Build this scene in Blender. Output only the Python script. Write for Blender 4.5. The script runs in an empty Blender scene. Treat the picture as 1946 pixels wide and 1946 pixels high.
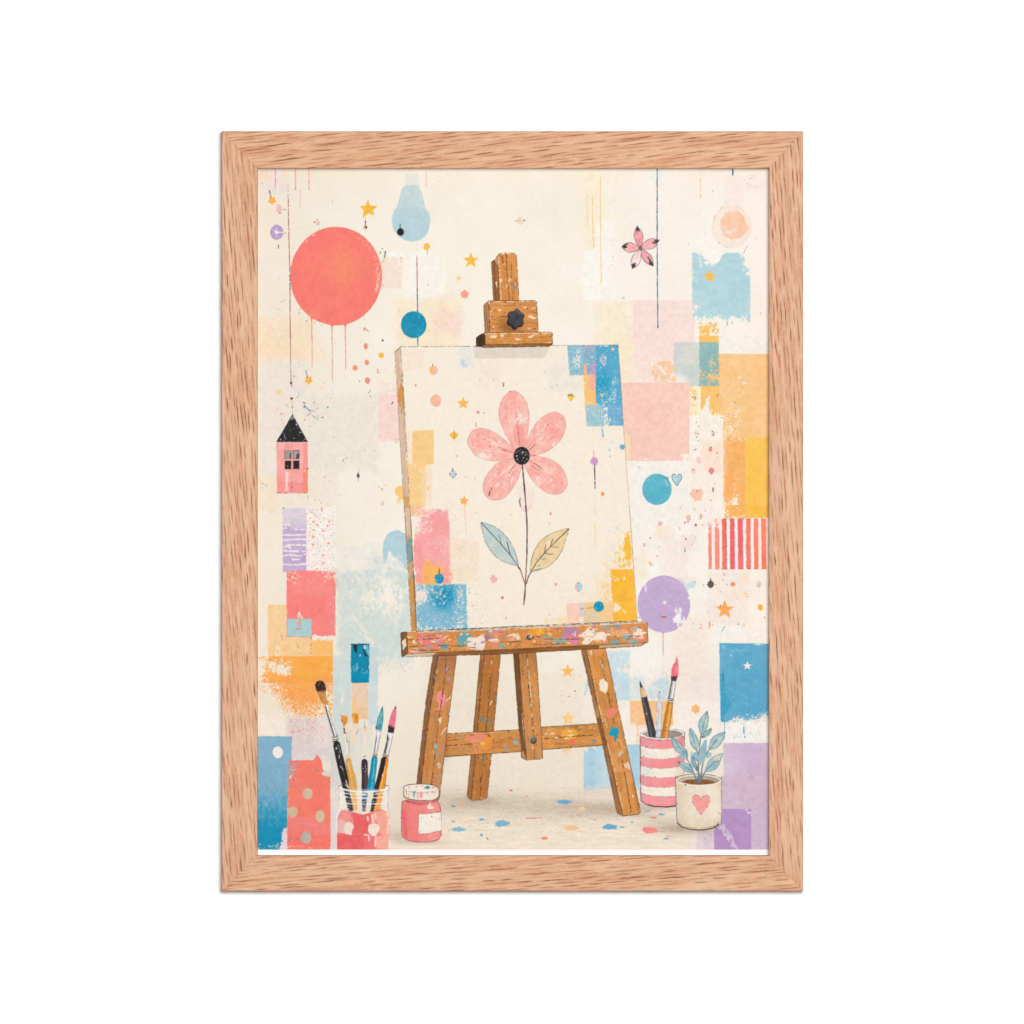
import bpy, math
import numpy as np

# ------------------------------------------------------------------ scale
MM = 0.001
PX = 0.0003136                    # one photograph pixel on the wall, metres
IMG = 1946.0
DEPTH = 0.0122                    # frame depth off the wall
def wx(x): return (x - IMG / 2) * PX
def wz(y): return (IMG / 2 - y) * PX

scene = bpy.context.scene
col = scene.collection

# ------------------------------------------------------------------ camera
CAM_D = 8.0
cam_data = bpy.data.cameras.new("camera")
cam = bpy.data.objects.new("camera", cam_data)
col.objects.link(cam)
cam.location = (0, -CAM_D, 0)
cam.rotation_euler = (math.pi / 2, 0, 0)
cam_data.sensor_width = 36
cam_data.lens = 36 * (CAM_D - DEPTH) / (IMG * PX)
cam_data.clip_start = 0.05
cam_data.clip_end = 50
scene.camera = cam

# ------------------------------------------------------------------ world and lamps (studio set-up)
world = bpy.data.worlds.new("World")
scene.world = world
world.use_nodes = True
bg = world.node_tree.nodes["Background"]
bg.inputs[0].default_value = (1, 1, 1, 1)
bg.inputs[1].default_value = 0.20

def area(name, loc, size, power):
    d = bpy.data.lights.new(name, 'AREA')
    d.shape = 'DISK'
    d.size = size
    d.energy = power
    o = bpy.data.objects.new(name, d)
    col.objects.link(o)
    o.location = loc
    v = -np.array(loc, float)
    o.rotation_euler = (math.atan2(math.hypot(v[0], v[1]), -v[2]), 0, math.atan2(-v[0], v[1]))
    return o
area("studio_lamp", (0.30, -3.5, 0.315), 1.05, 139.5)

scene.view_settings.view_transform = 'Standard'
scene.view_settings.look = 'None'
scene.view_settings.exposure = 0
scene.view_settings.gamma = 1
scene.view_settings.use_curve_mapping = False
LIGHT_K = 1.30                    # how brightly the lamps light the print: its pigments are divided by this

# ------------------------------------------------------------------ node helpers
def new_mat(name):
    m = bpy.data.materials.new(name)
    m.use_nodes = True
    nt = m.node_tree
    return m, nt, nt.nodes["Principled BSDF"]

def noise_node(nt, vec, scale, detail=2.0, rough=0.5, dist=0.0):
    n = nt.nodes.new("ShaderNodeTexNoise")
    n.inputs["Scale"].default_value = scale
    n.inputs["Detail"].default_value = detail
    n.inputs["Roughness"].default_value = rough
    n.inputs["Distortion"].default_value = dist
    nt.links.new(vec, n.inputs["Vector"])
    return n.outputs["Fac"]

def ramp(nt, fac, stops):
    r = nt.nodes.new("ShaderNodeValToRGB")
    els = r.color_ramp.elements
    while len(els) < len(stops):
        els.new(0.5)
    for e, (p, c) in zip(els, stops):
        e.position = p
        e.color = (c, c, c, 1) if not hasattr(c, '__len__') else (*c, 1)
    nt.links.new(fac, r.inputs[0])
    return r.outputs[0]

def mixc(nt, fac, a, b, mode='MIX'):
    m = nt.nodes.new("ShaderNodeMix")
    m.data_type = 'RGBA'
    m.blend_type = mode
    for sock, v in ((m.inputs[0], fac), (m.inputs[6], a), (m.inputs[7], b)):
        if isinstance(v, bpy.types.NodeSocket):
            nt.links.new(v, sock)
        elif hasattr(v, '__len__'):
            sock.default_value = (*v, 1)
        else:
            sock.default_value = v
    return m.outputs[2]

def mapping(nt, rot, scale, loc=(0, 0, 0)):
    tc = nt.nodes.new("ShaderNodeTexCoord")
    a = nt.nodes.new("ShaderNodeMapping")
    a.inputs["Rotation"].default_value = (0, 0, rot)
    nt.links.new(tc.outputs["Object"], a.inputs["Vector"])
    b = nt.nodes.new("ShaderNodeMapping")
    b.inputs["Scale"].default_value = scale
    b.inputs["Location"].default_value = loc
    nt.links.new(a.outputs[0], b.inputs["Vector"])
    return b.outputs[0]

def bump(nt, bsdf, height, strength, dist):
    b = nt.nodes.new("ShaderNodeBump")
    b.inputs["Strength"].default_value = strength
    b.inputs["Distance"].default_value = dist
    nt.links.new(height, b.inputs["Height"])
    nt.links.new(b.outputs[0], bsdf.inputs["Normal"])

def s2l(c):
    c = np.asarray(c, float) / 255.0
    return np.where(c <= 0.04045, c / 12.92, ((c + 0.055) / 1.055) ** 2.4)

# ------------------------------------------------------------------ materials
def wall_material():
    m, nt, b = new_mat("white_wall_paint")
    v = mapping(nt, 0, (1, 1, 1))
    n = noise_node(nt, v, 900, 3)
    c = ramp(nt, n, [(0.0, 0.86), (1.0, 0.90)])
    nt.links.new(c, b.inputs["Base Color"])
    b.inputs["Roughness"].default_value = 0.9
    b.inputs["Specular IOR Level"].default_value = 0.1
    return m

def board_material():
    m, nt, b = new_mat("white_board")
    v = mapping(nt, 0, (1, 1, 1))
    n = noise_node(nt, v, 1500, 2)
    c = ramp(nt, n, [(0.0, 0.80), (1.0, 0.84)])
    nt.links.new(c, b.inputs["Base Color"])
    b.inputs["Roughness"].default_value = 0.85
    b.inputs["Specular IOR Level"].default_value = 0.1
    return m

def oak_material():
    """oak: the grain is carried by the wood's own points, the fine fibre by noise along the length"""
    m, nt, b = new_mat("oak")
    at = nt.nodes.new("ShaderNodeAttribute")
    at.attribute_name = "grain"
    n = noise_node(nt, mapping(nt, 0, (260, 3600, 600)), 1.0, 3, 0.6)
    g = ramp(nt, n, [(0.25, 0.93), (0.75, 1.0)])
    c = mixc(nt, 1.0, at.outputs["Color"], g, 'MULTIPLY')
    nt.links.new(c, b.inputs["Base Color"])
    b.inputs["Roughness"].default_value = 0.6
    b.inputs["Specular IOR Level"].default_value = 0.2
    bump(nt, b, n, 0.12, 0.0002)
    return m

def art_material():
    """printed matte paper: the pigment of the print, broken by the tooth of the paper"""
    m, nt, b = new_mat("printed_paper")
    at = nt.nodes.new("ShaderNodeAttribute")
    at.attribute_name = "pigment"
    v = mapping(nt, 0, (1, 1, 1))
    n = noise_node(nt, v, 2600, 2, 0.6)
    g = ramp(nt, n, [(0.2, 0.965), (0.8, 1.0)])
    c = mixc(nt, 1.0, at.outputs["Color"], g, 'MULTIPLY')
    nt.links.new(c, b.inputs["Base Color"])
    b.inputs["Roughness"].default_value = 0.8
    b.inputs["Specular IOR Level"].default_value = 0.1
    bump(nt, b, n, 0.08, 0.0002)
    return m

def add_mesh(name, verts, faces, material, parent=None, smooth=False):
    me = bpy.data.meshes.new(name)
    me.from_pydata(verts, [], faces)
    me.update()
    me.materials.append(material)
    o = bpy.data.objects.new(name, me)
    col.objects.link(o)
    if parent:
        o.parent = parent
    if smooth:
        me.polygons.foreach_set("use_smooth", [True] * len(me.polygons))
    return o

# ------------------------------------------------------------------ wall
wall = add_mesh("wall", [(-6, 0, -6), (6, 0, -6), (6, 0, 6), (-6, 0, 6)], [(0, 1, 2, 3)], wall_material())
wall["kind"] = "structure"
wall["label"] = "plain white wall behind the oak picture frame"

# ------------------------------------------------------------------ frame
FX0, FX1, FY0, FY1 = 421.4, 1526.3, 249.4, 1693.4     # outer edges in the photograph
SX0, SX1, SY0, SY1 = 489.1, 1461.4, 319.9, 1625.8     # sight edges
WL, WR, WT, WB = (SX0 - FX0) * PX, (FX1 - SX1) * PX, (SY0 - FY0) * PX, (FY1 - SY1) * PX   # face widths
root = bpy.data.objects.new("framed_picture", None)
col.objects.link(root)
root.location = (wx((FX0 + FX1) / 2), 0, wz((FY0 + FY1) / 2))
root["label"] = "oak framed art print of a painter's easel hanging on a white wall"
root["category"] = "framed picture"

def arc(cx, cy, r, a0, a1, n=5):
    return [(cx + r * math.cos(math.radians(a0 + (a1 - a0) * i / n)),
             cy + r * math.sin(math.radians(a0 + (a1 - a0) * i / n))) for i in range(n + 1)]

LIP = 0.0110                                          # how far the print lies behind the front face
RAB = 0.0042                                          # depth of the rabbet across the member
OW, OH = (FX1 - FX0) * PX, (FY1 - FY0) * PX
GAP = 0.00004                                         # the hairline of the mitre joints
# local z must point to the viewer (-Y): rotate about X by +90 deg, then turn in the wall plane
def member_rot(a): return (math.pi / 2, a, 0)
# ------------------------------------------------------------------ the print: pigments laid down stroke by stroke
# Pigment is mixed on a fine grid of points that later becomes the vertices of the paper sheet.
AX0, AX1, AY0, AY1 = 483.0, 1467.0, 313.0, 1615.4     # the sheet, in photograph pixels
GR = 1.0                                             # grid points per photograph pixel
GW, GH = int((AX1 - AX0) * GR), int((AY1 - AY0) * GR)
SX, SY = (AX1 - AX0) / (GW - 1), (AY1 - AY0) / (GH - 1)
PAPER = np.empty((GH, GW, 3), np.float32)
TILE = {'TL': (489, 319), 'TM': (811, 319), 'TR': (1139, 319), 'ML': (489, 641), 'MM': (811, 641), 'MR': (1139, 641),
        'LL': (489, 963), 'LM': (811, 963), 'LR': (1139, 963), 'BL': (489, 1285), 'BM': (811, 1285), 'BR': (1139, 1285)}
_rt = np.random.RandomState(7)
TAB = _rt.rand(32, 256, 256).astype(np.float32)
_seed = [0]
def nseed():
    _seed[0] += 1
    return _seed[0]

def p(t, *v):
    x0, y0 = TILE[t]
    return [(x0 + v[i] / 6.0, y0 + v[i + 1] / 6.0) for i in range(0, len(v), 2)]

def vn(u, v, seed):
    tab = TAB[seed % 32]
    u = u + seed * 17.31
    v = v + seed * 9.77
    iu = np.floor(u); iv = np.floor(v)
    fu = (u - iu).astype(np.float32); fv = (v - iv).astype(np.float32)
    iu = iu.astype(np.int32) & 255; iv = iv.astype(np.int32) & 255
    ju = (iu + 1) & 255; jv = (iv + 1) & 255
    fu = fu * fu * (3 - 2 * fu); fv = fv * fv * (3 - 2 * fv)
    a = tab[iv, iu]; b = tab[iv, ju]; c = tab[jv, iu]; d = tab[jv, ju]
    return (a + (b - a) * fu) * (1 - fv) + (c + (d - c) * fu) * fv

def fbm(u, v, seed, n=3, rough=0.55):
    s = 0; a = 1.0; t = 0; k = 1.0
    for i in range(n):
        s = s + a * vn(u * k, v * k, seed + 5 * i)
        t += a; a *= rough; k *= 2.03
    return s / t

def uni(f, n=3):
    """spread value noise to an even 0..1"""
    sd = {1: 0.21, 2: 0.165, 3: 0.15, 4: 0.143}[n]
    return 1 / (1 + np.exp(-1.7 * (f - 0.5) / sd))

def sstep(a, b, x):
    t = np.clip((x - a) / (b - a), 0, 1)
    return t * t * (3 - 2 * t)

def window(x0, y0, x1, y1):
    i0 = max(0, int((x0 - AX0) / SX)); i1 = min(GW, int((x1 - AX0) / SX) + 2)
    j0 = max(0, int((y0 - AY0) / SY)); j1 = min(GH, int((y1 - AY0) / SY) + 2)
    if i1 <= i0 or j1 <= j0:
        return None
    X, Y = np.meshgrid(AX0 + np.arange(i0, i1) * SX, AY0 + np.arange(j0, j1) * SY)
    return (slice(j0, j1), slice(i0, i1)), X.astype(np.float32), Y.astype(np.float32)

def poly_sdf(X, Y, pts):
    d2 = np.full(X.shape, 1e9, np.float32)
    ins = np.zeros(X.shape, bool)
    n = len(pts)
    for i in range(n):
        ax, ay = pts[i]; bx, by = pts[(i + 1) % n]
        ex, ey = bx - ax, by - ay
        l2 = ex * ex + ey * ey
        if l2 < 1e-9:
            continue
        px, py = X - ax, Y - ay
        t = np.clip((px * ex + py * ey) / l2, 0, 1)
        d2 = np.minimum(d2, (px - t * ex) ** 2 + (py - t * ey) ** 2)
        if ay != by:
            ins ^= ((ay > Y) != (by > Y)) & (X < ex * (Y - ay) / (by - ay) + ax)
    d = np.sqrt(d2)
    return np.where(ins, d, -d)

def line_dist(X, Y, pts):
    d2 = np.full(X.shape, 1e9, np.float32)
    tt = np.zeros(X.shape, np.float32)
    n = len(pts) - 1
    for i in range(n):
        ax, ay = pts[i]; bx, by = pts[i + 1]
        ex, ey = bx - ax, by - ay
        l2 = max(ex * ex + ey * ey, 1e-9)
        px, py = X - ax, Y - ay
        t = np.clip((px * ex + py * ey) / l2, 0, 1)
        q = (px - t * ex) ** 2 + (py - t * ey) ** 2
        m = q < d2
        d2 = np.where(m, q, d2)
        tt = np.where(m, (i + t) / n, tt)
    return np.sqrt(d2), tt

def smooth(pts, n=6, closed=True):
    out = []
    N = len(pts)
    rng = range(N) if closed else range(N - 1)
    for i in rng:
        g = (lambda k: pts[k % N]) if closed else (lambda k: pts[min(max(k, 0), N - 1)])
        p0, p1, p2, p3 = [np.array(g(i + k), float) for k in (-1, 0, 1, 2)]
        for j in range(n):
            t = j / n
            out.append(tuple(0.5 * ((2 * p1) + (-p0 + p2) * t + (2 * p0 - 5 * p1 + 4 * p2 - p3) * t * t + (-p0 + 3 * p1 - 3 * p2 + p3) * t ** 3)))
    if not closed:
        out.append(tuple(pts[-1]))
    return out

def rgb(c): return np.array(c, np.float32) / 255.0

def lay(sl, c, a):
    """blend pigment c (rgb triple or array) over the sheet with coverage a"""
    P_ = PAPER[sl]
    PAPER[sl] = P_ + (c - P_) * a[..., None]

def fill(pts, c, a=1.0, wob=0.6, ws=5.0, soft=1.3, wear=0.0, wsc=(3.0, 3.0), edge=0.0, ew=4.0, c2=None, cs=35.0,
         wf=None, af=None, curl=False, tone=0.02, seed=None, mixf=None, hard=0.12):
    """one painted area. wear: share rubbed away; edge: extra wear near the outline; wf/af: wear and strength by place"""
    s = nseed() if seed is None else seed
    xs = [q[0] for q in pts]; ys = [q[1] for q in pts]
    g = 3 + wob * 2 + soft
    w = window(min(xs) - g, min(ys) - g, max(xs) + g, max(ys) + g)
    if w is None:
        return
    sl, X, Y = w
    Xw, Yw = X, Y
    if wob:
        Xw = X + (fbm(X / ws, Y / ws, s + 1, 2) - 0.5) * 3.2 * wob
        Yw = Y + (fbm(X / ws, Y / ws, s + 2, 2) - 0.5) * 3.2 * wob
    d = poly_sdf(Xw, Yw, pts)
    m = np.clip(d / soft + 0.5, 0, 1)
    if wear or edge or wf is not None:
        wl = np.full(X.shape, wear, np.float32)
        if edge:
            wl = wl + edge * np.exp(-np.clip(d, 0, 1e3) / ew)
        if wf is not None:
            wl = wl + wf(X, Y)
        n1 = fbm(X / wsc[0], Y / wsc[1], s + 3, 3, 0.7)
        if curl:
            q = fbm(X / 13, Y / 13, s + 9, 3, 0.55)
            n1 = 0.5 * n1 + 0.5 * (0.5 + 0.5 * np.sin(q * 40))
            u = sstep(0.1, 0.9, n1)
        else:
            n1 = 0.72 * n1 + 0.28 * fbm(X / 19, Y / 19, s + 4, 2)
            u = uni(n1, 4)
        lo = np.clip(wl, 0, 1) * (1 + 2 * hard) - 2 * hard
        m = m * np.clip((u - lo) / (2 * hard), 0, 1)
    k = rgb(c)
    if c2 is not None:
        q = mixf(X, Y) if mixf is not None else uni(fbm(X / cs, Y / cs, s + 6, 3), 3)
        q = np.clip(q, 0, 1)[..., None]
        k = k * (1 - q) + rgb(c2) * q
    else:
        k = np.broadcast_to(k, X.shape + (3,))
    if tone:
        k = k * (1 + tone * 2 * (fbm(X / 7, Y / 7, s + 8, 3) - 0.5) * 2)[..., None]
    if af is not None:
        m = m * np.clip(af(X, Y), 0, 1)
    lay(sl, k, m * a)

def rect(t, x0, y0, x1, y1, c, **kw):
    fill(p(t, x0, y0, x1, y0, x1, y1, x0, y1), c, **kw)

def wash(t, x0, y0, x1, y1, c, a=0.6, feather=14, **kw):
    """a soft patch of thin colour"""
    P0, P1 = p(t, x0, y0, x1, y1)
    def af(X, Y):
        dx = np.minimum(X - P0[0], P1[0] - X); dy = np.minimum(Y - P0[1], P1[1] - Y)
        n = (fbm(X / 9, Y / 16, 3, 4, 0.7) - 0.5) * feather * 1.8
        return sstep(0, feather, np.minimum(dx, dy) + n + feather * 0.4)
    kw.setdefault('wob', 0)
    g = feather / 2 * 6
    fill(p(t, x0 - g, y0 - g, x1 + g, y0 - g, x1 + g, y1 + g, x0 - g, y1 + g), c, a=a, af=af, soft=2, **kw)

def ell(t, cx, cy, rx, ry, c, n=44, rot=0.0, rag=0.0, **kw):
    (x, y), = p(t, cx, cy)
    if n == 9:                                        # a speck
        rx *= 0.86; ry *= 0.86
        kw['a'] = kw.get('a', 1.0) * 0.82
    rx /= 6.0; ry /= 6.0
    r_ = np.random.RandomState(nseed())
    ph = r_.rand(4) * 6.28
    pts = []
    for i in range(n):
        a = 2 * math.pi * i / n
        k = 1 + rag * (0.5 * math.sin(3 * a + ph[0]) + 0.5 * math.sin(5 * a + ph[1]) + 0.4 * math.sin(8 * a + ph[2]))
        u, v = rx * k * math.cos(a), ry * k * math.sin(a)
        pts.append((x + u * math.cos(rot) - v * math.sin(rot), y + u * math.sin(rot) + v * math.cos(rot)))
    fill(pts, c, **kw)

def star(t, cx, cy, r, c, n=5, inner=0.43, rot=0.0, **kw):
    (x, y), = p(t, cx, cy)
    r /= 6.0
    pts = []
    for i in range(2 * n):
        a = -math.pi / 2 + rot + math.pi * i / n
        q = r if i % 2 == 0 else r * inner
        pts.append((x + q * math.cos(a), y + q * math.sin(a)))
    kw.setdefault('wob', 0.25)
    fill(pts, c, **kw)

def blot(t, cx, cy, r, c, n=5, rag=0.2, ay=1.0, **kw):
    """a paint spot with little points"""
    (x, y), = p(t, cx, cy)
    r /= 6.0
    r_ = np.random.RandomState(nseed() + 100)
    pts = []
    for i in range(2 * n):
        a = math.pi * i / n + r_.rand() * 0.3
        q = r * (1 + rag * r_.rand() * 1.4 if i % 2 == 0 else 1 - rag * 0.7)
        pts.append((x + q * math.cos(a), y + q * ay * math.sin(a)))
    kw.setdefault('wob', 0.3)
    fill(smooth(pts, 4), c, **kw)

def line(t, v, w, c, a=1.0, gap=0.0, gs=4.0, taper=0.0, wob=0.25, curve=False, pts=None, var=0.35):
    """a pen or brush line; gap: share of it where the ink skips; w in photograph pixels"""
    s = nseed()
    pts = p(t, *v) if pts is None else pts
    if curve:
        pts = smooth(pts, 6, False)
    xs = [q[0] for q in pts]; ys = [q[1] for q in pts]
    g = w + 3
    wd = window(min(xs) - g, min(ys) - g, max(xs) + g, max(ys) + g)
    if wd is None:
        return
    sl, X, Y = wd
    Xw = X + (fbm(X / 6, Y / 6, s, 2) - 0.5) * 3 * wob
    Yw = Y + (fbm(X / 6, Y / 6, s + 1, 2) - 0.5) * 3 * wob
    d, tt = line_dist(Xw, Yw, pts)
    hw = w / 2 * (1 + var * 2 * (vn(X / 7, Y / 7, s + 2) - 0.5))
    if taper:
        hw = hw * (1 - taper * np.abs(2 * tt - 1) ** 2)
    m = np.clip((hw - d) / 1.1 + 0.5, 0, 1) * np.clip(w / 1.0, 0.3, 1)
    if gap:
        m = m * sstep(gap - 0.15, gap + 0.15, uni(fbm(X / gs, Y / gs, s + 3, 2), 2))
    lay(sl, rgb(c), m * a)

def outline(pts, w, c, a=1.0, gap=0.15, **kw):
    line(None, None, w * 0.9, c, a=a * 0.85, gap=gap, pts=list(pts) + [pts[0]], **kw)

def spatter(t, x0, y0, x1, y1, n, cols, r0=1.0, r1=5.0, a=0.8, ay=1.0, stretch=0.5, seed=None, bias=2.2, shape=None):
    r_ = np.random.RandomState(nseed() * 13 + 1 if seed is None else seed)
    for i in range(n):
        if shape is None:
            x, y = x0 + r_.rand() * (x1 - x0), y0 + r_.rand() * (y1 - y0)
        else:
            x, y = r_.normal((x0 + x1) / 2, abs(x1 - x0) / 4), r_.normal((y0 + y1) / 2, abs(y1 - y0) / 4)
        r = r0 + (r1 - r0) * r_.rand() ** bias
        c = cols[r_.randint(len(cols))]
        k = math.exp((r_.rand() - 0.5) * 2 * stretch)
        ell(t, x, y, max(r * k, 2.2), max(r / k * ay, 2.2), c, n=9, rot=r_.rand() * 3.1 if ay == 1.0 else 0.0, rag=0.25, wob=0,
            a=a * (0.45 + 0.55 * r_.rand()), tone=0, soft=1.2)

def plank(pts, c_light, c_dark, axis, a=1.0, seed=None, streak=0.5, c3=None, cracks=0.0):
    """a painted board: grain along the direction axis (two points)"""
    s = nseed() if seed is None else seed
    xs = [q[0] for q in pts]; ys = [q[1] for q in pts]
    sl, X, Y = window(min(xs) - 4, min(ys) - 4, max(xs) + 4, max(ys) + 4)
    (ax, ay), (bx, by) = axis
    L = math.hypot(bx - ax, by - ay)
    ux, uy = (bx - ax) / L, (by - ay) / L
    U = (X - ax) * ux + (Y - ay) * uy
    V = -(X - ax) * uy + (Y - ay) * ux
    Xw = X + (fbm(X / 5, Y / 5, s + 1, 2) - 0.5) * 1.6
    Yw = Y + (fbm(X / 5, Y / 5, s + 2, 2) - 0.5) * 1.6
    d = poly_sdf(Xw, Yw, pts)
    m = np.clip(d / 1.2 + 0.5, 0, 1)
    g = uni(fbm(U / 40, V / 2.6, s + 3, 3), 3)
    h = uni(fbm(U / 60, V / 14, s + 5, 2), 2)
    q = np.clip(streak * (0.6 * g + 0.4 * h) * 1.4, 0, 1)[..., None]
    k = rgb(c_light) * (1 - q) + rgb(c_dark) * q
    if c3 is not None:
        e = sstep(0.55, 0.95, uni(fbm(X / 18, Y / 18, s + 7, 3), 3))[..., None] * 0.7
        k = k * (1 - e) + rgb(c3) * e
    if cracks:
        f = fbm(U / 30, V / 3.0, s + 11, 2)
        cr = sstep(0.028, 0.0, np.abs(f - 0.5)) * sstep(1 - cracks - 0.1, 1 - cracks + 0.1, uni(fbm(U / 26, V / 6, s + 12, 2), 2))
        k = k * (1 - 0.42 * cr[..., None])
    lay(sl, k, m * a)

INK = (92, 68, 50)
# ---------------------------------------------------------------- ground of the painting
def ground():
    sl, X, Y = window(AX0 - 5, AY0 - 5, AX1 + 5, AY1 + 5)
    k = np.empty(X.shape + (3,), np.float32)
    base_l, base_m, base_r = rgb((244, 234, 217)), rgb((249, 240, 224)), rgb((250, 242, 230))
    a = sstep(489, 800, X)[..., None]; b = sstep(980, 1300, X)[..., None]
    k[:] = base_l * (1 - a) + base_m * a
    k = k * (1 - b) + base_r * b
    low = sstep(1050, 1600, Y)[..., None]
    k = k * (1 - 0.75 * low) + rgb((237, 223, 202)) * 0.75 * low
    q = (fbm(X / 60, Y / 60, 3, 3) - 0.5)[..., None]
    k = k + q * np.array([0.02, 0.03, 0.05], np.float32)
    q = (fbm(X / 2.5, Y / 30, 8, 3) - 0.5)[..., None]
    k = k + q * 0.009
    PAPER[sl] = k
ground()
CREAM, WHITE = (247, 237, 221), (249, 245, 238)
# ---- upper left quarter
wash('TL', -20, 0, 135, 150, (249, 221, 192), 0.75, 6)
wash('TL', 120, 0, 330, 330, (236, 226, 220), 0.5, 18)
wash('TL', 290, 0, 330, 150, (250, 226, 196), 0.8, 4)
wash('TL', -20, 150, 340, 340, (236, 228, 222), 0.5, 22)
wash('TL', 1480, 940, 1990, 1014, (250, 245, 238), 0.9, 4)
wash('TL', 1650, 1000, 2150, 1490, (250, 245, 238), 0.8, 12)
rect('TL', 1400, 1012, 1655, 1370, (248, 221, 205), a=0.8, wear=0.12, edge=0.3, c2=(249, 230, 212))
line('TL', [1605, 1020, 1612, 1110], 3, WHITE, 0.8)
wash('TL', 1560, 1490, 2300, 2150, (250, 231, 200), 0.75, 18)
wash('TM', 0, 1440, 300, 2150, (250, 232, 203), 0.6, 26)
wash('TM', 60, 1620, 420, 1900, (250, 216, 204), 0.6, 14)
wash('TL', -20, 1700, 620, 2190, (249, 225, 196), 0.8, 22)
wash('ML', 20, 20, 560, 270, (250, 222, 190), 0.55, 12)
wash('ML', 545, 0, 760, 275, (250, 227, 198), 0.6, 12, wear=0.35, wsc=(2, 9))
wash('ML', 0, 270, 560, 1575, (236, 228, 217), 0.65, 14)
wash('ML', 560, 650, 1400, 1540, (236, 228, 212), 0.75, 22)
wash('ML', 0, 1565, 215, 2000, (243, 227, 200), 0.7, 8)
wash('ML', 230, 1540, 900, 1935, (242, 230, 212), 0.6, 16)
rect('ML', 1372, 470, 1640, 665, (250, 220, 206), a=0.65, wear=0.25, edge=0.3, wsc=(4, 4))
rect('ML', 1378, 655, 1640, 1190, (248, 208, 199), a=0.9, wear=0.10, edge=0.35, wsc=(4, 3), c2=(249, 217, 206))
# ---- top right
wash('TM', 1770, -10, 1990, 940, (251, 237, 209), 0.6, 8)
wash('TM', 1775, 940, 2010, 1510, (251, 248, 241), 0.85, 8)
wash('TR', -60, 600, 190, 1430, (251, 247, 239), 0.7, 14)
wash('TR', 540, 0, 760, 165, (242, 246, 233), 0.8, 6)
wash('TR', 0, 20, 350, 600, (250, 240, 221), 0.5, 14)
wash('TR', 1160, 500, 1400, 1000, (251, 246, 238), 0.6, 22)
wash('TR', -60, 1512, 390, 2200, (251, 234, 208), 0.85, 5)
wash('TR', 300, 1560, 400, 1680, (251, 244, 233), 0.6, 6)
rect('TR', 385, 1505, 1090, 2210, (251, 221, 214), a=0.92, wear=0.06, edge=0.3, ew=5, c2=(250, 226, 216), wsc=(4, 6))
rect('TR', 385, 1505, 470, 1960, (249, 212, 200), a=0.35, wear=0.45, wsc=(3, 9))
wash('MR', 215, -10, 392, 515, (251, 232, 204), 0.85, 3)
rect('MR', 395, 262, 860, 520, (250, 225, 210), a=0.9, wear=0.2, edge=0.3)
rect('MR', 590, 262, 870, 516, (250, 202, 152), a=0.85, wear=0.30, edge=0.25, wsc=(6, 5), wf=lambda X, Y: 0.5 * sstep(1265, 1239, X))
fill(smooth(p('MR', 640, 290, 700, 270, 690, 330, 740, 350, 750, 400, 720, 440, 690, 420, 640, 500, 610, 420, 595, 360)), (249, 192, 150), a=0.7, wear=0.25)
fill(smooth(p('MR', 670, 330, 700, 325, 750, 390, 740, 420, 700, 380)), (252, 238, 225), a=0.9)
spatter('MR', 480, 280, 600, 510, 40, [(247, 185, 150), (248, 200, 160)], 2, 7, 0.7)
# blue square with a yellow star
rect('TR', 1060, 962, 1725, 1758, (180, 214, 223), wob=0.8, wear=0.02, edge=0.28, ew=5, c2=(190, 219, 222), wsc=(4, 4),
     wf=lambda X, Y: 0.75 * np.exp(-(((X - 1351) / 15) ** 2 + ((Y - 484) / 17) ** 2)) * 1.3 + 0.62 * np.exp(-(((X - 1420) / 12) ** 2 + ((Y - 496) / 22) ** 2)) + 0.55 * np.exp(-((Y - 608) / 8) ** 2) * (X < 1420)
     + 0.4 * sstep(1405, 1425, X) * sstep(540, 485, Y) + 0.35 * np.exp(-(((X - 1325) / 10) ** 2 + ((Y - 585) / 14) ** 2)))
fill(smooth(p('TR', 1228, 960, 1250, 1040, 1300, 1085, 1360, 1080, 1400, 1000, 1440, 965, 1440, 930, 1228, 930)), (251, 246, 238), wob=1.5)
line('TR', [1150, 1030, 1165, 1120], 4, (232, 236, 232), 0.7)
spatter('TR', 1740, 1300, 1860, 1680, 26, [(140, 180, 190), (170, 200, 205)], 2, 9, 0.7, stretch=1.0)
star('TR', 1263, 1236, 82, (251, 194, 84), rot=-0.03)
rect('TR', 1135, 1758, 1362, 2010, (250, 196, 108), wear=0.33, edge=0.2, wsc=(5, 6))
rect('MR', 1140, -20, 1362, 60, (250, 196, 108), wear=0.1, edge=0.2)
line('TR', [1462, 1750, 1460, 1795], 2, (140, 180, 190), 0.8)
line('TR', [1520, 1745, 1516, 1775], 1.5, (140, 180, 190), 0.8)
spatter('TR', 1650, 1660, 1900, 2120, 60, [(236, 170, 110), (240, 190, 130), (190, 150, 130)], 1.5, 6, 0.7)
# orange field at the right
rect('MR', 1365, 185, 1960, 1150, (250, 199, 134), wob=0.5, wear=0.03, edge=0.06, c2=(250, 205, 148), wsc=(2.4, 2), hard=0.2,
     wf=lambda X, Y: 0.40 * np.exp(-(((X - 1388) / 22) ** 2 + ((Y - 785) / 36) ** 2)) + 0.3 * np.exp(-(((X - 1384) / 16) ** 2 + ((Y - 822) / 14) ** 2)))
rect('MR', 1155, 540, 1372, 892, (251, 192, 97), wob=0.5, wear=0.04, edge=0.12, wsc=(3, 7), c2=(250, 200, 120),
     wf=lambda X, Y: 0.5 * np.exp(-(((X - 1345) / 6) ** 2)) * sstep(745, 765, Y) + 0.5 * sstep(772, 790, Y))
rect('MR', 1033, 545, 1157, 890, (253, 238, 205), a=0.9, edge=0.15)
rect('MR', 1033, 550, 1110, 885, (250, 205, 120), a=0.8, wear=0.55, wsc=(5, 8))
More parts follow.
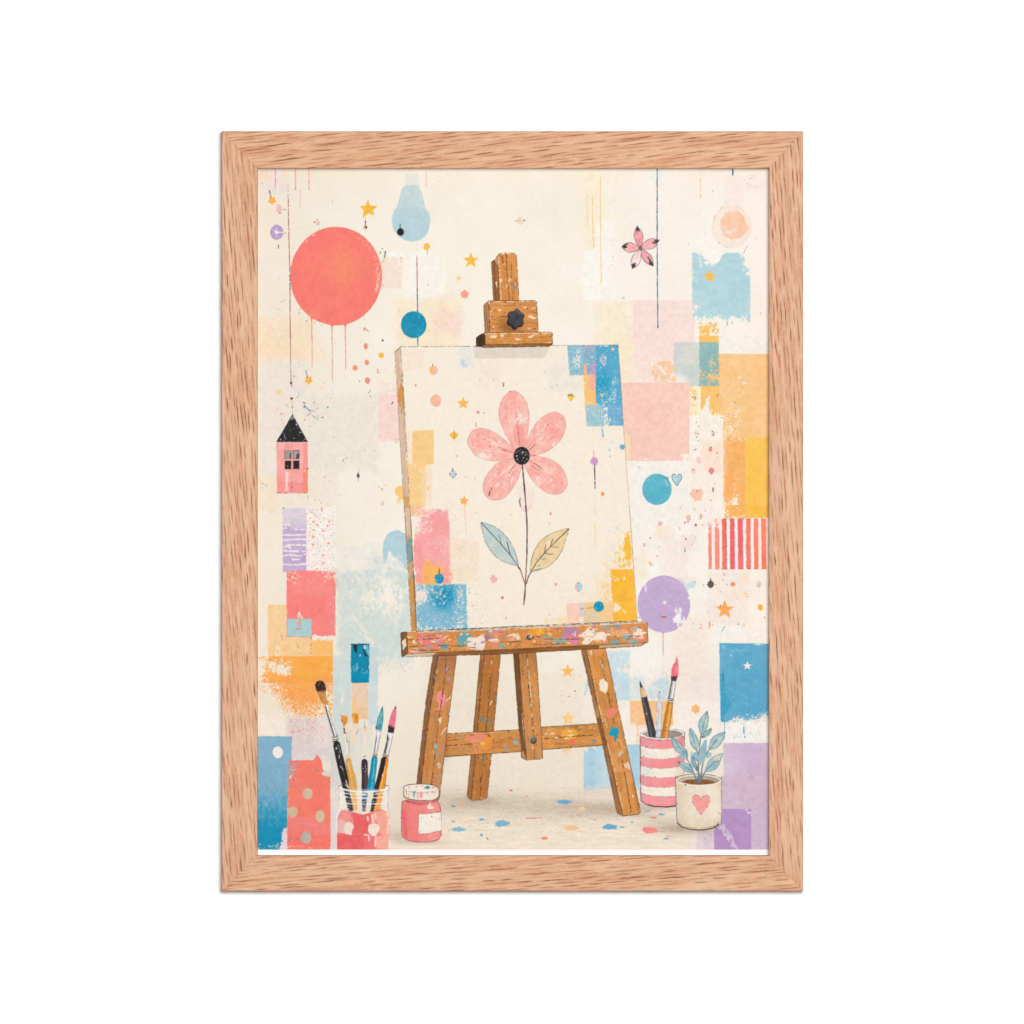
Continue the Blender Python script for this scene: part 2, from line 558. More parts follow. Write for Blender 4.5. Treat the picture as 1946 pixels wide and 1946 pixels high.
for x, y in ((1065, 683), (1092, 680), (1090, 710), (1103, 690)):
    ell('MR', x, y, 6, 9, (80, 74, 60), a=0.8, wob=0)
# grey blue square over it
rect('MR', 1140, 40, 1372, 560, (250, 200, 120), a=0.95, wear=0.05)
rect('MR', 850, 52, 1150, 555, (198, 211, 207), a=0.88, wob=0.5, wear=0.06, edge=0.2, wsc=(4, 4), c2=(212, 214, 206),
     af=lambda X, Y: 1 - 0.85 * sstep(706, 728, Y + (1310 - X) * 0.25) * sstep(1314, 1300, X))
rect('MR', 1142, 52, 1370, 555, (140, 184, 186), wob=0.6, wear=0.10, edge=0.18, wsc=(2.2, 3), c2=(158, 193, 188), curl=False,
     wf=lambda X, Y: 0.45 * sstep(690, 725, Y) * sstep(735, 705, Y) + 0.3 * np.exp(-(((X - 1352) / 8) ** 2 + ((Y - 690) / 18) ** 2)))
rect('MR', 855, 60, 1140, 300, (232, 222, 210), a=0.5, wear=0.62, wsc=(3, 5))
wash('MR', 1365, -30, 1930, 185, (248, 241, 231), 0.9, 2)
rect('MR', 1415, 1130, 1670, 1960, (251, 174, 98), wob=0.5, wear=0.04, edge=0.1, wsc=(3, 3), c2=(250, 184, 112),
     wf=lambda X, Y: 0.30 * np.exp(-((X - 1398) / 9) ** 2) * sstep(860, 950, Y) + 0.3 * sstep(848, 830, Y) + 0.35 * sstep(945, 965, Y) * sstep(1408, 1388, X))
rect('LR', 1435, -20, 1690, 130, (251, 180, 96), wob=0.5, wear=0.22, edge=0.1, wsc=(4, 3))
rect('MR', 1665, 1140, 1960, 1960, (250, 197, 88), wob=0.4, wear=0.02, edge=0.05, c2=(250, 203, 105), wsc=(3, 3))
rect('LR', 1670, -20, 1960, 126, (250, 193, 76), wob=0.4, c2=(250, 198, 92))
spatter('MR', 1700, 1180, 1900, 1900, 60, [(252, 214, 140), (253, 222, 160)], 1.5, 4, 0.8)
spatter('MR', 1430, 1180, 1660, 1920, 60, [(253, 222, 185), (250, 236, 215)], 1.5, 8, 0.9, stretch=0.8)
spatter('MR', 1380, 460, 1680, 1140, 70, [(252, 236, 215), (252, 226, 196)], 1.5, 9, 0.8, stretch=0.8)
ell('MR', 1655, 520, 22, 10, (252, 242, 226)); ell('MR', 1606, 455, 14, 9, (252, 240, 222))
for x, y in ((1540, 735), (1553, 745), (1630, 575), (1345, 680), (1355, 660)):
    ell('MR', x, y, 6, 9, (205, 130, 80), a=0.8, wob=0)
# pink field
rect('MR', 230, 513, 1033, 1412, (249, 202, 187), wob=0.5, edge=0.22, ew=3, wsc=(4, 3), c2=(250, 208, 193),
     wf=lambda X, Y: 0.45 * np.exp(-(((X - 1306) / 18) ** 2 + ((Y - 872) / 16) ** 2)) + 0.3 * np.exp(-(((X - 1222) / 14) ** 2 + ((Y - 872) / 4) ** 2)))
rect('MR', 360, 1380, 430, 1412, (246, 188, 178), a=0.35)
rect('MR', 285, 1100, 358, 1408, (252, 224, 185), a=0.85, wear=0.1, edge=0.3)
# white column with spots
rect('MR', 1030, 888, 1415, 2000, (251, 241, 227), wob=0.8, edge=0.06)
wash('MR', 1150, 1160, 1440, 1560, (252, 226, 203), 0.75, 14)
wash('MR', 1030, 1400, 1200, 1932, (252, 235, 220), 0.6, 10)
wash('MR', 290, 1412, 1030, 2300, (247, 240, 231), 0.8, 6)
wash('MR', 1200, 1560, 1430, 2300, (250, 239, 226), 0.7, 8)
for x, y, rx, ry, c in ((1100, 1088, 19, 24, (250, 208, 204)), (1271, 1275, 25, 32, (246, 165, 163)), (1137, 1398, 28, 42, (250, 208, 205)),
                        (1075, 1525, 26, 33, (250, 208, 203)), (1280, 1522, 31, 38, (244, 142, 148))):
    ell('MR', x, y, rx, ry, c, rag=0.06)
ell('MR', 1270, 1285, 14, 14, (243, 135, 140))
for x, y, r in ((1110, 968, 7), (1137, 1010, 7), (1132, 1100, 9), (1114, 1136, 8), (1291, 1071, 10), (1308, 1085, 7), (1090, 1284, 8), (1106, 1276, 8),
                (1352, 1319, 8), (1350, 1362, 5), (1076, 1508, 8), (1300, 1725, 8), (1301, 1750, 7), (1315, 1672, 5), (1272, 1858, 8), (1396, 915, 7),
                (1280, 1250, 7), (1305, 1500, 6), (1310, 1525, 6), (1285, 1558, 6), (1130, 1178, 6), (1345, 655, 5)):
    ell('MR', x, y, r, r * 1.15, (74, 66, 62), n=9, rag=0.3, a=0.85, wob=0)
line('MR', [1301, 1718, 1302, 1755], 2.2, INK, 0.9)
fill(smooth(p('MR', 1283, 1098, 1300, 1090, 1320, 1105, 1303, 1127)), (170, 140, 110), a=0.8); ell('MR', 1303, 1102, 6, 6, (250, 235, 215))
ell('MR', 1345, 1320, 10, 14, (244, 170, 165), a=0.7)
# rag of peach under the heart
fill(smooth(p('MR', 1045, 1770, 1060, 1735, 1090, 1728, 1113, 1750, 1145, 1727, 1175, 1740, 1187, 1775, 1178, 1810, 1165, 1835, 1168, 1875, 1140, 1858, 1118, 1860,
              1092, 1872, 1080, 1840, 1050, 1815), 4), (250, 198, 175), wob=0.3)
ell('MR', 1115, 1751, 9, 6, (90, 80, 75), wob=0); ell('MR', 1042, 1785, 4, 12, (190, 140, 125), wob=0)

# ---- middle and lower right
wash('LR', 440, -10, 1230, 500, (248, 241, 231), 0.7, 8)
fill(smooth(p('LR', 640, 260, 660, 225, 690, 230, 725, 250, 755, 215, 815, 212, 830, 250, 800, 310, 740, 380, 712, 415, 680, 370, 640, 330)), (252, 233, 209), a=0.75, edge=0.3)
wash('LR', 700, 330, 1100, 900, (246, 232, 219), 0.7, 20)
fill(smooth(p('LR', 925, 340, 960, 315, 985, 340, 1005, 375, 1040, 335, 1085, 332, 1105, 365, 1080, 425, 1030, 475, 990, 505, 950, 450, 925, 400)), (246, 227, 214), a=0.85)
line('LR', [1040, 335, 1085, 332, 1105, 365], 1.2, (238, 205, 190), curve=True)
line('LR', [1082, 388, 1060, 440], 1.2, (150, 138, 130), gap=0.3)
wash('LR', 520, 640, 720, 780, (251, 246, 240), 0.8, 8)
wash('LR', 420, 400, 560, 840, (252, 232, 210), 0.6, 12)
wash('LR', 1000, 500, 1230, 800, (250, 244, 238), 0.6, 18)
wash('LR', 1220, 720, 1720, 1560, (247, 232, 218), 0.75, 16)
wash('LR', 1640, 740, 1720, 880, (251, 222, 192), 0.6, 5)
wash('LR', 1500, 940, 1720, 1050, (251, 228, 204), 0.6, 8)
wash('LR', 1000, 930, 1230, 1060, (250, 245, 240), 0.5, 8)
wash('LR', 850, 1240, 1240, 2100, (247, 230, 216), 0.7, 14)
wash('LR', 1250, 1340, 1700, 1560, (250, 246, 239), 0.7, 10)
wash('LR', 1700, 1000, 1930, 1560, (250, 242, 230), 0.6, 8)
wash('LR', 420, 1450, 700, 2000, (248, 242, 235), 0.6, 12)
wash('BR', 1040, -30, 1380, 300, (244, 229, 219), 0.75, 8)
wash('BR', 850, 290, 1385, 800, (249, 239, 227), 0.75, 8)
# striped block
for x0, x1, c in ((1243, 1281, (250, 140, 125)), (1317, 1370, (250, 145, 128)), (1400, 1452, (246, 112, 104)), (1490, 1545, (238, 102, 108)),
                  (1580, 1640, (236, 104, 108)), (1675, 1728, (248, 122, 110)), (1762, 1815, (250, 132, 108)), (1848, 1903, (250, 128, 100))):
    pw = 0.5 if x0 < 1350 else 0.0
    fill(p('LR', x0, 133, x1, 131, x1 + 6, 714, x0 + 6, 714), c, wob=0.5, edge=0.05, wear=0.01, wsc=(3, 3), c2=tuple(min(255, q + 12) for q in c),
         wf=(lambda X, Y, q=x0: (0.85 if q < 1300 else 0.5) * sstep(1018, 985, Y)) if x0 < 1350 else None)
for x0, x1 in ((1287, 1312), (1374, 1396), (1456, 1484), (1550, 1575), (1645, 1670), (1733, 1757), (1820, 1843)):
    fill(p('LR', x0, 135, x1, 135, x1 + 6, 712, x0 + 6, 712), (248, 238, 226), a=0.8, wob=0.4)
line('LR', [1446, 140, 1456, 700], 1.3, (120, 80, 85), 0.8, gap=0.45)
line('LR', [1672, 270, 1680, 700], 1.2, (150, 100, 95), 0.6, gap=0.5)
line('LR', [1500, 600, 1502, 700], 1.2, (140, 70, 75), 0.7, gap=0.3)
line('LR', [1398, 712, 1470, 712], 1.4, (90, 75, 80), 0.7, gap=0.3)
for x, y in ((1500, 405), (1545, 555), (1613, 520), (1637, 710), (1712, 710), (1648, 145), (1415, 645), (1600, 190)):
    ell('LR', x, y, 5, 7, (90, 62, 66), a=0.7, wob=0)
# purple disc
ell('LR', 738, 1112, 300, 325, (204, 172, 210), n=70, rag=0.004, wob=0.3, c2=(196, 174, 209), cs=60, wear=0.01, wsc=(2, 2), edge=0.04)
wash('LR', 820, 830, 1000, 960, (212, 186, 214), 0.4, 10)
outline([(TILE['LR'][0] + (738 + 299 * math.cos(a * 0.0897)) / 6, TILE['LR'][1] + (1112 + 324 * math.sin(a * 0.0897)) / 6) for a in range(70)], 1.1, (186, 152, 198), 0.6, gap=0.3)
ell('LR', 748, 1092, 13, 17, (250, 242, 236)); ell('LR', 748, 1092, 24, 28, (240, 225, 235), a=0.5)
fill(p('LR', 880, 1140, 893, 1215, 905, 1160, 925, 1152, 940, 1160, 938, 1230, 950, 1300, 972, 1275, 965, 1340, 930, 1350, 900, 1400, 885, 1335, 850, 1330, 835, 1280, 862, 1255, 865, 1150),
     (247, 240, 237), wob=1.0, wear=0.12, edge=0.25, hard=0.2, wsc=(2, 4))
fill(smooth(p('LR', 515, 905, 530, 880, 545, 930, 540, 975, 520, 950)), (240, 228, 236), a=0.85, wear=0.25)
fill(smooth(p('LR', 1010, 1035, 1045, 1020, 1045, 1060, 1015, 1050)), (248, 240, 232), wob=0.5)
line('LR', [965, 1265, 975, 1330], 2.5, (248, 242, 236))
line('LR', [712, 1262, 730, 1252, 740, 1262, 752, 1252, 768, 1262], 1.5, (150, 90, 110), curve=True)
fill(smooth(p('LR', 712, 1264, 740, 1262, 768, 1264, 755, 1280, 725, 1281)), (232, 140, 130), a=0.9)
wash('LR', 690, 1165, 770, 1215, (222, 160, 180), 0.35, 5)
for y in (985, 1010, 1035):
    line('LR', [670, y, 800, y - 4], 1.0, (212, 180, 190), 0.5, gap=0.4)
line('LR', [718, 1432, 730, 1440, 742, 1432], 2.2, (206, 150, 190))
line('LR', [730, 1435, 731, 1700], 1.6, (216, 150, 180), 0.95, gap=0.1)
line('LR', [731, 1700, 732, 1932], 1.2, (224, 180, 195), 0.7, gap=0.45)
ell('LR', 738, 1900, 30, 26, (246, 214, 208), a=0.5, rag=0.2)
line('LR', [940, 1420, 990, 1510], 1.3, (246, 215, 190), 0.7, gap=0.2); line('LR', [975, 1400, 1000, 1470], 1.2, (246, 220, 195), 0.7, gap=0.2)
fill(smooth(p('LR', 975, 900, 1000, 880, 1050, 850, 1095, 850, 1105, 890, 1070, 935, 1030, 930, 1005, 960)), (203, 222, 228), a=0.85, edge=0.2)
ell('LR', 1097, 853, 5, 7, (120, 175, 195), wob=0)
# row of spots
ell('LR', 1272, 885, 37, 43, (72, 70, 72), rag=0.03); ell('LR', 1272, 885, 25, 30, (98, 96, 98), a=0.6); line('LR', [1272, 822, 1272, 850], 1.8, (80, 76, 76)); ell('LR', 1272, 928, 6, 5, (60, 56, 56))
line('LR', [1262, 880, 1275, 870, 1288, 885, 1276, 898, 1262, 890], 1.0, (150, 146, 146), 0.5, curve=True)
for x, y in ((1327, 890), (1190, 893), (1232, 888), (1463, 888), (1426, 770), (1420, 840)):
    ell('LR', x, y, 5, 5, (74, 66, 66), wob=0, a=0.85)
line('LR', [1420, 760, 1432, 790], 1.4, (230, 120, 105), 0.8)
blot('LR', 1527, 885, 28, (250, 150, 112), 5, 0.14)
ell('LR', 1824, 882, 29, 34, (214, 210, 210), rag=0.05); fill(smooth(p('LR', 1800, 890, 1840, 895, 1826, 928, 1806, 912)), (178, 205, 215), a=0.8)
star('LR', 1433, 1175, 112, (251, 170, 98), rot=0.02, inner=0.42, wob=0.3)
ell('LR', 1384, 1130, 8, 8, (120, 80, 70), wob=0)
ell('LR', 1842, 1150, 30, 38, (250, 182, 66), rag=0.03)
ell('LR', 1884, 1268, 13, 13, (150, 142, 136), a=0.8); ell('LR', 1884, 1268, 8, 9, (250, 242, 232))
fill(smooth(p('LR', 1245, 1345, 1255, 1310, 1272, 1320, 1265, 1385, 1252, 1392)), (249, 176, 130), a=0.9)
for x, y, r, c in ((1162, 1343, 8, (240, 110, 100)), (1162, 1382, 9, (240, 110, 100)), (1290, 1350, 6, (90, 84, 80)), (1588, 1341, 8, (96, 110, 120)), (1248, 1200, 6, (220, 130, 110)),
                   (1385, 972, 9, (226, 160, 150)), (1690, 1025, 8, (240, 130, 90)), (1690, 997, 6, (240, 150, 100)), (1660, 995, 14, (250, 200, 150)), (1262, 1053, 6, (244, 180, 150)),
                   (1576, 1052, 8, (246, 190, 160)), (1650, 1355, 22, (251, 220, 180))):
    ell('LR', x, y, r, r, c, rag=0.2, wob=0, n=12, a=0.85)
line('LR', [1425, 1380, 1405, 1420], 3, (150, 195, 212), 0.8, gap=0.2); ell('LR', 1428, 1378, 7, 7, (90, 140, 165), wob=0)
line('LR', [1400, 1420, 1395, 1490], 1.4, (180, 210, 220), 0.6, gap=0.3)
spatter('LR', 1330, 1330, 1560, 1560, 24, [(170, 205, 218), (190, 215, 222)], 2, 8, 0.6, stretch=1)
# small spots above
for x, y, rx, ry, c in ((1083, 30, 20, 22, (251, 218, 178)), (1018, 128, 26, 36, (249, 186, 180)), (1160, 105, 19, 24, (247, 172, 160)), (692, 195, 24, 32, (249, 190, 186)),
                        (920, 248, 10, 19, (246, 190, 178)), (980, 181, 10, 11, (238, 120, 105)), (1013, 173, 9, 9, (200, 80, 75)), (1103, 209, 12, 15, (170, 60, 55)), (1183, 207, 15, 15, (250, 205, 160)),
                        (1134, 142, 10, 8, (250, 190, 140)), (15, 345, 14, 17, (249, 190, 120)), (925, 10, 8, 10, (240, 150, 145))):
    ell('LR', x, y, rx, ry, c, rag=0.15, wob=0.2, n=16)
for x, y, r in ((1163, 134, 8), (1213, 47, 7), (1042, 145, 5), (714, 186, 6), (584, 357, 9), (661, 565, 8), (607, 665, 6), (686, 460, 5), (990, 368, 11), (979, 512, 8), (517, 440, 6), (380, 150, 5), (328, 100, 7), (454, 1263, 7), (434, 1267, 6), (1075, 1332, 5), (803, 1863, 5)):
    ell('LR', x, y, r, r * 1.2, (72, 66, 62), rag=0.25, wob=0, n=9, a=0.85)
line('LR', [978, 480, 980, 515], 1.4, (74, 66, 62), 0.8); line('LR', [515, 420, 513, 450], 1.3, (80, 80, 84), 0.8)
fill(smooth(p('LR', 565, 625, 590, 630, 602, 660, 585, 665, 588, 690, 575, 655), 4), (250, 186, 100), a=0.9, wear=0.1)
spatter('LR', 430, 200, 760, 700, 40, [(244, 200, 170), (220, 190, 170), (180, 160, 150)], 1, 4, 0.6)
# blue block with the white star
fill(p('LR', 1372, 1556, 1960, 1562, 1960, 2010, 1376, 2010), (92, 168, 202), wob=0.5, edge=0.08, wear=0.01, wsc=(3, 2), c2=(106, 176, 206))
fill(p('BR', 1376, -30, 1960, -30, 1960, 540, 1388, 525), (90, 168, 202), wob=0.7, edge=0.08, c2=(106, 176, 206), wsc=(3, 3),
     hard=0.2, wf=lambda X, Y: 0.62 * sstep(1348, 1378, Y) * sstep(1375, 1400, X) + 0.12 * sstep(1300, 1340, Y) * sstep(1390, 1410, X))
fill(p('BR', 1384, -30, 1420, -30, 1440, 200, 1520, 330, 1425, 460, 1430, 522, 1390, 522), (62, 158, 196), a=0.75, wob=1.2, edge=0.2)
star('LR', 1690, 1816, 54, (246, 240, 230), inner=0.42, rot=0.02, wob=0.3)
line('BR', [1414, -60, 1420, 60], 1.8, (60, 100, 140), 0.7, gap=0.25)
for k in range(16):
    ell('LR', 1500 + k * 13, 1640 + 12 * math.sin(k * 0.9), 7, 6, (215, 230, 236), a=0.35 + 0.25 * ((k * 7) % 3), wob=0, n=9)
ell('LR', 1422, 1602, 14, 18, (232, 238, 240), a=0.8, rag=0.2); ell('LR', 1422, 1602, 7, 9, (104, 176, 205))
ell('LR', 1505, 1690, 13, 14, (226, 236, 240), a=0.8, rag=0.2); ell('LR', 1505, 1690, 7, 8, (104, 176, 205))
spatter('LR', 1390, 1590, 1880, 2000, 50, [(226, 236, 240), (200, 222, 232)], 1, 6, 0.7)
spatter('BR', 1400, 0, 1900, 520, 110, [(230, 238, 240), (205, 225, 234)], 1, 7, 0.75, stretch=0.8)
line('LR', [1775, 1566, 1930, 1575], 2.5, (248, 242, 234), 0.9, gap=0.3)
wash('BR', 1390, 520, 1930, 770, (249, 244, 238), 0.85, 5)
spatter('BR', 1400, 525, 1880, 770, 130, [(120, 176, 205), (150, 196, 216), (140, 180, 205)], 1.5, 9, 0.8, stretch=0.9, bias=3)
line('BR', [1652, 540, 1650, 640, 1665, 700], 3, (110, 172, 205), 0.85, gap=0.25); line('BR', [1432, 530, 1428, 720], 1.8, (90, 120, 150), 0.7, gap=0.4)
# purple blocks
rect('BR', 1418, 765, 1980, 1160, (212, 185, 204), wob=0.8, edge=0.12, wear=0.02, c2=(220, 200, 218), wsc=(4, 5), wf=lambda X, Y: 0.5 * sstep(1398, 1380, X + (Y - 1460) * 0.2) * sstep(1420, 1500, Y) * sstep(1490, 1460, Y))
rect('BR', 1390, 1140, 1980, 1560, (213, 184, 202), wob=0.6, edge=0.08, c2=(217, 192, 207))
wash('BR', 1660, 770, 1900, 1140, (208, 178, 208), 0.5, 6)
rect('BR', 1100, 1760, 1330, 1990, (212, 188, 208), a=0.9, wob=0.8, wear=0.12, edge=0.2, c2=(226, 208, 218))
rect('BR', 900, 1800, 1110, 1990, (236, 222, 222), a=0.8, wear=0.35, edge=0.3)
rect('BR', 1312, 1518, 1742, 1990, (182, 146, 196), wob=0.5, edge=0.06, c2=(188, 152, 200), wear=0.01)
rect('BR', 1735, 1518, 1980, 1990, (212, 187, 210), wob=0.4, c2=(206, 184, 208))
fill(p('BR', 1375, 1650, 1420, 1690, 1490, 1780, 1530, 1850, 1600, 1990, 1530, 1990, 1440, 1840, 1340, 1720), (220, 204, 224), a=0.9, wear=0.30, edge=0.25, wob=1.2, wsc=(2.5, 5))
line('BR', [1680, 1530, 1740, 1590], 4, (232, 222, 234), 0.85, gap=0.25); line('BR', [1690, 1560, 1730, 1560, 1745, 1590], 1.6, (240, 232, 240), 0.8)
line('BR', [1800, 1540, 1780, 1580], 2, (228, 212, 226), 0.8)
spatter('BR', 1330, 1540, 1730, 1930, 40, [(200, 172, 210), (210, 190, 218)], 1, 5, 0.7)
spatter('BR', 1430, 800, 1880, 1500, 60, [(228, 210, 224), (200, 172, 204)], 1, 5, 0.6)
for x, y in ((1741, 1127), (1715, 1145), (1768, 1145), (1745, 1180), (1730, 1160), (1755, 1165)):
    ell('BR', x, y, 7, 8, (120, 140, 165), a=0.75, wob=0, n=9, rag=0.3)
for x, y in ((1272, 1822), (1205, 1855), (920, 1820), (1225, 1775), (1617, 1418), (1645, 1390), (1672, 1722)):
    ell('BR', x, y, 6, 9, (150, 110, 150), a=0.7, wob=0, n=9)
# ---- lower left blocks
wash('LL', 900, 720, 1760, 1960, (208, 219, 216), 0.85, 16, wear=0.14, wsc=(4, 6), hard=0.3, wf=lambda X, Y: 0.55 * np.exp(-(((X - 735) / 40) ** 2 + ((Y - 1135) / 42) ** 2)) + 0.3 * np.exp(-(((X - 668) / 22) ** 2 + ((Y - 1120) / 40) ** 2)) + 0.6 * sstep(1240, 1285, Y) * sstep(712, 722, X))
wash('LL', 880, 430, 1450, 760, (220, 226, 220), 0.5, 18, wear=0.5, wsc=(5, 6), hard=0.3)
wash('LL', 1240, 560, 1720, 820, (200, 216, 219), 0.5, 14, wear=0.42, wsc=(4, 6), hard=0.25)
fill(smooth(p('LL', 1065, 1170, 1140, 1290, 1210, 1360, 1290, 1470, 1330, 1560, 1290, 1590, 1230, 1500, 1180, 1390, 1100, 1290)), (243, 234, 216), a=0.8, wear=0.25, edge=0.2, wsc=(4, 6))
spatter('LL', 900, 720, 1420, 1500, 46, [(100, 140, 160), (150, 170, 178), (90, 100, 104)], 1, 5, 0.7)
fill(smooth(p('LL', 1430, 520, 1438, 420, 1465, 340, 1510, 290, 1560, 275, 1600, 262, 1650, 295, 1700, 315, 1700, 480, 1720, 720, 1640, 660, 1600, 600, 1540, 560, 1500, 510, 1470, 640, 1440, 690)),
     (176, 210, 219), wob=0.8, edge=0.14, ew=5, wsc=(4, 4), c2=(184, 213, 220), hard=0.25, wf=lambda X, Y: 0.5 * sstep(1045, 1080, Y), af=lambda X, Y: 1 - 0.55 * sstep(1050, 1085, Y))
fill(p('LL', 1650, 560, 1720, 540, 1722, 740, 1660, 700), (172, 206, 216), a=0.75, wob=1.5, edge=0.4, hard=0.25)
# lavender block with scratched lines
rect('LL', 287, 14, 556, 200, (217, 207, 218), a=0.9, wob=0.5, edge=0.15, c2=(225, 216, 222))
rect('LL', 287, 190, 556, 745, (196, 170, 207), wob=0.5, edge=0.08, c2=(204, 180, 212), wf=lambda X, Y: 0.6 * sstep(1004, 992, Y + 3 * np.sin(X / 4)))
rect('LL', 380, 130, 556, 250, (216, 204, 218), a=0.8, wob=0.8, edge=0.3)
line('LL', [290, 100, 556, 70], 1.6, (236, 228, 228), 0.7, gap=0.3)
for pts in ([385, 258, 470, 262, 556, 255], [290, 322, 420, 325, 556, 316], [288, 385, 430, 372, 556, 374], [330, 438, 430, 436, 556, 438], [288, 503, 420, 508, 556, 512],
            [288, 566, 360, 548, 460, 562, 556, 540], [385, 585, 400, 600, 470, 602], [288, 655, 400, 662, 556, 654], [300, 460, 345, 450, 375, 480], [290, 250, 330, 240]):
    line('LL', pts, 2.8, (246, 238, 232), 0.95, gap=0.12, curve=True, wob=0.6)
line('LL', [384, 578, 388, 600], 1.2, (230, 150, 120), 0.8)
line('LL', [287, 10, 290, 745], 1.2, (178, 160, 192), 0.5, gap=0.4)
ell('LL', 296, 16, 7, 7, (120, 110, 110), wob=0)
# dotted block
rect('LL', 557, 12, 888, 728, (247, 240, 231), wob=0.4, edge=0.05)
_r = np.random.RandomState(5)
dots = []
for i in range(400):
    x, y = 565 + _r.rand() * 312, 25 + _r.rand() * 690
    if all((x - a) ** 2 + (y - b) ** 2 > 36 ** 2 for a, b in dots):
        dots.append((x, y))
        k = _r.rand()
        ell('LL', x, y, 5.5 + 5 * k, 5.5 + 4 * _r.rand(), (240, 128, 98), n=9, rot=-0.8, rag=0.15, wob=0, a=0.7 + 0.3 * k)
line('LL', [600, 45, 690, 130], 1.6, (240, 140, 110), 0.6, gap=0.3); line('LL', [732, 15, 731, 45], 2.2, (200, 90, 80), 0.8)
for x, y, rx, ry in ((637, 172, 17, 9), (680, 208, 16, 8), (796, 217, 9, 12), (636, 266, 13, 9), (745, 275, 12, 11), (635, 340, 15, 10), (745, 640, 15, 9), (635, 430, 12, 12), (806, 417, 12, 10), (748, 553, 14, 9), (820, 170, 8, 16), (678, 710, 9, 10)):
    ell('LL', x, y, rx, ry, (241, 130, 98), rot=0.5, rag=0.2, wob=0, n=12, a=0.9)
# coral block
rect('LL', 330, 729, 889, 1482, (251, 131, 126), wob=0.5, edge=0.16, ew=3, wsc=(3, 3), wear=0.015, c2=(250, 140, 133),
     wf=lambda X, Y: 0.36 * np.exp(-(((X - 556) / 13) ** 2 + ((Y - 1090) / 11) ** 2)) + 0.18 * sstep(1140, 1090, Y) + 0.55 * sstep(1203, 1211, Y) * sstep(590, 595, X) + 0.22 * np.exp(-(((X - 564) / 7) ** 2 + ((Y - 1112) / 14) ** 2)) + 0.12 * np.exp(-(((X - 628) / 8) ** 2)))
wash('LL', 400, 740, 890, 1000, (250, 158, 148), 0.35, 16)
fill(smooth(p('LL', 455, 1250, 465, 1210, 485, 1195, 490, 1230, 515, 1255, 505, 1280, 470, 1275)), (250, 218, 204), a=0.9, wear=0.2)
# peach and orange blocks
rect('LL', 116, 1118, 332, 1720, (249, 209, 158), a=0.95, wob=0.9, wear=0.06, edge=0.22, ew=6, wsc=(3, 10), c2=(248, 200, 140),
     wf=lambda X, Y: 0.35 * np.exp(-((X - 527) / 4) ** 2) * sstep(1180, 1215, Y))
rect('LL', 275, 1482, 620, 1715, (248, 202, 146), a=0.95, wob=0.6, wear=0.06, edge=0.14, c2=(247, 210, 160), wsc=(3, 8))
rect('LL', 605, 1500, 862, 1720, (250, 190, 112), a=0.97, wob=0.6, edge=0.12, c2=(250, 196, 124), wsc=(4, 4), wf=lambda X, Y: 0.6 * sstep(1222, 1213, Y) * sstep(590, 600, X) + 0.3 * np.exp(-(((X - 630) / 8) ** 2 + ((Y - 1215) / 9) ** 2)))
rect('LL', 340, 1280, 619, 1481, (170, 207, 211), wob=0.35, edge=0.03, c2=(176, 206, 208))
line('LL', [485, 1250, 482, 1355], 3.5, (244, 150, 120), 0.9, taper=0.3); fill(smooth(p('LL', 446, 1325, 478, 1325, 480, 1345, 455, 1340)), (226, 170, 130), a=0.8)
line('LL', [437, 1402, 460, 1393, 490, 1391], 2.6, (236, 130, 90), curve=True); ell('LL', 405, 1393, 7, 10, (214, 180, 150), wob=0, a=0.8); ell('LL', 363, 1340, 6, 6, (210, 190, 170), wob=0, a=0.7); ell('LL', 527, 1405, 6, 6, (214, 170, 150), wob=0, a=0.6)
line('LL', [607, 1490, 602, 1680], 1.6, (130, 120, 105), 0.7, gap=0.45); line('LL', [275, 1470, 278, 1520], 1.6, (100, 90, 80), 0.7, gap=0.3); line('LL', [618, 1290, 619, 1485], 1.2, (160, 120, 110), 0.5, gap=0.4)
line('LL', [320, 1478, 600, 1490], 1.4, (140, 130, 118), 0.6, gap=0.5)
for x, y in ((456, 1590), (480, 1672), (603, 1672), (465, 1600), (440, 1560)):
    ell('LL', x, y, 6, 8, (140, 112, 80), a=0.6, wob=0)
# orange, rubbed into curls
rect('LL', -30, 1706, 862, 2010, (253, 172, 74), wob=0.7, edge=0.05, wsc=(3.2, 3.2), wear=0.03, c2=(252, 178, 84), hard=0.08,
     wf=lambda X, Y: 0.62 * np.exp(-(((X - 525) / 24) ** 2 + ((Y - 1268) / 15) ** 2)) + 0.75 * sstep(512, 492, X) + 0.35 * np.exp(-(((X - 538) / 10) ** 2 + ((Y - 1282) / 14) ** 2)) + 0.12 * sstep(1262, 1280, Y) + 0.25 * np.exp(-(((X - 596) / 8) ** 2 + ((Y - 1253) / 5) ** 2)))
rect('BL', -30, -12, 862, 480, (252, 174, 80), wob=1.4, edge=0.1, wsc=(3.0, 3.0), curl=True, c2=(251, 164, 88), hard=0.16,
     wf=lambda X, Y: 0.12 + 0.62 * sstep(548, 500, X + (Y - 1290) * -0.1) + 0.6 * sstep(1310, 1368, Y - (X - 540) * 0.12) * sstep(640, 560, X) + 0.42 * sstep(592, 632, X) * sstep(1292, 1335, Y) + 0.1 * sstep(590, 620, X))
rect('BL', -30, -12, 862, 480, (250, 160, 92), a=0.6, wob=1.4, edge=0.1, curl=True, hard=0.09, wf=lambda X, Y: 1 - 0.75 * np.exp(-(((X - 572) / 24) ** 2 + ((Y - 1338) / 24) ** 2)))
wash('BL', -20, 440, 320, 690, (245, 235, 221), 0.8, 6)
spatter('BL', 20, 430, 320, 680, 50, [(250, 180, 110), (246, 190, 140)], 1.5, 6, 0.7, stretch=0.9)
wash('BL', 330, 470, 840, 970, (224, 212, 211), 0.9, 8, wear=0.12, wsc=(4, 5))
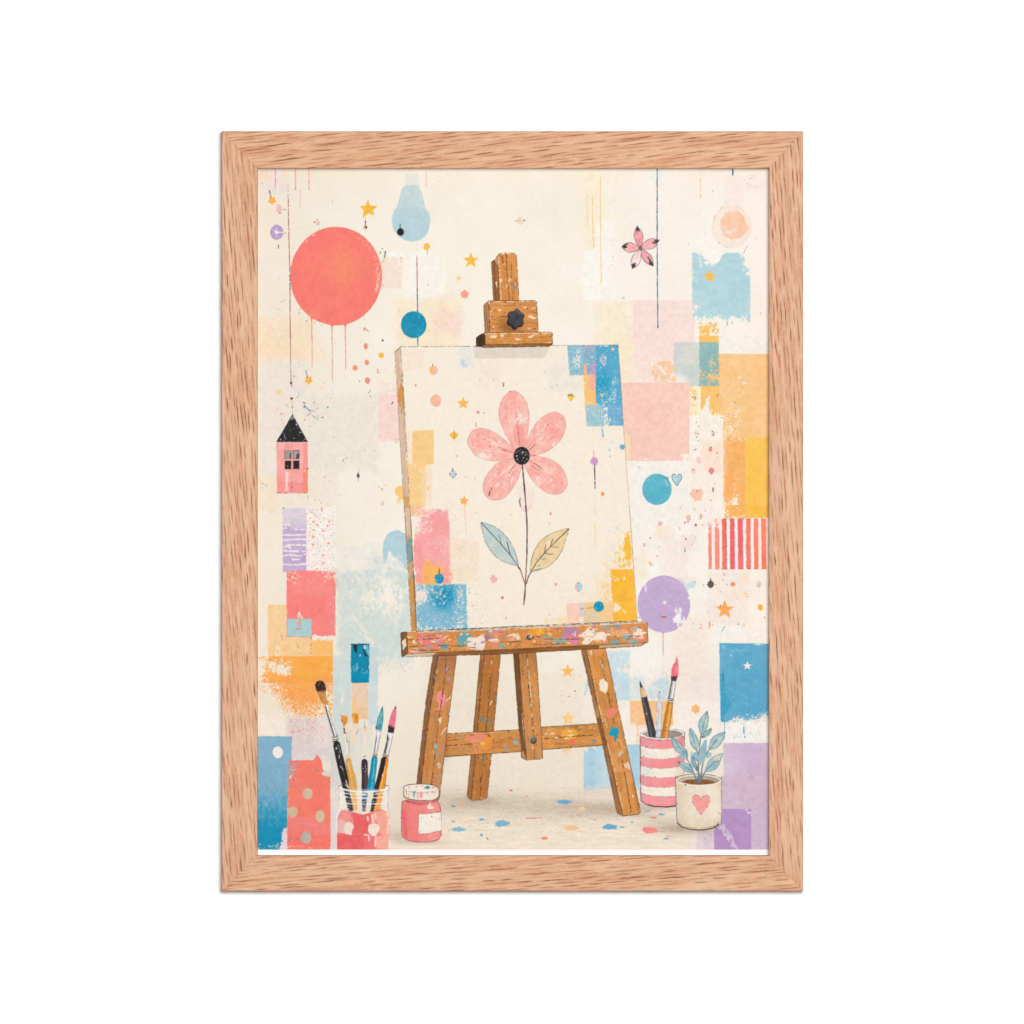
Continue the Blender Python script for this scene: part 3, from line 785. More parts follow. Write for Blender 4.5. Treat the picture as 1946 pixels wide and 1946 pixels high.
wash('BL', 640, 480, 830, 800, (240, 228, 218), 0.6, 12, wear=0.2)
rect('BL', 330, 470, 860, 960, (244, 128, 96), a=0.75, wob=1.0, curl=True, hard=0.16, wear=0.80, wsc=(3, 3), edge=0.1, wf=lambda X, Y: 0.16 * sstep(1390, 1440, Y) + 0.15 * sstep(600, 630, X))
spatter('BL', 340, 480, 830, 940, 120, [(243, 110, 88), (245, 140, 100), (226, 90, 80)], 1.5, 7, 0.85, stretch=1.0)
rect('BL', 835, 790, 965, 1262, (214, 201, 207), a=0.9, wob=0.6, edge=0.1); rect('BL', 828, 1255, 940, 1990, (224, 215, 215), a=0.9, wob=0.5)
wash('BL', 828, 1260, 930, 1540, (238, 226, 212), 0.7, 6)
# columns of pale blue, beige
rect('BL', 860, -40, 1068, 880, (207, 218, 214), a=0.95, wob=0.3, wear=0.03, wsc=(4, 7), c2=(210, 218, 215), wf=lambda X, Y: 0.5 * np.exp(-(((X - 650) / 5) ** 2 + ((Y - 1322) / 22) ** 2)))
rect('LL', 862, 1700, 1068, 2000, (207, 218, 215), a=0.9, wob=0.3, wear=0.05, c2=(216, 222, 220))
rect('BL', 1264, -40, 1376, 560, (203, 217, 221), a=0.85, wob=0.3, wear=0.22, wsc=(5, 9))
rect('LL', 1264, 1600, 1376, 2000, (203, 217, 220), a=0.85, wob=0.4, wear=0.25, wsc=(5, 7))
wash('BL', 830, 560, 1300, 1300, (222, 220, 210), 0.75, 14, wear=0.15, wsc=(6, 8))
rect('BL', 1072, 30, 1264, 500, (237, 208, 180), wob=0.3, edge=0.05, c2=(240, 200, 160), mixf=lambda X, Y: sstep(1322, 1362, Y) * 0.9 + 0.2 * fbm(X / 8, Y / 20, 4), wf=lambda X, Y: 0.7 * sstep(1362, 1372, Y) * sstep(690, 680, X), wear=0.02)
fill(smooth(p('BL', 1085, 250, 1115, 260, 1130, 330, 1150, 430, 1080, 430)), (247, 196, 120), a=0.6, wear=0.2)
rect('LL', 1067, 1567, 1271, 2010, (14, 140, 172), wob=0.5, edge=0.03, c2=(20, 132, 165)); rect('BL', 1067, -40, 1271, 38, (16, 142, 176), wob=0.5, edge=0.05)
fill(smooth(p('LL', 1095, 1580, 1140, 1572, 1135, 1620, 1133, 1668, 1110, 1655, 1098, 1620)), (40, 44, 50), wob=0.5)
fill(smooth(p('LL', 1205, 1640, 1215, 1595, 1222, 1660, 1255, 1705, 1225, 1702)), (36, 42, 50), wob=0.4)
fill(smooth(p('LL', 1225, 1585, 1265, 1575, 1270, 1690, 1262, 1705, 1240, 1650)), (120, 185, 210), wob=0.8, a=0.9)
fill(smooth(p('LL', 1212, 1580, 1228, 1575, 1222, 1600, 1240, 1612, 1215, 1625)), (235, 240, 240), wob=0.5)
line('LL', [1068, 1570, 1270, 1570], 2.2, (30, 50, 62), 0.85, gap=0.3); line('LL', [1068, 1570, 1068, 1930], 1.3, (10, 90, 120), 0.7, gap=0.3); line('LL', [1270, 1580, 1270, 1930], 1.3, (10, 90, 120), 0.7, gap=0.4)
fill(smooth(p('LL', 1080, 1820, 1110, 1800, 1135, 1825, 1145, 1860, 1110, 1895, 1085, 1865)), (100, 175, 198), a=0.85, wear=0.35, wsc=(2, 2)); line('LL', [1135, 1790, 1140, 1850], 1.4, (190, 220, 226)); ell('LL', 1170, 1698, 8, 12, (200, 225, 230), wob=0)
for x, y in ((1195, 1858), (1185, 1890), (1250, 1880), (1245, 1900), (1210, 1905), (1225, 1890)):
    ell('LL', x, y, 5, 8, (150, 205, 220), wob=0, n=8)
spatter('BL', 1080, 60, 1260, 260, 26, [(110, 92, 80), (160, 130, 105)], 1, 4.5, 0.7, stretch=0.8)
# blue block with white dot, coral block with dots
fill(p('BL', -30, 688, 392, 690, 388, 970, 350, 1300, 340, 1600, 330, 1850, 300, 1990, -30, 1990), (134, 180, 204), wob=0.7, edge=0.06, c2=(24, 146, 182), wsc=(3, 3),
     mixf=lambda X, Y: sstep(1490, 1585, Y - (fbm(X / 5, Y / 7, 12, 3) - 0.5) * 70), wf=lambda X, Y: 0.55 * sstep(1555, 1592, Y + (X - 545) * 0.6) * sstep(528, 545, X) + 0.25 * sstep(1594, 1606, Y))
rect('BL', 0, 1000, 330, 1500, (122, 170, 196), a=0.35, wear=0.4, wsc=(5, 9))
ell('BL', 230, 872, 58, 66, (246, 238, 230), rag=0.01)
spatter('BL', 60, 700, 380, 1320, 30, [(214, 208, 196), (170, 200, 212)], 1.5, 8, 0.7)
fill(p('BL', 280, 1800, 310, 1730, 330, 1740, 330, 1820, 350, 1880, 330, 1990, 250, 1990, 285, 1890), (236, 214, 222), wob=1.2, wear=0.15)
fill(p('BL', 358, 965, 640, 958, 655, 915, 680, 900, 705, 930, 735, 980, 740, 1060, 770, 1080, 820, 1100, 828, 1160, 832, 1990, 335, 1990, 345, 1500), (247, 124, 106), wob=0.7, edge=0.09, c2=(245, 132, 112), wsc=(3, 3),
     wf=lambda X, Y: 0.6 * np.exp(-(((X - 617) / 8) ** 2 + ((Y - 1466) / 9) ** 2)) + 0.45 * np.exp(-(((X - 555) / 9) ** 2 + ((Y - 1468) / 14) ** 2)))
fill(smooth(p('BL', 360, 1030, 410, 1010, 440, 1050, 440, 1110, 400, 1150, 370, 1130)), (170, 160, 165), a=0.7, wear=0.35)
ell('BL', 455, 990, 14, 24, (150, 160, 175), a=0.7)
fill(smooth(p('BL', 740, 1090, 780, 1075, 826, 1090, 828, 1145, 780, 1140)), (224, 214, 208), wob=0.9, a=0.9)
fill(smooth(p('BL', 340, 1630, 480, 1605, 640, 1630, 780, 1690, 832, 1760), 6, False) + p('BL', 832, 1990, 336, 1990), (240, 138, 132), a=0.85, wob=0.6, edge=0.1, c2=(246, 118, 104), mixf=lambda X, Y: np.clip(sstep(1565, 1590, Y + (X - 560) * -0.15) * 0.7 + 0.6 * uni(fbm(X / 30, Y / 2.2, 6, 2), 2) - 0.2, 0, 1))
for x, y, rx, ry, c in ((571, 1345, 57, 65, (220, 190, 160)), (400, 1555, 57, 63, (219, 190, 158)), (713, 1602, 54, 69, (219, 190, 160)), (553, 1846, 58, 70, (192, 180, 168))):
    ell('BL', x, y, rx, ry, c, rag=0.035, wob=0.2, c2=tuple(q - 8 for q in c))
spatter('BL', 350, 1100, 820, 1900, 60, [(250, 160, 140), (250, 190, 170)], 1, 5, 0.7)
for x, y in ((456, 1861), (368, 1865), (360, 1890), (410, 1190), (675, 1080), (745, 1085)):
    ell('BL', x, y, 9, 13, (96, 130, 160), a=0.8, wob=0, rag=0.3, n=10)
rect('BL', -30, 1935, 980, 2000, (248, 232, 222), a=0.9, wear=0.8, wsc=(3, 2))
# ---------------------------------------------------------------- hanging shapes at the upper left
for x, y1 in ((203, 222), (432, 244), (585, 246)):
    line('TL', [x, -20, x, y1], 1.5, (230, 130, 140), 0.9, gap=0.1)
line('TL', [485, 250, 485, 438], 1.2, (225, 130, 140), 0.75, gap=0.35)
line('TL', [850, 340, 851, 480], 1.1, (120, 100, 95), 0.5, gap=0.55)
line('TL', [1925, -10, 1925, 200], 1.3, (235, 150, 150), 0.75, gap=0.2)
line('TL', [346, 190, 348, 360], 1.0, (120, 100, 96), 0.6, gap=0.3)
line('TL', [350, 350, 352, 560, 356, 800, 362, 1000, 370, 1180], 1.6, (170, 96, 100), 0.95, gap=0.12)
line('TL', [366, 1120, 370, 1380], 1.7, (84, 76, 80), 0.9, gap=0.15)
line('TL', [370, 1380, 370, 1600, 373, 1950], 1.7, (184, 90, 96), 0.95, gap=0.06)
line('ML', [373, -10, 376, 270, 381, 500], 1.2, (130, 110, 112), 0.9, gap=0.1)
line('ML', [373, -10, 377, 250], 1.2, (190, 110, 110), 0.6, gap=0.3)
# mobile above the house
ell('ML', 384, 519, 15, 12, (54, 56, 80), rag=0.15); fill(p('ML', 376, 532, 396, 532, 386, 572), (224, 124, 124))
fill(p('ML', 368, 680, 385, 690, 402, 678, 405, 692, 388, 714, 370, 694), (52, 54, 66)); line('ML', [389, 715, 391, 770], 1.4, (238, 190, 90), 0.9, gap=0.15)
ell('ML', 394, 792, 7, 8, (90, 80, 76), wob=0); line('ML', [394, 800, 396, 875], 1.0, (190, 150, 100), 0.8, gap=0.2)
# rag flowers and spots at the left edge
def rag_flower(t, cx, cy, r, c):
    for i in range(5):
        a = 0.3 + i * 1.257
        ell(t, cx + r * 0.72 * math.cos(a), cy + r * 0.78 * math.sin(a), r * 0.30, r * 0.30, c, wob=0.2, n=14)
    ell(t, cx, cy, r * 0.66, r * 0.66, c, wob=0.2, n=16)
    ell(t, cx - 4, cy - 4, r * 0.17, r * 0.19, (253, 228, 170), wob=0, n=10)
rag_flower('TL', 166, 368, 46, (251, 178, 58)); line('TL', [134, 255, 140, 280, 152, 330], 1.4, (84, 78, 74), 0.9); line('TL', [133, 252, 140, 285], 2, (84, 78, 74), 0.8)
rag_flower('ML', 583, 487, 46, (251, 180, 56)); line('ML', [552, 378, 560, 410, 570, 450], 1.5, (84, 78, 74), 0.9)
ell('TL', 244, 465, 31, 46, (243, 192, 194), rag=0.08); ell('TL', 238, 430, 22, 20, (243, 196, 198), rag=0.1); line('TL', [280, 470, 330, 470], 1.2, (110, 104, 100), 0.8); ell('TL', 256, 511, 7, 8, (90, 84, 80), wob=0)
ell('TL', 219, 730, 77, 85, (188, 162, 205), wob=0.3, wear=0.01, edge=0.06)
fill(p('TL', 215, 700, 224, 716, 240, 728, 228, 742, 220, 760, 208, 744, 192, 732, 206, 720), (250, 240, 232), wob=0.3); line('TL', [215, 688, 216, 712], 1.6, (248, 238, 232), 0.9); line('TL', [180, 706, 205, 722], 1.6, (248, 238, 232), 0.9); line('TL', [236, 730, 292, 731], 2.0, (246, 236, 232), 0.9)
ell('TL', 221, 775, 6, 7, (250, 240, 232), wob=0); ell('TL', 310, 735, 6, 6, (90, 84, 80), wob=0, a=0.8); ell('TL', 325, 745, 3, 3, (90, 84, 80), wob=0, a=0.7)
line('TL', [238, 875, 238, 908], 2.0, (66, 62, 62)); ell('TL', 215, 900, 5, 10, (250, 215, 160), wob=0)
fill(smooth(p('TL', 658, 620, 680, 592, 706, 605, 714, 625, 690, 650, 665, 640)), (240, 206, 204), wob=0.3); fill(smooth(p('TL', 690, 598, 714, 625, 690, 655, 685, 640, 702, 622)), (168, 202, 210)); ell('TL', 647, 613, 7, 8, (70, 66, 64), wob=0); ell('TL', 678, 586, 5, 6, (90, 80, 80), wob=0)
# big coral disc with drips
for x, y0, y1 in ((618, 1690, 1960), (848, 1780, 1960), (999, 1770, 1960)):
    fill(p('TL', x - 26, y0 - 15, x - 8, y0 + 25, x - 5, y0 + 60, x - 3, y1, x + 3, y1, x + 4, y0 + 60, x + 8, y0 + 30, x + 24, y0 + 5), (238, 118, 112), wob=0.2)
line('ML', [623, -20, 622, 342], 1.3, (234, 124, 122), 0.95, gap=0.08)
line('ML', [851, -20, 853, 500], 1.3, (234, 124, 122), 0.95, gap=0.08); line('ML', [853, 500, 855, 640], 1.1, (236, 170, 164), 0.8, gap=0.35)
line('ML', [1001, -20, 1006, 366], 1.3, (234, 130, 128), 0.9, gap=0.1); line('ML', [1008, 450, 1008, 520], 1.0, (236, 170, 164), 0.7, gap=0.4)
ell('TL', 896, 1230, 521, 560, (251, 126, 116), n=90, wob=0.3, soft=1.2, c2=(250, 142, 112), cs=46, tone=0.018, seed=900,
    mixf=lambda X, Y: np.clip(0.9 * np.exp(-(((X - 648) / 38) ** 2 + ((Y - 500) / 42) ** 2)) + 0.35 * np.exp(-(((X - 585) / 30) ** 2 + ((Y - 600) / 20) ** 2)) + 0.7 * (fbm(X / 22, Y / 22, 4, 3) - 0.42), 0, 1),
    wear=0.005, wsc=(1.6, 1.6), hard=0.2, wf=lambda X, Y: 0.27 * np.exp(-((np.hypot((X - 638.3) / 86.8, (Y - 524) / 93.3) - 0.93) / 0.05) ** 2) * (X > 672) * sstep(575, 540, Y) * sstep(436, 456, Y)
    + 0.07 * np.exp(-(((X - 715) / 16) ** 2 + ((Y - 525) / 28) ** 2)) + 0.14 * np.exp(-(((X - 600) / 22) ** 2 + ((Y - 597) / 9) ** 2)))
outline([(638.3 + 86.9 * math.cos(a * 0.0698), 524 + 93.4 * math.sin(a * 0.0698)) for a in range(90)], 1.3, (236, 108, 104), 0.8, gap=0.12)
fill(smooth(p('TL', 540, 850, 555, 822, 568, 818, 560, 840, 546, 856)), (253, 205, 190), a=0.9)
fill(smooth(p('TL', 610, 770, 660, 738, 655, 752, 620, 775)), (253, 215, 200), a=0.8)
fill(p('TL', 770, 1752, 776, 1775, 764, 1772), (250, 225, 210))
spatter('TL', 480, 1520, 960, 1720, 50, [(253, 170, 155), (254, 185, 165)], 1.5, 6, 0.7, stretch=0.8)
spatter('TL', 420, 760, 1380, 1660, 90, [(253, 165, 150), (253, 180, 165)], 1.2, 4, 0.5)
# star, drop, teal disc
fill(p('TL', 1259, 352, 1283, 425, 1368, 432, 1310, 485, 1328, 530, 1290, 525, 1265, 512, 1193, 570, 1212, 478, 1168, 430, 1235, 425), (251, 190, 68), wob=0.2, c2=(252, 180, 60))
line('TL', [1322, 485, 1334, 530], 1.2, (250, 200, 110), 0.8); line('TL', [1290, 520, 1320, 552], 1.2, (250, 200, 110), 0.6)
line('TL', [1230, 560, 1230, 606], 0.9, (170, 150, 130), 0.7); line('TL', [1231, 606, 1231, 660], 2.0, (70, 62, 56), 0.9, gap=0.1); fill(smooth(p('TL', 1210, 668, 1235, 650, 1252, 672, 1238, 695, 1222, 690)), (150, 120, 95)); ell('TL', 1240, 672, 8, 14, (90, 80, 70)); ell('TL', 1222, 690, 14, 18, (248, 200, 150), a=0.6)
rect('TL', 1690, 60, 1830, 206, (228, 231, 222), a=0.75, wob=0.3, soft=6)
fill(smooth(p('TL', 1680, 196, 1755, 190, 1830, 198, 1870, 270, 1900, 380, 1925, 480, 1960, 540, 1968, 610, 1945, 720, 1890, 790, 1820, 826, 1750, 833, 1680, 815, 1600, 760,
              1550, 690, 1532, 600, 1545, 520, 1585, 450, 1615, 350, 1640, 260)), (200, 219, 219), wob=0.3, c2=(184, 212, 219), mixf=lambda X, Y: sstep(365, 455, Y) * 0.85 - 0.5 * np.exp(-(((X - 788) / 14) ** 2 + ((Y - 425) / 22) ** 2)), wear=0.005)
fill(smooth(p('TL', 1535, 600, 1550, 520, 1590, 450, 1930, 470, 1966, 560, 1966, 610, 1945, 720, 1890, 790, 1820, 826, 1750, 833, 1680, 815, 1600, 760, 1550, 690)), (176, 208, 218), a=0.35, wob=0.3, soft=3)
spatter('TL', 1740, 270, 1820, 330, 18, [(222, 228, 220), (232, 232, 222)], 1, 5, 0.8)
ell('TL', 1631, 728, 41, 45, (40, 40, 44), n=10, rag=0.02, wob=0.3); line('TL', [1626, 642, 1627, 690], 1.6, (58, 58, 60)); ell('TL', 1689, 720, 5, 5, (120, 130, 135), wob=0)
fill(smooth(p('TL', 1600, 765, 1610, 780, 1640, 775, 1670, 755, 1650, 790, 1615, 788)), (120, 170, 190), a=0.4)
line('TL', [1818, 835, 1818, 1010], 0.9, (200, 190, 185), 0.6, gap=0.3); line('TL', [1819, 1015, 1822, 1420], 1.7, (190, 96, 104), 0.95, gap=0.06); line('TL', [1822, 1380, 1826, 1640], 1.8, (66, 84, 92), 0.95, gap=0.04)
line('ML', [1828, -5, 1829, 105], 1.9, (60, 120, 134), 0.95)
ell('TL', 1781, 1785, 146, 154, (30, 142, 176), wob=0.3, n=50, c2=(40, 152, 184), cs=22, wear=0.003, tone=0.03)
for x, y in ((1781, 1787), (1888, 1787), (1692, 1840), (1828, 1900)):
    ell('TL', x, y, 6, 6, (140, 195, 205), wob=0, a=0.8)
line('TL', [1838, 1680, 1845, 1710], 2.5, (110, 180, 200), 0.6); line('TL', [1690, 1700, 1710, 1720], 1.2, (100, 180, 200), 0.5)
ell('TL', 1922, 896, 29, 40, (251, 192, 92), rag=0.05); ell('TM', 8, 890, 30, 34, (251, 192, 92), rag=0.06); line('TM', [5, 935, 5, 980], 1.3, (130, 120, 110), 0.8)
line('TL', [1452, 955, 1460, 958, 1445, 1020], 2.3, (70, 96, 100), 0.9, curve=True); line('TL', [1402, 955, 1395, 990], 2.2, (170, 130, 90), 0.9, gap=0.2); ell('TL', 1424, 918, 6, 6, (80, 74, 70), wob=0)
line('TL', [1440, 1050, 1410, 1080], 1.2, (170, 130, 110), 0.7, gap=0.2)
ell('TL', 1219, 1832, 15, 20, (250, 150, 120)); fill(p('TL', 1235, 1830, 1262, 1850, 1268, 1874, 1248, 1862), (110, 180, 195)); line('TL', [1214, 1690, 1216, 1740], 1.0, (190, 170, 165), 0.6)
for x, y, r in ((474, 1655, 8), (487, 1603, 6), (558, 1742, 9), (652, 1762, 7), (275, 1527, 8), (299, 1503, 7), (240, 1612, 5), (258, 1608, 5), (181, 1728, 5), (1428, 1330, 7), (1432, 1350, 5), (1427, 1372, 5),
                (1620, 1626, 6), (500, 684, 5), (703, 700, 7), (1218, 770, 5), (732, 1795, 6), (840, 240, 4), (52, 172, 7), (1632, 1022, 7), (247, 1256, 5)):
    ell('TL', x, y, r, r * 1.2, (110, 98, 90), rag=0.25, wob=0, n=9, a=0.75)
fill(smooth(p('TL', 455, 1630, 470, 1605, 480, 1612, 465, 1640)), (250, 205, 130), a=0.8)
# ---- top centre
star('TM', 503, 1052, 96, (252, 192, 70), rot=0.0, inner=0.42)
for x, y, r in ((1115, 593, 7), (148, 146, 6), (1455, 477, 5), (1474, 502, 4), (166, 1532, 5), (185, 1625, 6), (115, 1228, 5), (15, 1325, 6), (15, 1340, 4)):
    ell('TM', x, y, r, r * 1.1, (110, 100, 96), rag=0.2, wob=0, n=9, a=0.75)
fill(smooth(p('TM', 1030, 600, 1045, 560, 1070, 553, 1100, 570, 1118, 592, 1105, 620, 1075, 650, 1045, 632)), (240, 221, 198), wob=0.2)
line('TM', [1005, 599, 1040, 600], 1.1, (120, 112, 106), 0.8, gap=0.25); line('TM', [1060, 600, 1088, 598], 1.6, (190, 176, 162), 0.8, gap=0.3); ell('TM', 1115, 594, 7, 7, (66, 62, 60), wob=0)
fill(smooth(p('TM', 325, 1245, 350, 1235, 358, 1215, 372, 1235, 385, 1255, 368, 1275, 358, 1293, 342, 1275)), (250, 216, 160), wob=0.4); ell('TM', 380, 1256, 4, 5, (200, 150, 110), wob=0)
star('TM', 432, 1437, 54, (250, 164, 140), inner=0.66, rot=0.05, wob=0.4); ell('TM', 432, 1440, 40, 42, (250, 164, 140), rag=0.04); line('TM', [434, 1480, 435, 1505], 1.2, (244, 180, 150))
for x, y, r, c in ((111, 1772, 8, (214, 110, 105)), (214, 1770, 8, (240, 120, 105)), (190, 1700, 7, (246, 170, 160)), (295, 1690, 7, (246, 180, 150)), (281, 1755, 6, (240, 150, 140)), (136, 1815, 8, (250, 190, 120)), (90, 1745, 8, (248, 170, 150)), (80, 1790, 6, (250, 180, 140)), (14, 1868, 6, (180, 150, 120))):
    ell('TM', x, y, r, r, c, wob=0, rag=0.2, n=9)
spatter('TM', 80, 1500, 420, 1900, 26, [(248, 190, 170), (250, 205, 160)], 1, 5, 0.6)
line('TM', [1826, 310, 1828, 480, 1834, 650], 1.5, (246, 208, 130), 0.9, gap=0.25); line('TM', [1890, 310, 1892, 560, 1900, 800, 1904, 910], 1.7, (245, 205, 128), 0.95, gap=0.2); ell('TM', 1901, 800, 6, 9, (244, 190, 100), wob=0); ell('TM', 1834, 636, 5, 7, (244, 190, 100), wob=0); ell('TM', 1903, 870, 5, 8, (244, 190, 100), wob=0)
# ---- top right
line('TR', [12, 100, 16, 700, 20, 1080, 24, 1310], 1.8, (245, 204, 124), 0.95, gap=0.12)
line('TR', [1156, 20, 1156, 110], 1.0, (246, 214, 140), 0.7, gap=0.3); line('TR', [1155, 110, 1156, 250], 1.8, (248, 200, 100), 0.95, gap=0.1); line('TR', [1156, 250, 1157, 340], 1.8, (248, 206, 110), 0.9, gap=0.3); ell('TR', 1157, 315, 7, 20, (250, 198, 90), wob=0)
line('TR', [662, -20, 661, 400, 661, 800, 663, 1250, 669, 1790], 2.1, (106, 112, 126), 0.97, gap=0.02); ell('TR', 670, 1805, 8, 24, (92, 112, 122), wob=0.1); ell('TR', 662, 120, 5, 30, (96, 110, 124), wob=0)
line('TR', [1525, -20, 1526, 70], 2.6, (84, 112, 118), 0.97); ell('TR', 1526, 72, 7, 12, (84, 112, 118), wob=0)
def petal(t, base, tip, wd, skew=0.0):
    (bx, by), (tx, ty) = p(t, *base)[0], p(t, *tip)[0]
    dx, dy = tx - bx, ty - by
    L = math.hypot(dx, dy); ux, uy = dx / L, dy / L
    w = wd / 6.0
    out = []
    for s, q in ((0, 0), (0.2, 0.55), (0.45, 0.95), (0.65, 1.0), (0.85, 0.62), (1.0, 0.0), (0.85, -0.62), (0.65, -1.0), (0.45, -0.95), (0.2, -0.55)):
        k = q * w + skew * w * math.sin(s * math.pi)
        out.append((bx + ux * L * s - uy * k, by + uy * L * s + ux * k))
    return smooth(out, 4)
for tip, wd, c, c2, ds in (((433, 668), 50, (247, 176, 178), (244, 150, 158), ((400, 700), (490, 730))), ((675, 822), 56, (247, 186, 186), (246, 168, 174), None), ((612, 1110), 48, (246, 176, 176), (243, 150, 156), None),
                       ((382, 1140), 50, (250, 232, 224), (247, 205, 198), None), ((258, 895), 54, (247, 190, 186), (246, 172, 170), None)):
    pt = petal('TR', (470, 915), tip, wd)
    fill(pt, c, wob=0.2, c2=c2, cs=6, wear=0.01)
    tx, ty = tip
    hx, hy = 470 + (tx - 470) * 0.74, 915 + (ty - 915) * 0.74
    mx, my = 470 + (tx - 470) * 0.86, 915 + (ty - 915) * 0.86
    nx_, ny_ = -(ty - 915) / 255, (tx - 470) / 255
    fill(p('TR', tx, ty, mx + nx_ * 26, my + ny_ * 26, hx + nx_ * 14, hy + ny_ * 14, mx, my, hx - nx_ * 10, hy - ny_ * 10, mx - nx_ * 22, my - ny_ * 22), (58, 56, 58), wob=0.4)
    outline(pt, 1.3, (96, 92, 96), 0.95, gap=0.08)
    line('TR', [470 + (tx - 470) * 0.25, 915 + (ty - 915) * 0.25, 470 + (tx - 470) * 0.5, 915 + (ty - 915) * 0.5], 1.0, (226, 120, 130), 0.7, gap=0.3)
line('TR', [433, 660, 436, 700], 2, (58, 56, 58)); line('TR', [680, 820, 640, 850, 610, 850], 2.6, (62, 60, 64), curve=True); line('TR', [615, 1110, 580, 1050, 555, 1015], 2.8, (62, 60, 64)); line('TR', [380, 1138, 410, 1080], 2.4, (62, 60, 64))
line('TR', [320, 860, 272, 895, 312, 900], 3, (60, 58, 62)); line('TR', [435, 1000, 455, 950], 2.2, (244, 160, 160), 0.8)
ell('TR', 472, 912, 23, 27, (128, 112, 98), rag=0.04); outline(smooth(p('TR', 450, 912, 472, 886, 495, 912, 472, 939)), 1.2, (86, 78, 72))
# circles top right
wash('TR', 1420, 100, 1660, 480, (250, 234, 222), 0.7, 8)
wash('TR', 1640, 60, 1900, 300, (250, 237, 229), 0.7, 14)
ell('TR', 1512, 665, 224, 242, (251, 231, 215), a=0.9, wob=0.4, n=50)
outline([(TILE['TR'][0] + (1512 + 223 * math.cos(a * 0.1257)) / 6, TILE['TR'][1] + (665 + 241 * math.sin(a * 0.1257)) / 6) for a in range(50)], 1.1, (236, 205, 186), 0.7, gap=0.3)
line('TR', [1440, 385, 1405, 440, 1380, 465], 1.3, (170, 150, 140), 0.7, gap=0.3); line('TR', [1330, 520, 1310, 570], 1.2, (170, 160, 150), 0.7, gap=0.3); line('TR', [1358, 838, 1390, 868], 1.2, (160, 150, 145), 0.6, gap=0.3); line('TR', [1690, 890, 1665, 930, 1650, 970], 1.3, (140, 140, 140), 0.8, gap=0.2); line('TR', [1440, 895, 1475, 902], 1.2, (160, 150, 145), 0.6)
fill(smooth(p('TR', 1385, 640, 1400, 570, 1450, 510, 1530, 488, 1610, 505, 1660, 570, 1675, 630, 1710, 665, 1690, 710, 1650, 760, 1590, 800, 1510, 805, 1430, 780, 1395, 710)), (251, 208, 176), wob=0.5, edge=0.1, c2=(250, 200, 166), cs=14, wsc=(2.5, 2.5),
     wf=lambda X, Y: 0.42 * np.exp(-(((X - 1385) / 13) ** 2 + ((Y - 438) / 10) ** 2)) + 0.1)
for x, y, r in ((1296, 260, 8), (1690, 175, 8), (1697, 215, 5), (1730, 198, 6), (1770, 210, 6), (1804, 224, 7), (156, 1008, 7), (148, 1104, 5), (122, 818, 5), (1018, 856, 6), (1020, 868, 4), (1800, 804, 5), (1846, 1654, 8), (272, 1482, 6), (290, 1490, 5)):
    ell('TR', x, y, r, r * 1.1, (130, 130, 130), rag=0.2, wob=0, n=9, a=0.75)
line('TR', [1720, 120, 1744, 106], 1.4, (150, 165, 165), 0.8); line('TR', [262, 1490, 285, 1470], 1.2, (150, 150, 145), 0.7)

# ---------------------------------------------------------------- middle left: house and spots
fill(p('ML', 216, 1196, 571, 1196, 574, 1778, 219, 1778), (250, 161, 156), wob=0.3, edge=0.05, ew=2, c2=(250, 178, 170), wsc=(3, 6), cs=20, wear=0.008)
rect('ML', 516, 1480, 573, 1776, (252, 143, 116), a=0.9, wob=0.8, edge=0.15); rect('ML', 520, 1200, 572, 1500, (249, 154, 150), a=0.9, wob=0.6, edge=0.1)
rect('ML', 225, 1650, 520, 1770, (248, 140, 138), a=0.6, wob=1.0, edge=0.3, wsc=(6, 6))
rect('ML', 310, 1530, 352, 1760, (251, 214, 204), a=0.85, wob=0.6, wear=0.25, edge=0.2, wsc=(2, 12)); line('ML', [333, 1550, 332, 1680], 3, (252, 226, 216), 0.8, gap=0.3)
fill(p('ML', 240, 1205, 330, 1205, 280, 1280, 236, 1290), (251, 196, 188), a=0.6, wear=0.3); fill(p('ML', 480, 1380, 516, 1300, 518, 1440, 490, 1500), (251, 206, 196), a=0.6, wear=0.3)
line('ML', [384, 1760, 392, 1600, 410, 1600], 1.0, (150, 100, 96), 0.6, gap=0.35); ell('ML', 388, 1710, 5, 12, (90, 70, 70), a=0.8, wob=0); line('ML', [219, 1776, 574, 1778], 1.3, (170, 100, 96), 0.7, gap=0.4)
fill(p('ML', 397, 874, 574, 1192, 213, 1192), (42, 42, 45), wob=0.3, edge=0.04, ew=1.5, wsc=(2, 2))
fill(p('ML', 385, 905, 410, 900, 424, 938, 400, 925, 390, 944, 372, 940), (190, 186, 182), a=0.75, wear=0.3, wsc=(1.5, 1.5))
for x, y, r in ((445, 992, 14), (442, 963, 6), (481, 1082, 9), (501, 1083, 8), (305, 1115, 7), (308, 1140, 9), (262, 1165, 10), (320, 1158, 6), (413, 1150, 7), (455, 1030, 5), (410, 1040, 4), (370, 1060, 4), (540, 1160, 8), (290, 1090, 5), (300, 1180, 5), (470, 1110, 4), (350, 990, 4), (520, 1175, 5)):
    ell('ML', x, y, r, r, (235, 230, 224), rag=0.2, wob=0, n=9, a=0.9)
spatter('ML', 290, 1000, 380, 1120, 60, [(150, 148, 146), (110, 110, 110)], 1, 3.5, 0.7)
spatter('ML', 360, 960, 540, 1190, 40, [(130, 128, 126)], 1, 3.5, 0.6)
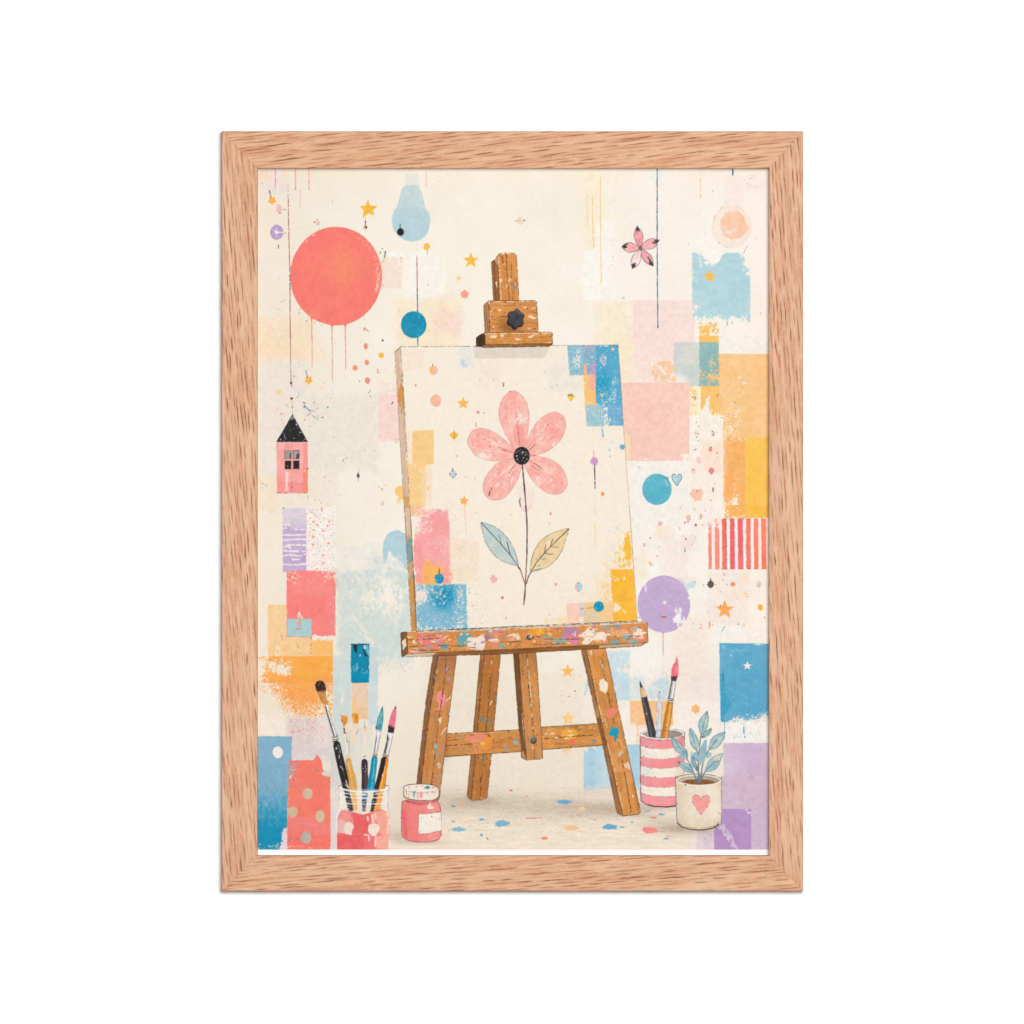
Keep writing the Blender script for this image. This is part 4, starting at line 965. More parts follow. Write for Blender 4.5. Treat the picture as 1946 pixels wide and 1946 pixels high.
for x0, y0, x1, y1, c in ((310, 1288, 382, 1383, (160, 157, 155)), (405, 1288, 474, 1383, (158, 156, 154)), (312, 1406, 382, 1500, (42, 42, 44)), (407, 1406, 475, 1500, (42, 42, 44))):
    fill(p('ML', x0, y0, x1, y0, x1, y1, x0, y1), c, wob=0.3); outline(p('ML', x0, y0, x1, y0, x1, y1, x0, y1), 1.2, (60, 58, 60), 0.9)
fill(p('ML', 445, 1330, 474, 1320, 474, 1383, 440, 1383), (60, 58, 60), a=0.9); fill(p('ML', 365, 1330, 382, 1310, 382, 1383, 360, 1383), (84, 82, 84), a=0.7)
line('ML', [432, 1300, 434, 1375], 2, (196, 192, 190), 0.5); ell('ML', 342, 1468, 4, 6, (200, 196, 192), wob=0); ell('ML', 535, 1522, 9, 9, (253, 226, 210), wob=0)
for x, y, r in ((570, 1496, 9), (572, 1812, 7), (396, 1196, 7), (480, 1196, 6), (660, 1850, 5), (700, 1860, 4), (722, 1890, 5)):
    ell('ML', x, y, r, r * 1.2, (70, 62, 60), rag=0.2, wob=0, n=9, a=0.85)
line('ML', [572, 1800, 576, 1932], 1.0, (190, 170, 150), 0.7, gap=0.3)
# spots
for x, y, rx, ry, c in ((1236, 98, 27, 35, (249, 146, 126)), (1247, 285, 26, 33, (250, 156, 122)), (1112, 347, 29, 33, (249, 146, 130)), (1254, 490, 30, 37, (249, 144, 132)), (414, 445, 12, 14, (249, 172, 110)), (330, 770, 12, 8, (248, 170, 130)),
                        (1370, 395, 10, 10, (244, 140, 120)), (1372, 370, 7, 12, (190, 150, 120)), (1418, 1731, 13, 14, (250, 170, 100)), (231, 812, 7, 18, (248, 190, 150)), (270, 874, 7, 16, (240, 140, 110)), (298, 868, 9, 8, (248, 160, 120)),
                        (1424, 1895, 20, 26, (248, 196, 190)), (800, 797, 10, 10, (90, 150, 165)), (1387, 402, 8, 8, (250, 190, 120)), (753, 520, 5, 9, (248, 180, 120)), (735, 570, 10, 12, (250, 205, 120)), (1580, 1196, 9, 10, (226, 180, 90))):
    ell('ML', x, y, rx, ry, c, rag=0.08, wob=0.2, n=18)
line('ML', [1237, 130, 1238, 155], 1.3, (248, 180, 150)); fill(p('ML', 1250, 75, 1266, 90, 1252, 100), (244, 230, 212))
fill(p('ML', 1411, 168, 1443, 185, 1441, 222, 1411, 240, 1382, 222, 1380, 188), (251, 186, 76), wob=0.3)
blot('ML', 238, 622, 30, (251, 204, 130), 5, 0.14); ell('ML', 238, 622, 20, 22, (252, 216, 160), a=0.8); line('ML', [195, 622, 212, 622], 1.2, (250, 190, 110))
fill(smooth(p('ML', 1440, 30, 1428, 18, 1415, 32, 1428, 46)), (100, 92, 84), wob=0)
for x, y, r in ((1164, 498, 9), (1180, 60, 5), (1282, 607, 9), (1268, 629, 9), (1284, 666, 9), (1260, 525, 6), (640, 740, 9), (688, 806, 6), (535, 942, 9), (592, 827, 9), (602, 870, 7), (347, 795, 6), (452, 680, 8), (468, 292, 5), (1322, 803, 5), (870, 1135, 5), (593, 1010, 6),
                (766, 1590, 6), (815, 1640, 5), (785, 1466, 5), (1016, 1378, 7), (1538, 748, 9), (1535, 830, 5), (1385, 1708, 6), (1460, 1688, 6), (1330, 1287, 5), (1232, 1287, 5), (930, 1805, 5), (1387, 1130, 6), (1607, 1163, 6), (55, 1665, 9), (75, 1682, 5), (40, 1715, 5), (660, 765, 5), (836, 840, 5), (742, 1800, 4), (840, 692, 6), (885, 70, 5)):
    ell('ML', x, y, r, r * 1.15, (88, 96, 98), rag=0.25, wob=0, n=9, a=0.75)
line('ML', [1528, 760, 1546, 738], 1.6, (90, 80, 78), 0.8)
for v, w in (([528, 775, 600, 845, 640, 900, 672, 942], 1.5), ([596, 872, 560, 890, 540, 935], 1.0), ([600, 826, 660, 842, 672, 820], 1.3), ([515, 740, 545, 748], 2.2), ([535, 770, 530, 805], 2.0), ([710, 905, 735, 915, 748, 910], 2.0), ([528, 750, 545, 735], 1.6), ([680, 880, 690, 940], 1.0)):
    line('ML', v, w, (96, 124, 132), 0.85, gap=0.22, curve=True)
spatter('ML', 520, 730, 760, 950, 26, [(100, 140, 150), (120, 110, 110), (200, 150, 120)], 1.2, 5, 0.7)
line('ML', [470, 620, 465, 660], 2.2, (150, 180, 186), 0.7); ell('ML', 485, 640, 26, 40, (214, 222, 220), a=0.5); line('ML', [984, 1388, 976, 1412], 2.4, (120, 170, 186), 0.8); ell('ML', 97, 1692, 10, 16, (160, 200, 208), a=0.8)
line('ML', [270, 890, 275, 945, 300, 1000], 1.3, (246, 170, 150), 0.8, gap=0.25, curve=True); line('ML', [255, 945, 290, 940], 1.2, (246, 170, 150), 0.8); line('ML', [492, 900, 490, 990], 1.6, (250, 215, 165), 0.7, gap=0.3)
fill(p('ML', 1149, 1535, 1170, 1580, 1150, 1612, 1127, 1578), (92, 90, 92), wob=0.5); line('ML', [1149, 1500, 1149, 1640], 1.0, (90, 86, 86), 0.7, gap=0.25); line('ML', [1148, 1548, 1160, 1585], 1.2, (160, 156, 156), 0.6)
fill(smooth(p('ML', 1563, 1760, 1575, 1720, 1610, 1695, 1650, 1700, 1662, 1800, 1660, 1840, 1635, 1850, 1625, 1890, 1600, 1888, 1588, 1860, 1605, 1840, 1608, 1810, 1585, 1800), 4), (251, 203, 126), wob=0.4); ell('ML', 1612, 1866, 9, 14, (247, 236, 218)); line('ML', [1560, 340, 1560, 470], 2.6, (250, 214, 140), 0.7, gap=0.3)
spatter('ML', 700, 1600, 1400, 1932, 26, [(200, 170, 140), (160, 140, 120)], 1, 4, 0.6); spatter('ML', 1330, 320, 1480, 480, 14, [(250, 205, 120), (246, 170, 130)], 1, 5, 0.7)
# teal disc and little heart on the right
ell('MR', 659, 1732, 166, 177, (92, 180, 202), n=60, wob=0.2, c2=(104, 188, 206), cs=26, tone=0.03)
outline([(TILE['MR'][0] + (659 + 165 * math.cos(a * 0.1257)) / 6, TILE['MR'][1] + (1732 + 176 * math.sin(a * 0.1257)) / 6) for a in range(50)], 1.1, (60, 150, 178), 0.7, gap=0.2)
fill(p('MR', 728, 1625, 765, 1625, 795, 1690, 770, 1695), (170, 210, 216), a=0.7, wear=0.35, wsc=(2, 5)); line('MR', [740, 1590, 790, 1612], 1.8, (80, 150, 172)); line('MR', [783, 1585, 790, 1615], 1.2, (80, 150, 172))
spatter('MR', 530, 1820, 760, 1890, 8, [(160, 212, 220)], 2, 6, 0.8); ell('MR', 561, 1627, 6, 6, (190, 224, 228), wob=0)
hp = smooth(p('MR', 886, 1597, 868, 1565, 845, 1558, 830, 1585, 838, 1620, 860, 1655, 888, 1690, 915, 1655, 938, 1615, 941, 1582, 922, 1560, 902, 1568), 4)
fill(hp, (180, 222, 228), wob=0.1); fill(smooth(p('MR', 880, 1640, 920, 1590, 934, 1600, 905, 1660, 888, 1680)), (150, 208, 220), a=0.7); outline(hp, 1.5, (88, 98, 104), 0.95, gap=0.03, wob=0.1)
line('MR', [440, 1498, 455, 1470, 470, 1508], 1.2, (170, 174, 172), 0.7, gap=0.2); spatter('MR', 380, 1430, 440, 1480, 6, [(190, 196, 194)], 1, 4, 0.7)
# ---------------------------------------------------------------- lower centre wall patches and painted floor
WOOD, WOOD_D, SIDE, SIDE_D, DEEP = (224, 156, 84), (190, 116, 50), (176, 116, 68), (128, 80, 42), (86, 60, 40)
wash('BM', -50, -300, 1300, 1280, (239, 226, 206), 0.5, 14)
wash('LM', 1250, 1640, 1800, 1990, (246, 236, 219), 0.6, 6)
wash('BM', 1300, -50, 1790, 1300, (238, 225, 205), 0.5, 10)
rect('BR', 130, -50, 352, 285, (196, 221, 230), a=0.9, wob=0.8, wear=0.12, edge=0.3, wsc=(5, 8)); rect('LR', 90, 1640, 350, 1990, (200, 223, 230), a=0.85, wob=0.8, wear=0.25, edge=0.3, wsc=(4, 9))
rect('BR', 352, -200, 800, 290, (214, 226, 228), a=0.75, wob=0.8, wear=0.3, edge=0.25, wsc=(6, 8), wf=lambda X, Y: 0.55 * sstep(1300, 1262, Y)); rect('LR', 352, 1600, 640, 1940, (249, 243, 235), a=0.7, wear=0.2, edge=0.2)
fill(smooth(p('BR', 560, 150, 620, 60, 700, 20, 790, 30, 790, 190, 740, 280, 680, 240, 600, 270)), (186, 212, 224), a=0.6, wear=0.4, wsc=(5, 6)); spatter('BR', 640, -60, 800, 140, 26, [(246, 200, 200), (200, 190, 220), (190, 215, 226)], 1.5, 9, 0.5)
rect('BR', 228, 284, 352, 900, (246, 238, 226), a=0.85, wob=0.5, wear=0.1, edge=0.2)
rect('BR', 352, 284, 842, 566, (251, 193, 134), wob=0.4, edge=0.08, c2=(250, 202, 152), wsc=(4, 6), wf=lambda X, Y: 0.4 * np.exp(-(((X - 1209) / 10) ** 2 + ((Y - 1345) / 14) ** 2)) + 0.35 * sstep(1366, 1378, Y) * sstep(1215, 1205, X))
rect('BR', 352, 566, 700, 782, (248, 238, 226), a=0.85, wob=0.4, edge=0.1); rect('BR', 425, 566, 455, 775, (250, 206, 170), a=0.8, wob=0.5, wear=0.2); rect('BR', 440, 566, 640, 600, (250, 220, 196), a=0.6, wear=0.3)
rect('BR', 305, 782, 480, 1312, (170, 207, 225), a=0.95, wob=0.6, edge=0.12, c2=(178, 211, 226)); rect('BM', 1790, 815, 1990, 1345, (164, 204, 223), a=0.95, wob=0.7, edge=0.15, c2=(176, 210, 224), wsc=(4, 8), wf=lambda X, Y: 0.3 * sstep(1440, 1425, Y))
rect('BR', -40, 800, 200, 1300, (190, 217, 227), a=0.85, wob=0.5, wear=0.12, edge=0.15, wsc=(5, 8)); rect('BM', 1790, 1250, 1826, 1370, (164, 204, 223), a=0.9, wob=0.6)
line('BM', [1830, 60, 1815, 200], 6, (190, 216, 226), 0.8, gap=0.3); line('BM', [1840, 20, 1832, 110], 4, (176, 208, 222), 0.8, gap=0.3)
# floor
def floor():
    sl, X, Y = window(720, 1480, 1400, 1618)
    n = fbm(X / 30, Y / 6, 41, 3)
    a = sstep(1488, 1506, Y + (n - 0.5) * 16) * sstep(770, 800, X + (n - 0.5) * 40) * sstep(1345, 1300, X + (Y - 1500) * 0.05)
    k = rgb((241, 227, 207)) + ((fbm(X / 26, Y / 3.5, 44, 3) - 0.5) * 0.09 + (fbm(X / 3.0, Y / 1.3, 45, 3, 0.8) - 0.5) * 0.10)[..., None]
    lay(sl, k, a * 0.9)
    def sh(cx, cy, rx, ry, s, t=0):
        return s * np.exp(-(np.abs((X - cx) / rx) ** 2.4 + np.abs((Y - cy - (X - cx) * t) / ry) ** 2.2))
    d = sh(860, 1524, 90, 22, 0.27) + sh(985, 1532, 150, 26, 0.24, 0.02) + sh(1110, 1536, 110, 18, 0.24) + sh(1130, 1505, 60, 8, 0.12) + sh(915, 1522, 40, 8, 0.22) + sh(1195, 1546, 40, 8, 0.3) + sh(1150, 1538, 60, 14, 0.2)
    d = d + sh(1268, 1568, 50, 16, 0.34, 0.15) + sh(1310, 1577, 60, 9, 0.4) + sh(1235, 1533, 60, 8, 0.32) + sh(760, 1590, 40, 10, 0.3) + sh(800, 1601, 46, 6, 0.3) + sh(755, 1570, 40, 24, 0.12)
    d = np.clip(d * (0.35 + 0.9 * fbm(X / 7, Y / 1.8, 47, 4, 0.75)), 0, 0.6)
    lay(sl, rgb((150, 126, 108)), d)
floor()
FL = [(110, 170, 200), (240, 140, 110), (245, 190, 120), (226, 110, 105), (120, 110, 105), (120, 160, 170), (246, 170, 130), (232, 120, 120)]
spatter('BM', 150, 1260, 1932, 1880, 420, FL, 1.6, 8, 0.8, ay=0.5, stretch=0.6, seed=77)
spatter('BM', 200, 1480, 1932, 1780, 150, FL, 2, 12, 0.75, ay=0.34, stretch=0.8, seed=78)
spatter('BM', 150, 1250, 1932, 1932, 160, [(214, 196, 178), (196, 176, 160), (246, 232, 214)], 2, 8, 0.6, ay=0.5, seed=79)
spatter('BR', 0, 1480, 900, 1860, 90, FL, 2, 9, 0.75, ay=0.4, stretch=0.7, seed=80)
for t, cx, cy, rx, ry, c in (('BM', 1570, 1438, 78, 22, (112, 172, 204)), ('BM', 860, 1686, 86, 33, (130, 182, 206)), ('BM', 362, 1752, 76, 24, (136, 190, 206)), ('BM', 1645, 1735, 86, 30, (250, 200, 148)),
                             ('BM', 1340, 1852, 36, 16, (246, 146, 100)), ('BR', 125, 1723, 84, 32, (106, 174, 208)), ('BR', 580, 1763, 88, 36, (246, 142, 132)), ('BM', 1775, 1515, 36, 22, (246, 204, 142)), ('BR', 60, 1790, 3, 3, (250, 200, 148)),
                             ('BM', 625, 1640, 30, 13, (110, 176, 200)), ('BM', 623, 1817, 15, 13, (110, 166, 196)), ('BM', 692, 1857, 11, 11, (100, 160, 190)), ('BM', 960, 1308, 15, 11, (226, 90, 90)), ('BM', 305, 1488, 26, 11, (110, 150, 155)), ('BR', 710, 1580, 32, 11, (120, 170, 196)),
                             ('BR', 375, 1670, 13, 8, (90, 160, 170)), ('BR', 620, 1617, 34, 10, (240, 140, 120)), ('BR', 762, 1857, 30, 9, (120, 170, 196)), ('BR', 262, 1728, 28, 7, (110, 160, 190)), ('BM', 398, 1475, 40, 12, (240, 176, 130))):
    r_ = np.random.RandomState(int(cx + cy)); (x, y), = p(t, cx, cy)
    pts = []
    for i in range(20):
        a = i * 0.31416
        k = 1 + 0.30 * (r_.rand() - 0.5) + (0.25 if r_.rand() > 0.86 else 0)
        pts.append((x + rx / 6 * k * math.cos(a) * (1.08 if abs(math.sin(a)) < 0.2 else 1), y + ry / 6 * k * math.sin(a)))
    fill(smooth(pts, 3), c, wob=0.2)
for t, v, c in (('BM', [1140, 1623, 1230, 1625, 1330, 1618], (226, 110, 115)), ('BM', [1700, 1575, 1740, 1598, 1780, 1590], (230, 120, 120)), ('BM', [1900, 1640, 1932, 1650], (236, 130, 130)), ('BM', [600, 1690, 700, 1680], (150, 180, 195)), ('BM', [440, 1655, 540, 1650], (250, 196, 130)),
                ('BM', [700, 1255, 800, 1260], (190, 190, 186)), ('BR', [515, 1530, 545, 1545, 590, 1530], (120, 160, 190)), ('BR', [660, 1775, 750, 1775], (244, 150, 140)), ('BR', [770, 1830, 860, 1834], (240, 150, 140)), ('BM', [940, 1700, 1080, 1690], (250, 200, 140)), ('BM', [1720, 1770, 1800, 1785], (250, 200, 140)),
                ('BM', [280, 1655, 320, 1668], (190, 90, 90)), ('BM', [1620, 1610, 1690, 1615], (170, 180, 180)), ('BR', [600, 1615, 640, 1625], (232, 120, 110)), ('BM', [1080, 1392, 1150, 1368], (236, 130, 125))):
    line(t, v, 1.8, c, 0.85, gap=0.2, curve=True)

spatter('BM', 150, 1280, 1932, 1930, 420, [(206, 186, 168), (226, 150, 130), (150, 176, 186), (240, 196, 150), (176, 156, 142)], 3, 9, 0.7, ay=0.45, seed=91); spatter('BR', 0, 1400, 900, 1880, 160, [(206, 186, 168), (226, 150, 130), (150, 176, 186), (240, 196, 150)], 3, 9, 0.7, ay=0.45, seed=92)
# ---------------------------------------------------------------- stars under the easel
star('LM', 1607, 1878, 82, (250, 190, 102), inner=0.42, wob=0.4)
star('BM', 1612, 490, 84, (250, 206, 146), inner=0.5, wob=0.6, wear=0.05); line('BM', [1430, 490, 1540, 490], 1.0, (250, 220, 180), 0.7)
star('BM', 1600, 810, 86, (250, 206, 150), inner=0.5, wob=0.6); line('BM', [1596, 830, 1596, 905], 1.6, (250, 206, 150)); line('BM', [1570, 950, 1570, 1000], 1.0, (250, 220, 180), 0.6)
ell('BM', 1690, 173, 10, 10, (226, 110, 115), wob=0); line('BM', [1610, 240, 1630, 228], 2, (220, 130, 130)); ell('BM', 1538, 226, 6, 6, (190, 140, 140), wob=0)
star('BR', 1100, 378, 58, (251, 184, 118), n=6, inner=0.7, wob=0.4, rot=0.1); line('BR', [1100, 318, 1101, 340], 1.2, (251, 184, 118))
ell('LM', 1925, 140, 40, 46, (250, 196, 110), rag=0.1)
# ---------------------------------------------------------------- the stretched canvas on the easel
cv_face = [(761.2, 659.0), (811, 657.8), (1000, 657.2), (1133, 655.6), (1172, 655.0), (1174.6, 657.0), (1181, 758), (1195.7, 963), (1211, 1181.5), (1133, 1185.2), (811, 1199.0), (791.4, 1200.4), (779.0, 963)]
fill(cv_face, (249, 238, 221), wob=0.15, c2=(247, 232, 212), cs=70, mixf=lambda X, Y: 0.25 + 0.45 * sstep(1000, 1190, Y) + 0.3 * (fbm(X / 40, Y / 40, 5, 2) - 0.5), tone=0.008)
cv_side = [(749.9, 668.8), (761.2, 659.0), (779.0, 963), (791.4, 1200.4), (781.8, 1201.0), (767.4, 963)]
plank(cv_side, (228, 202, 178), (206, 172, 142), ((755, 665), (786, 1200)), streak=0.7)
plank(p('ML', 1598, 640, 1636, 520, 1668, 600, 1674, 800, 1650, 830, 1610, 760), (222, 152, 78), (200, 130, 62), ((755, 665), (786, 1200)), a=0.9)
plank(p('ML', 1668, 1810, 1735, 1810, 1745, 1940, 1680, 1940), (218, 164, 104), (196, 140, 84), ((755, 665), (786, 1200)), a=0.8)
plank(p('LL', 1690, 330, 1760, 330, 1780, 780, 1725, 780), (214, 170, 124), (196, 148, 100), ((755, 665), (786, 1200)), a=0.9)
fill(smooth(p('LL', 1700, 420, 1750, 370, 1765, 560, 1745, 640, 1712, 620)), (116, 160, 166), wob=1, a=0.85, wear=0.1)
plank(p('LL', 1730, 800, 1795, 780, 1820, 1425, 1756, 1428), (216, 156, 84), (190, 128, 60), ((755, 665), (786, 1200)), a=0.95)
fill(smooth(p('LL', 1735, 800, 1770, 760, 1780, 800, 1755, 830)), (140, 160, 170), wob=0.8, a=0.8); fill(p('LL', 1742, 1120, 1810, 1120, 1812, 1170, 1750, 1200), (206, 170, 130), a=0.7, wob=1)
line('ML', [1632, 108, 1740, 1932], 1.1, (150, 120, 96), 0.85, gap=0.25); line('LL', [1740, 0, 1815, 1420], 1.5, (96, 74, 54), 0.9, gap=0.12); line('LL', [1675, 0, 1755, 1420], 1.2, (120, 96, 74), 0.8, gap=0.3)
line('ML', [1565, 165, 1672, 1932], 1.1, (150, 124, 104), 0.8, gap=0.25); line('ML', [1565, 165, 1632, 108], 1.3, (120, 100, 84), 0.9); line('ML', [1650, 300, 1690, 1000, 1736, 1800], 1.2, (120, 90, 66), 0.7, gap=0.55)
fill(smooth(p('ML', 1632, 740, 1645, 730, 1655, 790, 1640, 800)), (200, 180, 160), a=0.9); line('ML', [1640, 825, 1643, 860], 1.4, (110, 80, 60), 0.8)
# shade under the clamp, painted in the picture
fill(p('MM', 530, 105, 1395, 100, 1380, 180, 1320, 236, 545, 240), (224, 211, 195), a=0.85, wob=0.4, soft=3, edge=0.0)
# patches of colour on the canvas
wash('ML', 1640, 120, 1900, 380, (250, 228, 206), 0.7, 10); spatter('ML', 1700, 180, 1880, 360, 16, [(220, 180, 150), (240, 200, 160)], 1, 5, 0.8)
wash('MM', 360, 110, 540, 340, (222, 230, 228), 0.55, 12, wear=0.3); fill(smooth(p('MM', 385, 270, 420, 245, 470, 290, 460, 330, 420, 340, 395, 310)), (188, 214, 222), a=0.75, wear=0.25, wsc=(2.5, 2.5)); spatter('MM', 350, 130, 540, 350, 26, [(180, 210, 220), (200, 220, 226)], 1.5, 7, 0.6)
wash('MM', 560, 260, 860, 620, (250, 224, 210), 0.5, 16, wear=0.25); spatter('MM', 520, 260, 860, 900, 60, [(246, 190, 170), (240, 170, 150), (230, 150, 140)], 1, 5, 0.6)
wash('MM', 1380, 300, 1800, 620, (232, 230, 218), 0.5, 18, wear=0.2); spatter('MM', 1340, 200, 1600, 760, 26, [(150, 180, 190), (110, 110, 110), (200, 170, 160)], 1, 6, 0.65)
fill(p('MM', 1602, 90, 1778, 88, 1788, 430, 1628, 430), (134, 190, 210), wob=0.5, wear=0.06, edge=0.14, wsc=(2.5, 4), wf=lambda X, Y: 0.3 * np.exp(-(((X - 1096) / 9) ** 2 + ((Y - 680) / 16) ** 2)))
fill(p('MM', 1775, 90, 1990, 86, 2000, 420, 1786, 430), (150, 170, 200), wob=0.5, edge=0.06, c2=(128, 184, 208), cs=12, wsc=(2.5, 4)); fill(p('MM', 1772, 88, 1932, 86, 1932, 160, 1850, 150, 1780, 130), (208, 172, 180), a=0.6, wear=0.45, wsc=(2, 3))
fill(p('MM', 1790, 300, 1825, 320, 1830, 425, 1790, 428), (248, 188, 130), wob=0.6, wear=0.1); fill(p('MM', 1880, 310, 1950, 260, 1960, 425, 1870, 428), (206, 160, 196), wob=0.6, a=0.85)
spatter('MM', 1770, 100, 1960, 420, 60, [(246, 190, 150), (236, 170, 160), (214, 200, 210)], 1.5, 7, 0.75, stretch=0.8)
fill(p('MM', 1786, 430, 2010, 428, 2040, 600, 2046, 770, 1805, 780), (251, 199, 124), wob=0.6, edge=0.1, wear=0.04, wsc=(2.5, 5)); fill(p('MM', 1850, 430, 1968, 428, 1975, 560, 1900, 600, 1850, 560), (250, 178, 150), wob=0.8, a=0.9, wear=0.06)
fill(p('MM', 1806, 775, 2020, 770, 2030, 1012, 1824, 1015), (158, 200, 210), wob=0.6, edge=0.14, wear=0.08, wsc=(2.5, 4)); spatter('MM', 1820, 740, 1960, 1010, 34, [(250, 214, 150), (244, 236, 220)], 1.5, 8, 0.8)
fill(p('MR', -40, 86, 205, 84, 216, 110, 250, 560, 262, 790, 40, 800, -40, 740), (98, 174, 208), wob=0.4, edge=0.05, c2=(44, 160, 196), wsc=(2, 3), hard=0.16, mixf=lambda X, Y: np.exp(-(((X - 1144) / 14) ** 2 + ((Y - 728) / 22) ** 2)) * 1.1 + 0.15,
     wf=lambda X, Y: 0.28 * np.exp(-(((X - 1168) / 8) ** 2 + ((Y - 735) / 26) ** 2)) + 0.35 * np.exp(-(((X - 1150) / 8) ** 2 + ((Y - 765) / 8) ** 2)) + 0.04)
fill(p('MR', -40, 770, 262, 770, 274, 1004, 20, 1006, -10, 900), (118, 180, 212), wob=0.8, wear=0.05, edge=0.15, wsc=(2.5, 7), wf=lambda X, Y: 0.7 * sstep(1168, 1142, X - (Y - 790) * 0.1))
fill(p('MR', 165, 770, 262, 770, 274, 1004, 160, 1004), (118, 178, 210), wob=0.5, edge=0.1, wear=0.03)
spatter('MR', 0, 90, 250, 780, 120, [(230, 220, 220), (206, 200, 214), (246, 214, 190)], 1.5, 8, 0.85, stretch=0.7); fill(smooth(p('MR', 5, 250, 30, 190, 70, 200, 85, 250, 60, 330, 30, 300)), (240, 214, 208), a=0.8, wear=0.35, wsc=(2, 2)); ell('MR', 155, 132, 20, 18, (248, 196, 170)); fill(p('MR', 0, 630, 50, 650, 60, 610, 30, 690), (250, 214, 130), a=0.8)
spatter('MR', 0, 1000, 280, 1380, 46, [(100, 180, 210), (140, 196, 216)], 1.5, 8, 0.75, stretch=1.0); blot('MR', 265, 1250, 32, (100, 178, 212), 6, 0.25, wear=0.1); line('MR', [30, 1020, 45, 1130], 2.2, (100, 172, 202), 0.85, gap=0.3); line('MR', [115, 1250, 122, 1360], 2.2, (100, 172, 202), 0.8, gap=0.45)
line('MR', [5, 85, 205, 84], 1.6, (90, 96, 104), 0.7, gap=0.3); line('MR', [8, 98, 120, 96], 2.4, (250, 244, 236), 0.8, gap=0.3); line('MR', [205, 84, 216, 110, 250, 560, 280, 1050, 345, 1940], 1.0, (170, 150, 132), 0.75, gap=0.05); line('MR', [206, 85, 215, 112], 2.0, (70, 70, 76), 0.85); line('MR', [216, 110, 272, 1000], 1.1, (90, 120, 150), 0.6, gap=0.4)
line('LR', [345, -10, 390, 640, 432, 1305], 1.1, (150, 124, 98), 0.8, gap=0.05)
line('MM', [-10, 104, 560, 100], 1.2, (130, 116, 104), 0.9, gap=0.18); line('MM', [1395, 92, 1932, 88], 1.1, (150, 134, 120), 0.8, gap=0.3); line('ML', [1632, 104, 1932, 104], 1.1, (140, 124, 110), 0.85, gap=0.2)
rect('ML', 1690, 1060, 1770, 1460, (251, 226, 190), a=0.8, wear=0.3, edge=0.2, wsc=(4, 8)); fill(p('ML', 1765, 1100, 1800, 1062, 2010, 1058, 2010, 1450, 1765, 1452), (250, 205, 138), wob=0.5, edge=0.1, wear=0.02, wsc=(4, 7))
fill(p('ML', 1710, 1440, 1932, 1448, 1910, 1940, 1738, 1940), (250, 209, 144), wob=0.8, wear=0.08, edge=0.25, wsc=(3, 8)); fill(p('LL', 1740, -20, 1860, -20, 1880, 80, 1820, 120, 1745, 100), (250, 196, 150), wob=0.8, wear=0.2, wsc=(3, 6), edge=0.2)
rect('ML', 1915, 1480, 1985, 1932, (248, 228, 200), a=0.6, wear=0.35, wsc=(3, 8)); rect('MM', -60, 1440, 60, 1932, (250, 222, 184), a=0.6, wear=0.4, wsc=(3, 8)); fill(p('MM', -10, 1700, 30, 1680, 20, 1780), (250, 200, 130), a=0.8, wear=0.2)
# pink field lower left of the canvas
fill(p('LL', 1800, 20, 1932, 10, 1940, 20, 2180, 25, 2195, 300, 2210, 880, 1808, 890, 1775, 480, 1800, 240), (250, 178, 174), a=0.9, wob=0.9, wear=0.07, edge=0.3, ew=6, wsc=(3, 4), hard=0.2, c2=(250, 152, 152), mixf=lambda X, Y: sstep(1000, 1050, Y) * sstep(830, 795, X) + 0.1,
     wf=lambda X, Y: 0.55 * sstep(1015, 985, Y) * sstep(815, 800, X) + 0.2 * sstep(990, 970, Y))
fill(p('LM', -60, 30, 240, 30, 262, 340, 280, 860, -60, 870), (250, 180, 178), a=0.9, wob=0.9, wear=0.06, edge=0.3, ew=6, wsc=(3, 4), hard=0.2, c2=(249, 158, 158), wf=lambda X, Y: 0.3 * sstep(978, 966, Y) * sstep(840, 815, X) + 0.25 * sstep(1075, 1100, Y) * sstep(830, 850, X))
fill(smooth(p('LM', 0, 640, 60, 660, 110, 680, 130, 600, 160, 680, 230, 700, 190, 740, 180, 830, 120, 880, -30, 890, -30, 660)), (250, 184, 104), wob=0.9, wear=0.06, wsc=(3, 4)); fill(p('LM', 180, 700, 280, 720, 300, 820, 270, 880, 170, 875), (250, 160, 150), wob=1, wear=0.1)
fill(p('LL', 1900, 640, 1980, 600, 1980, 880, 1870, 880), (250, 178, 104), wob=1.2, wear=0.25); rect('LM', 250, 380, 600, 860, (246, 222, 196), a=0.65, wear=0.2, edge=0.3, wsc=(4, 6)); spatter('LM', 260, 380, 620, 880, 70, [(226, 190, 150), (206, 190, 168), (246, 190, 160), (246, 170, 160)], 1.5, 7, 0.55)
spatter('LM', 0, 40, 260, 860, 60, [(252, 214, 204), (250, 140, 140), (254, 226, 214)], 1.5, 6, 0.7); ell('LM', 50, 50, 40, 34, (250, 206, 196), a=0.8, rag=0.1)
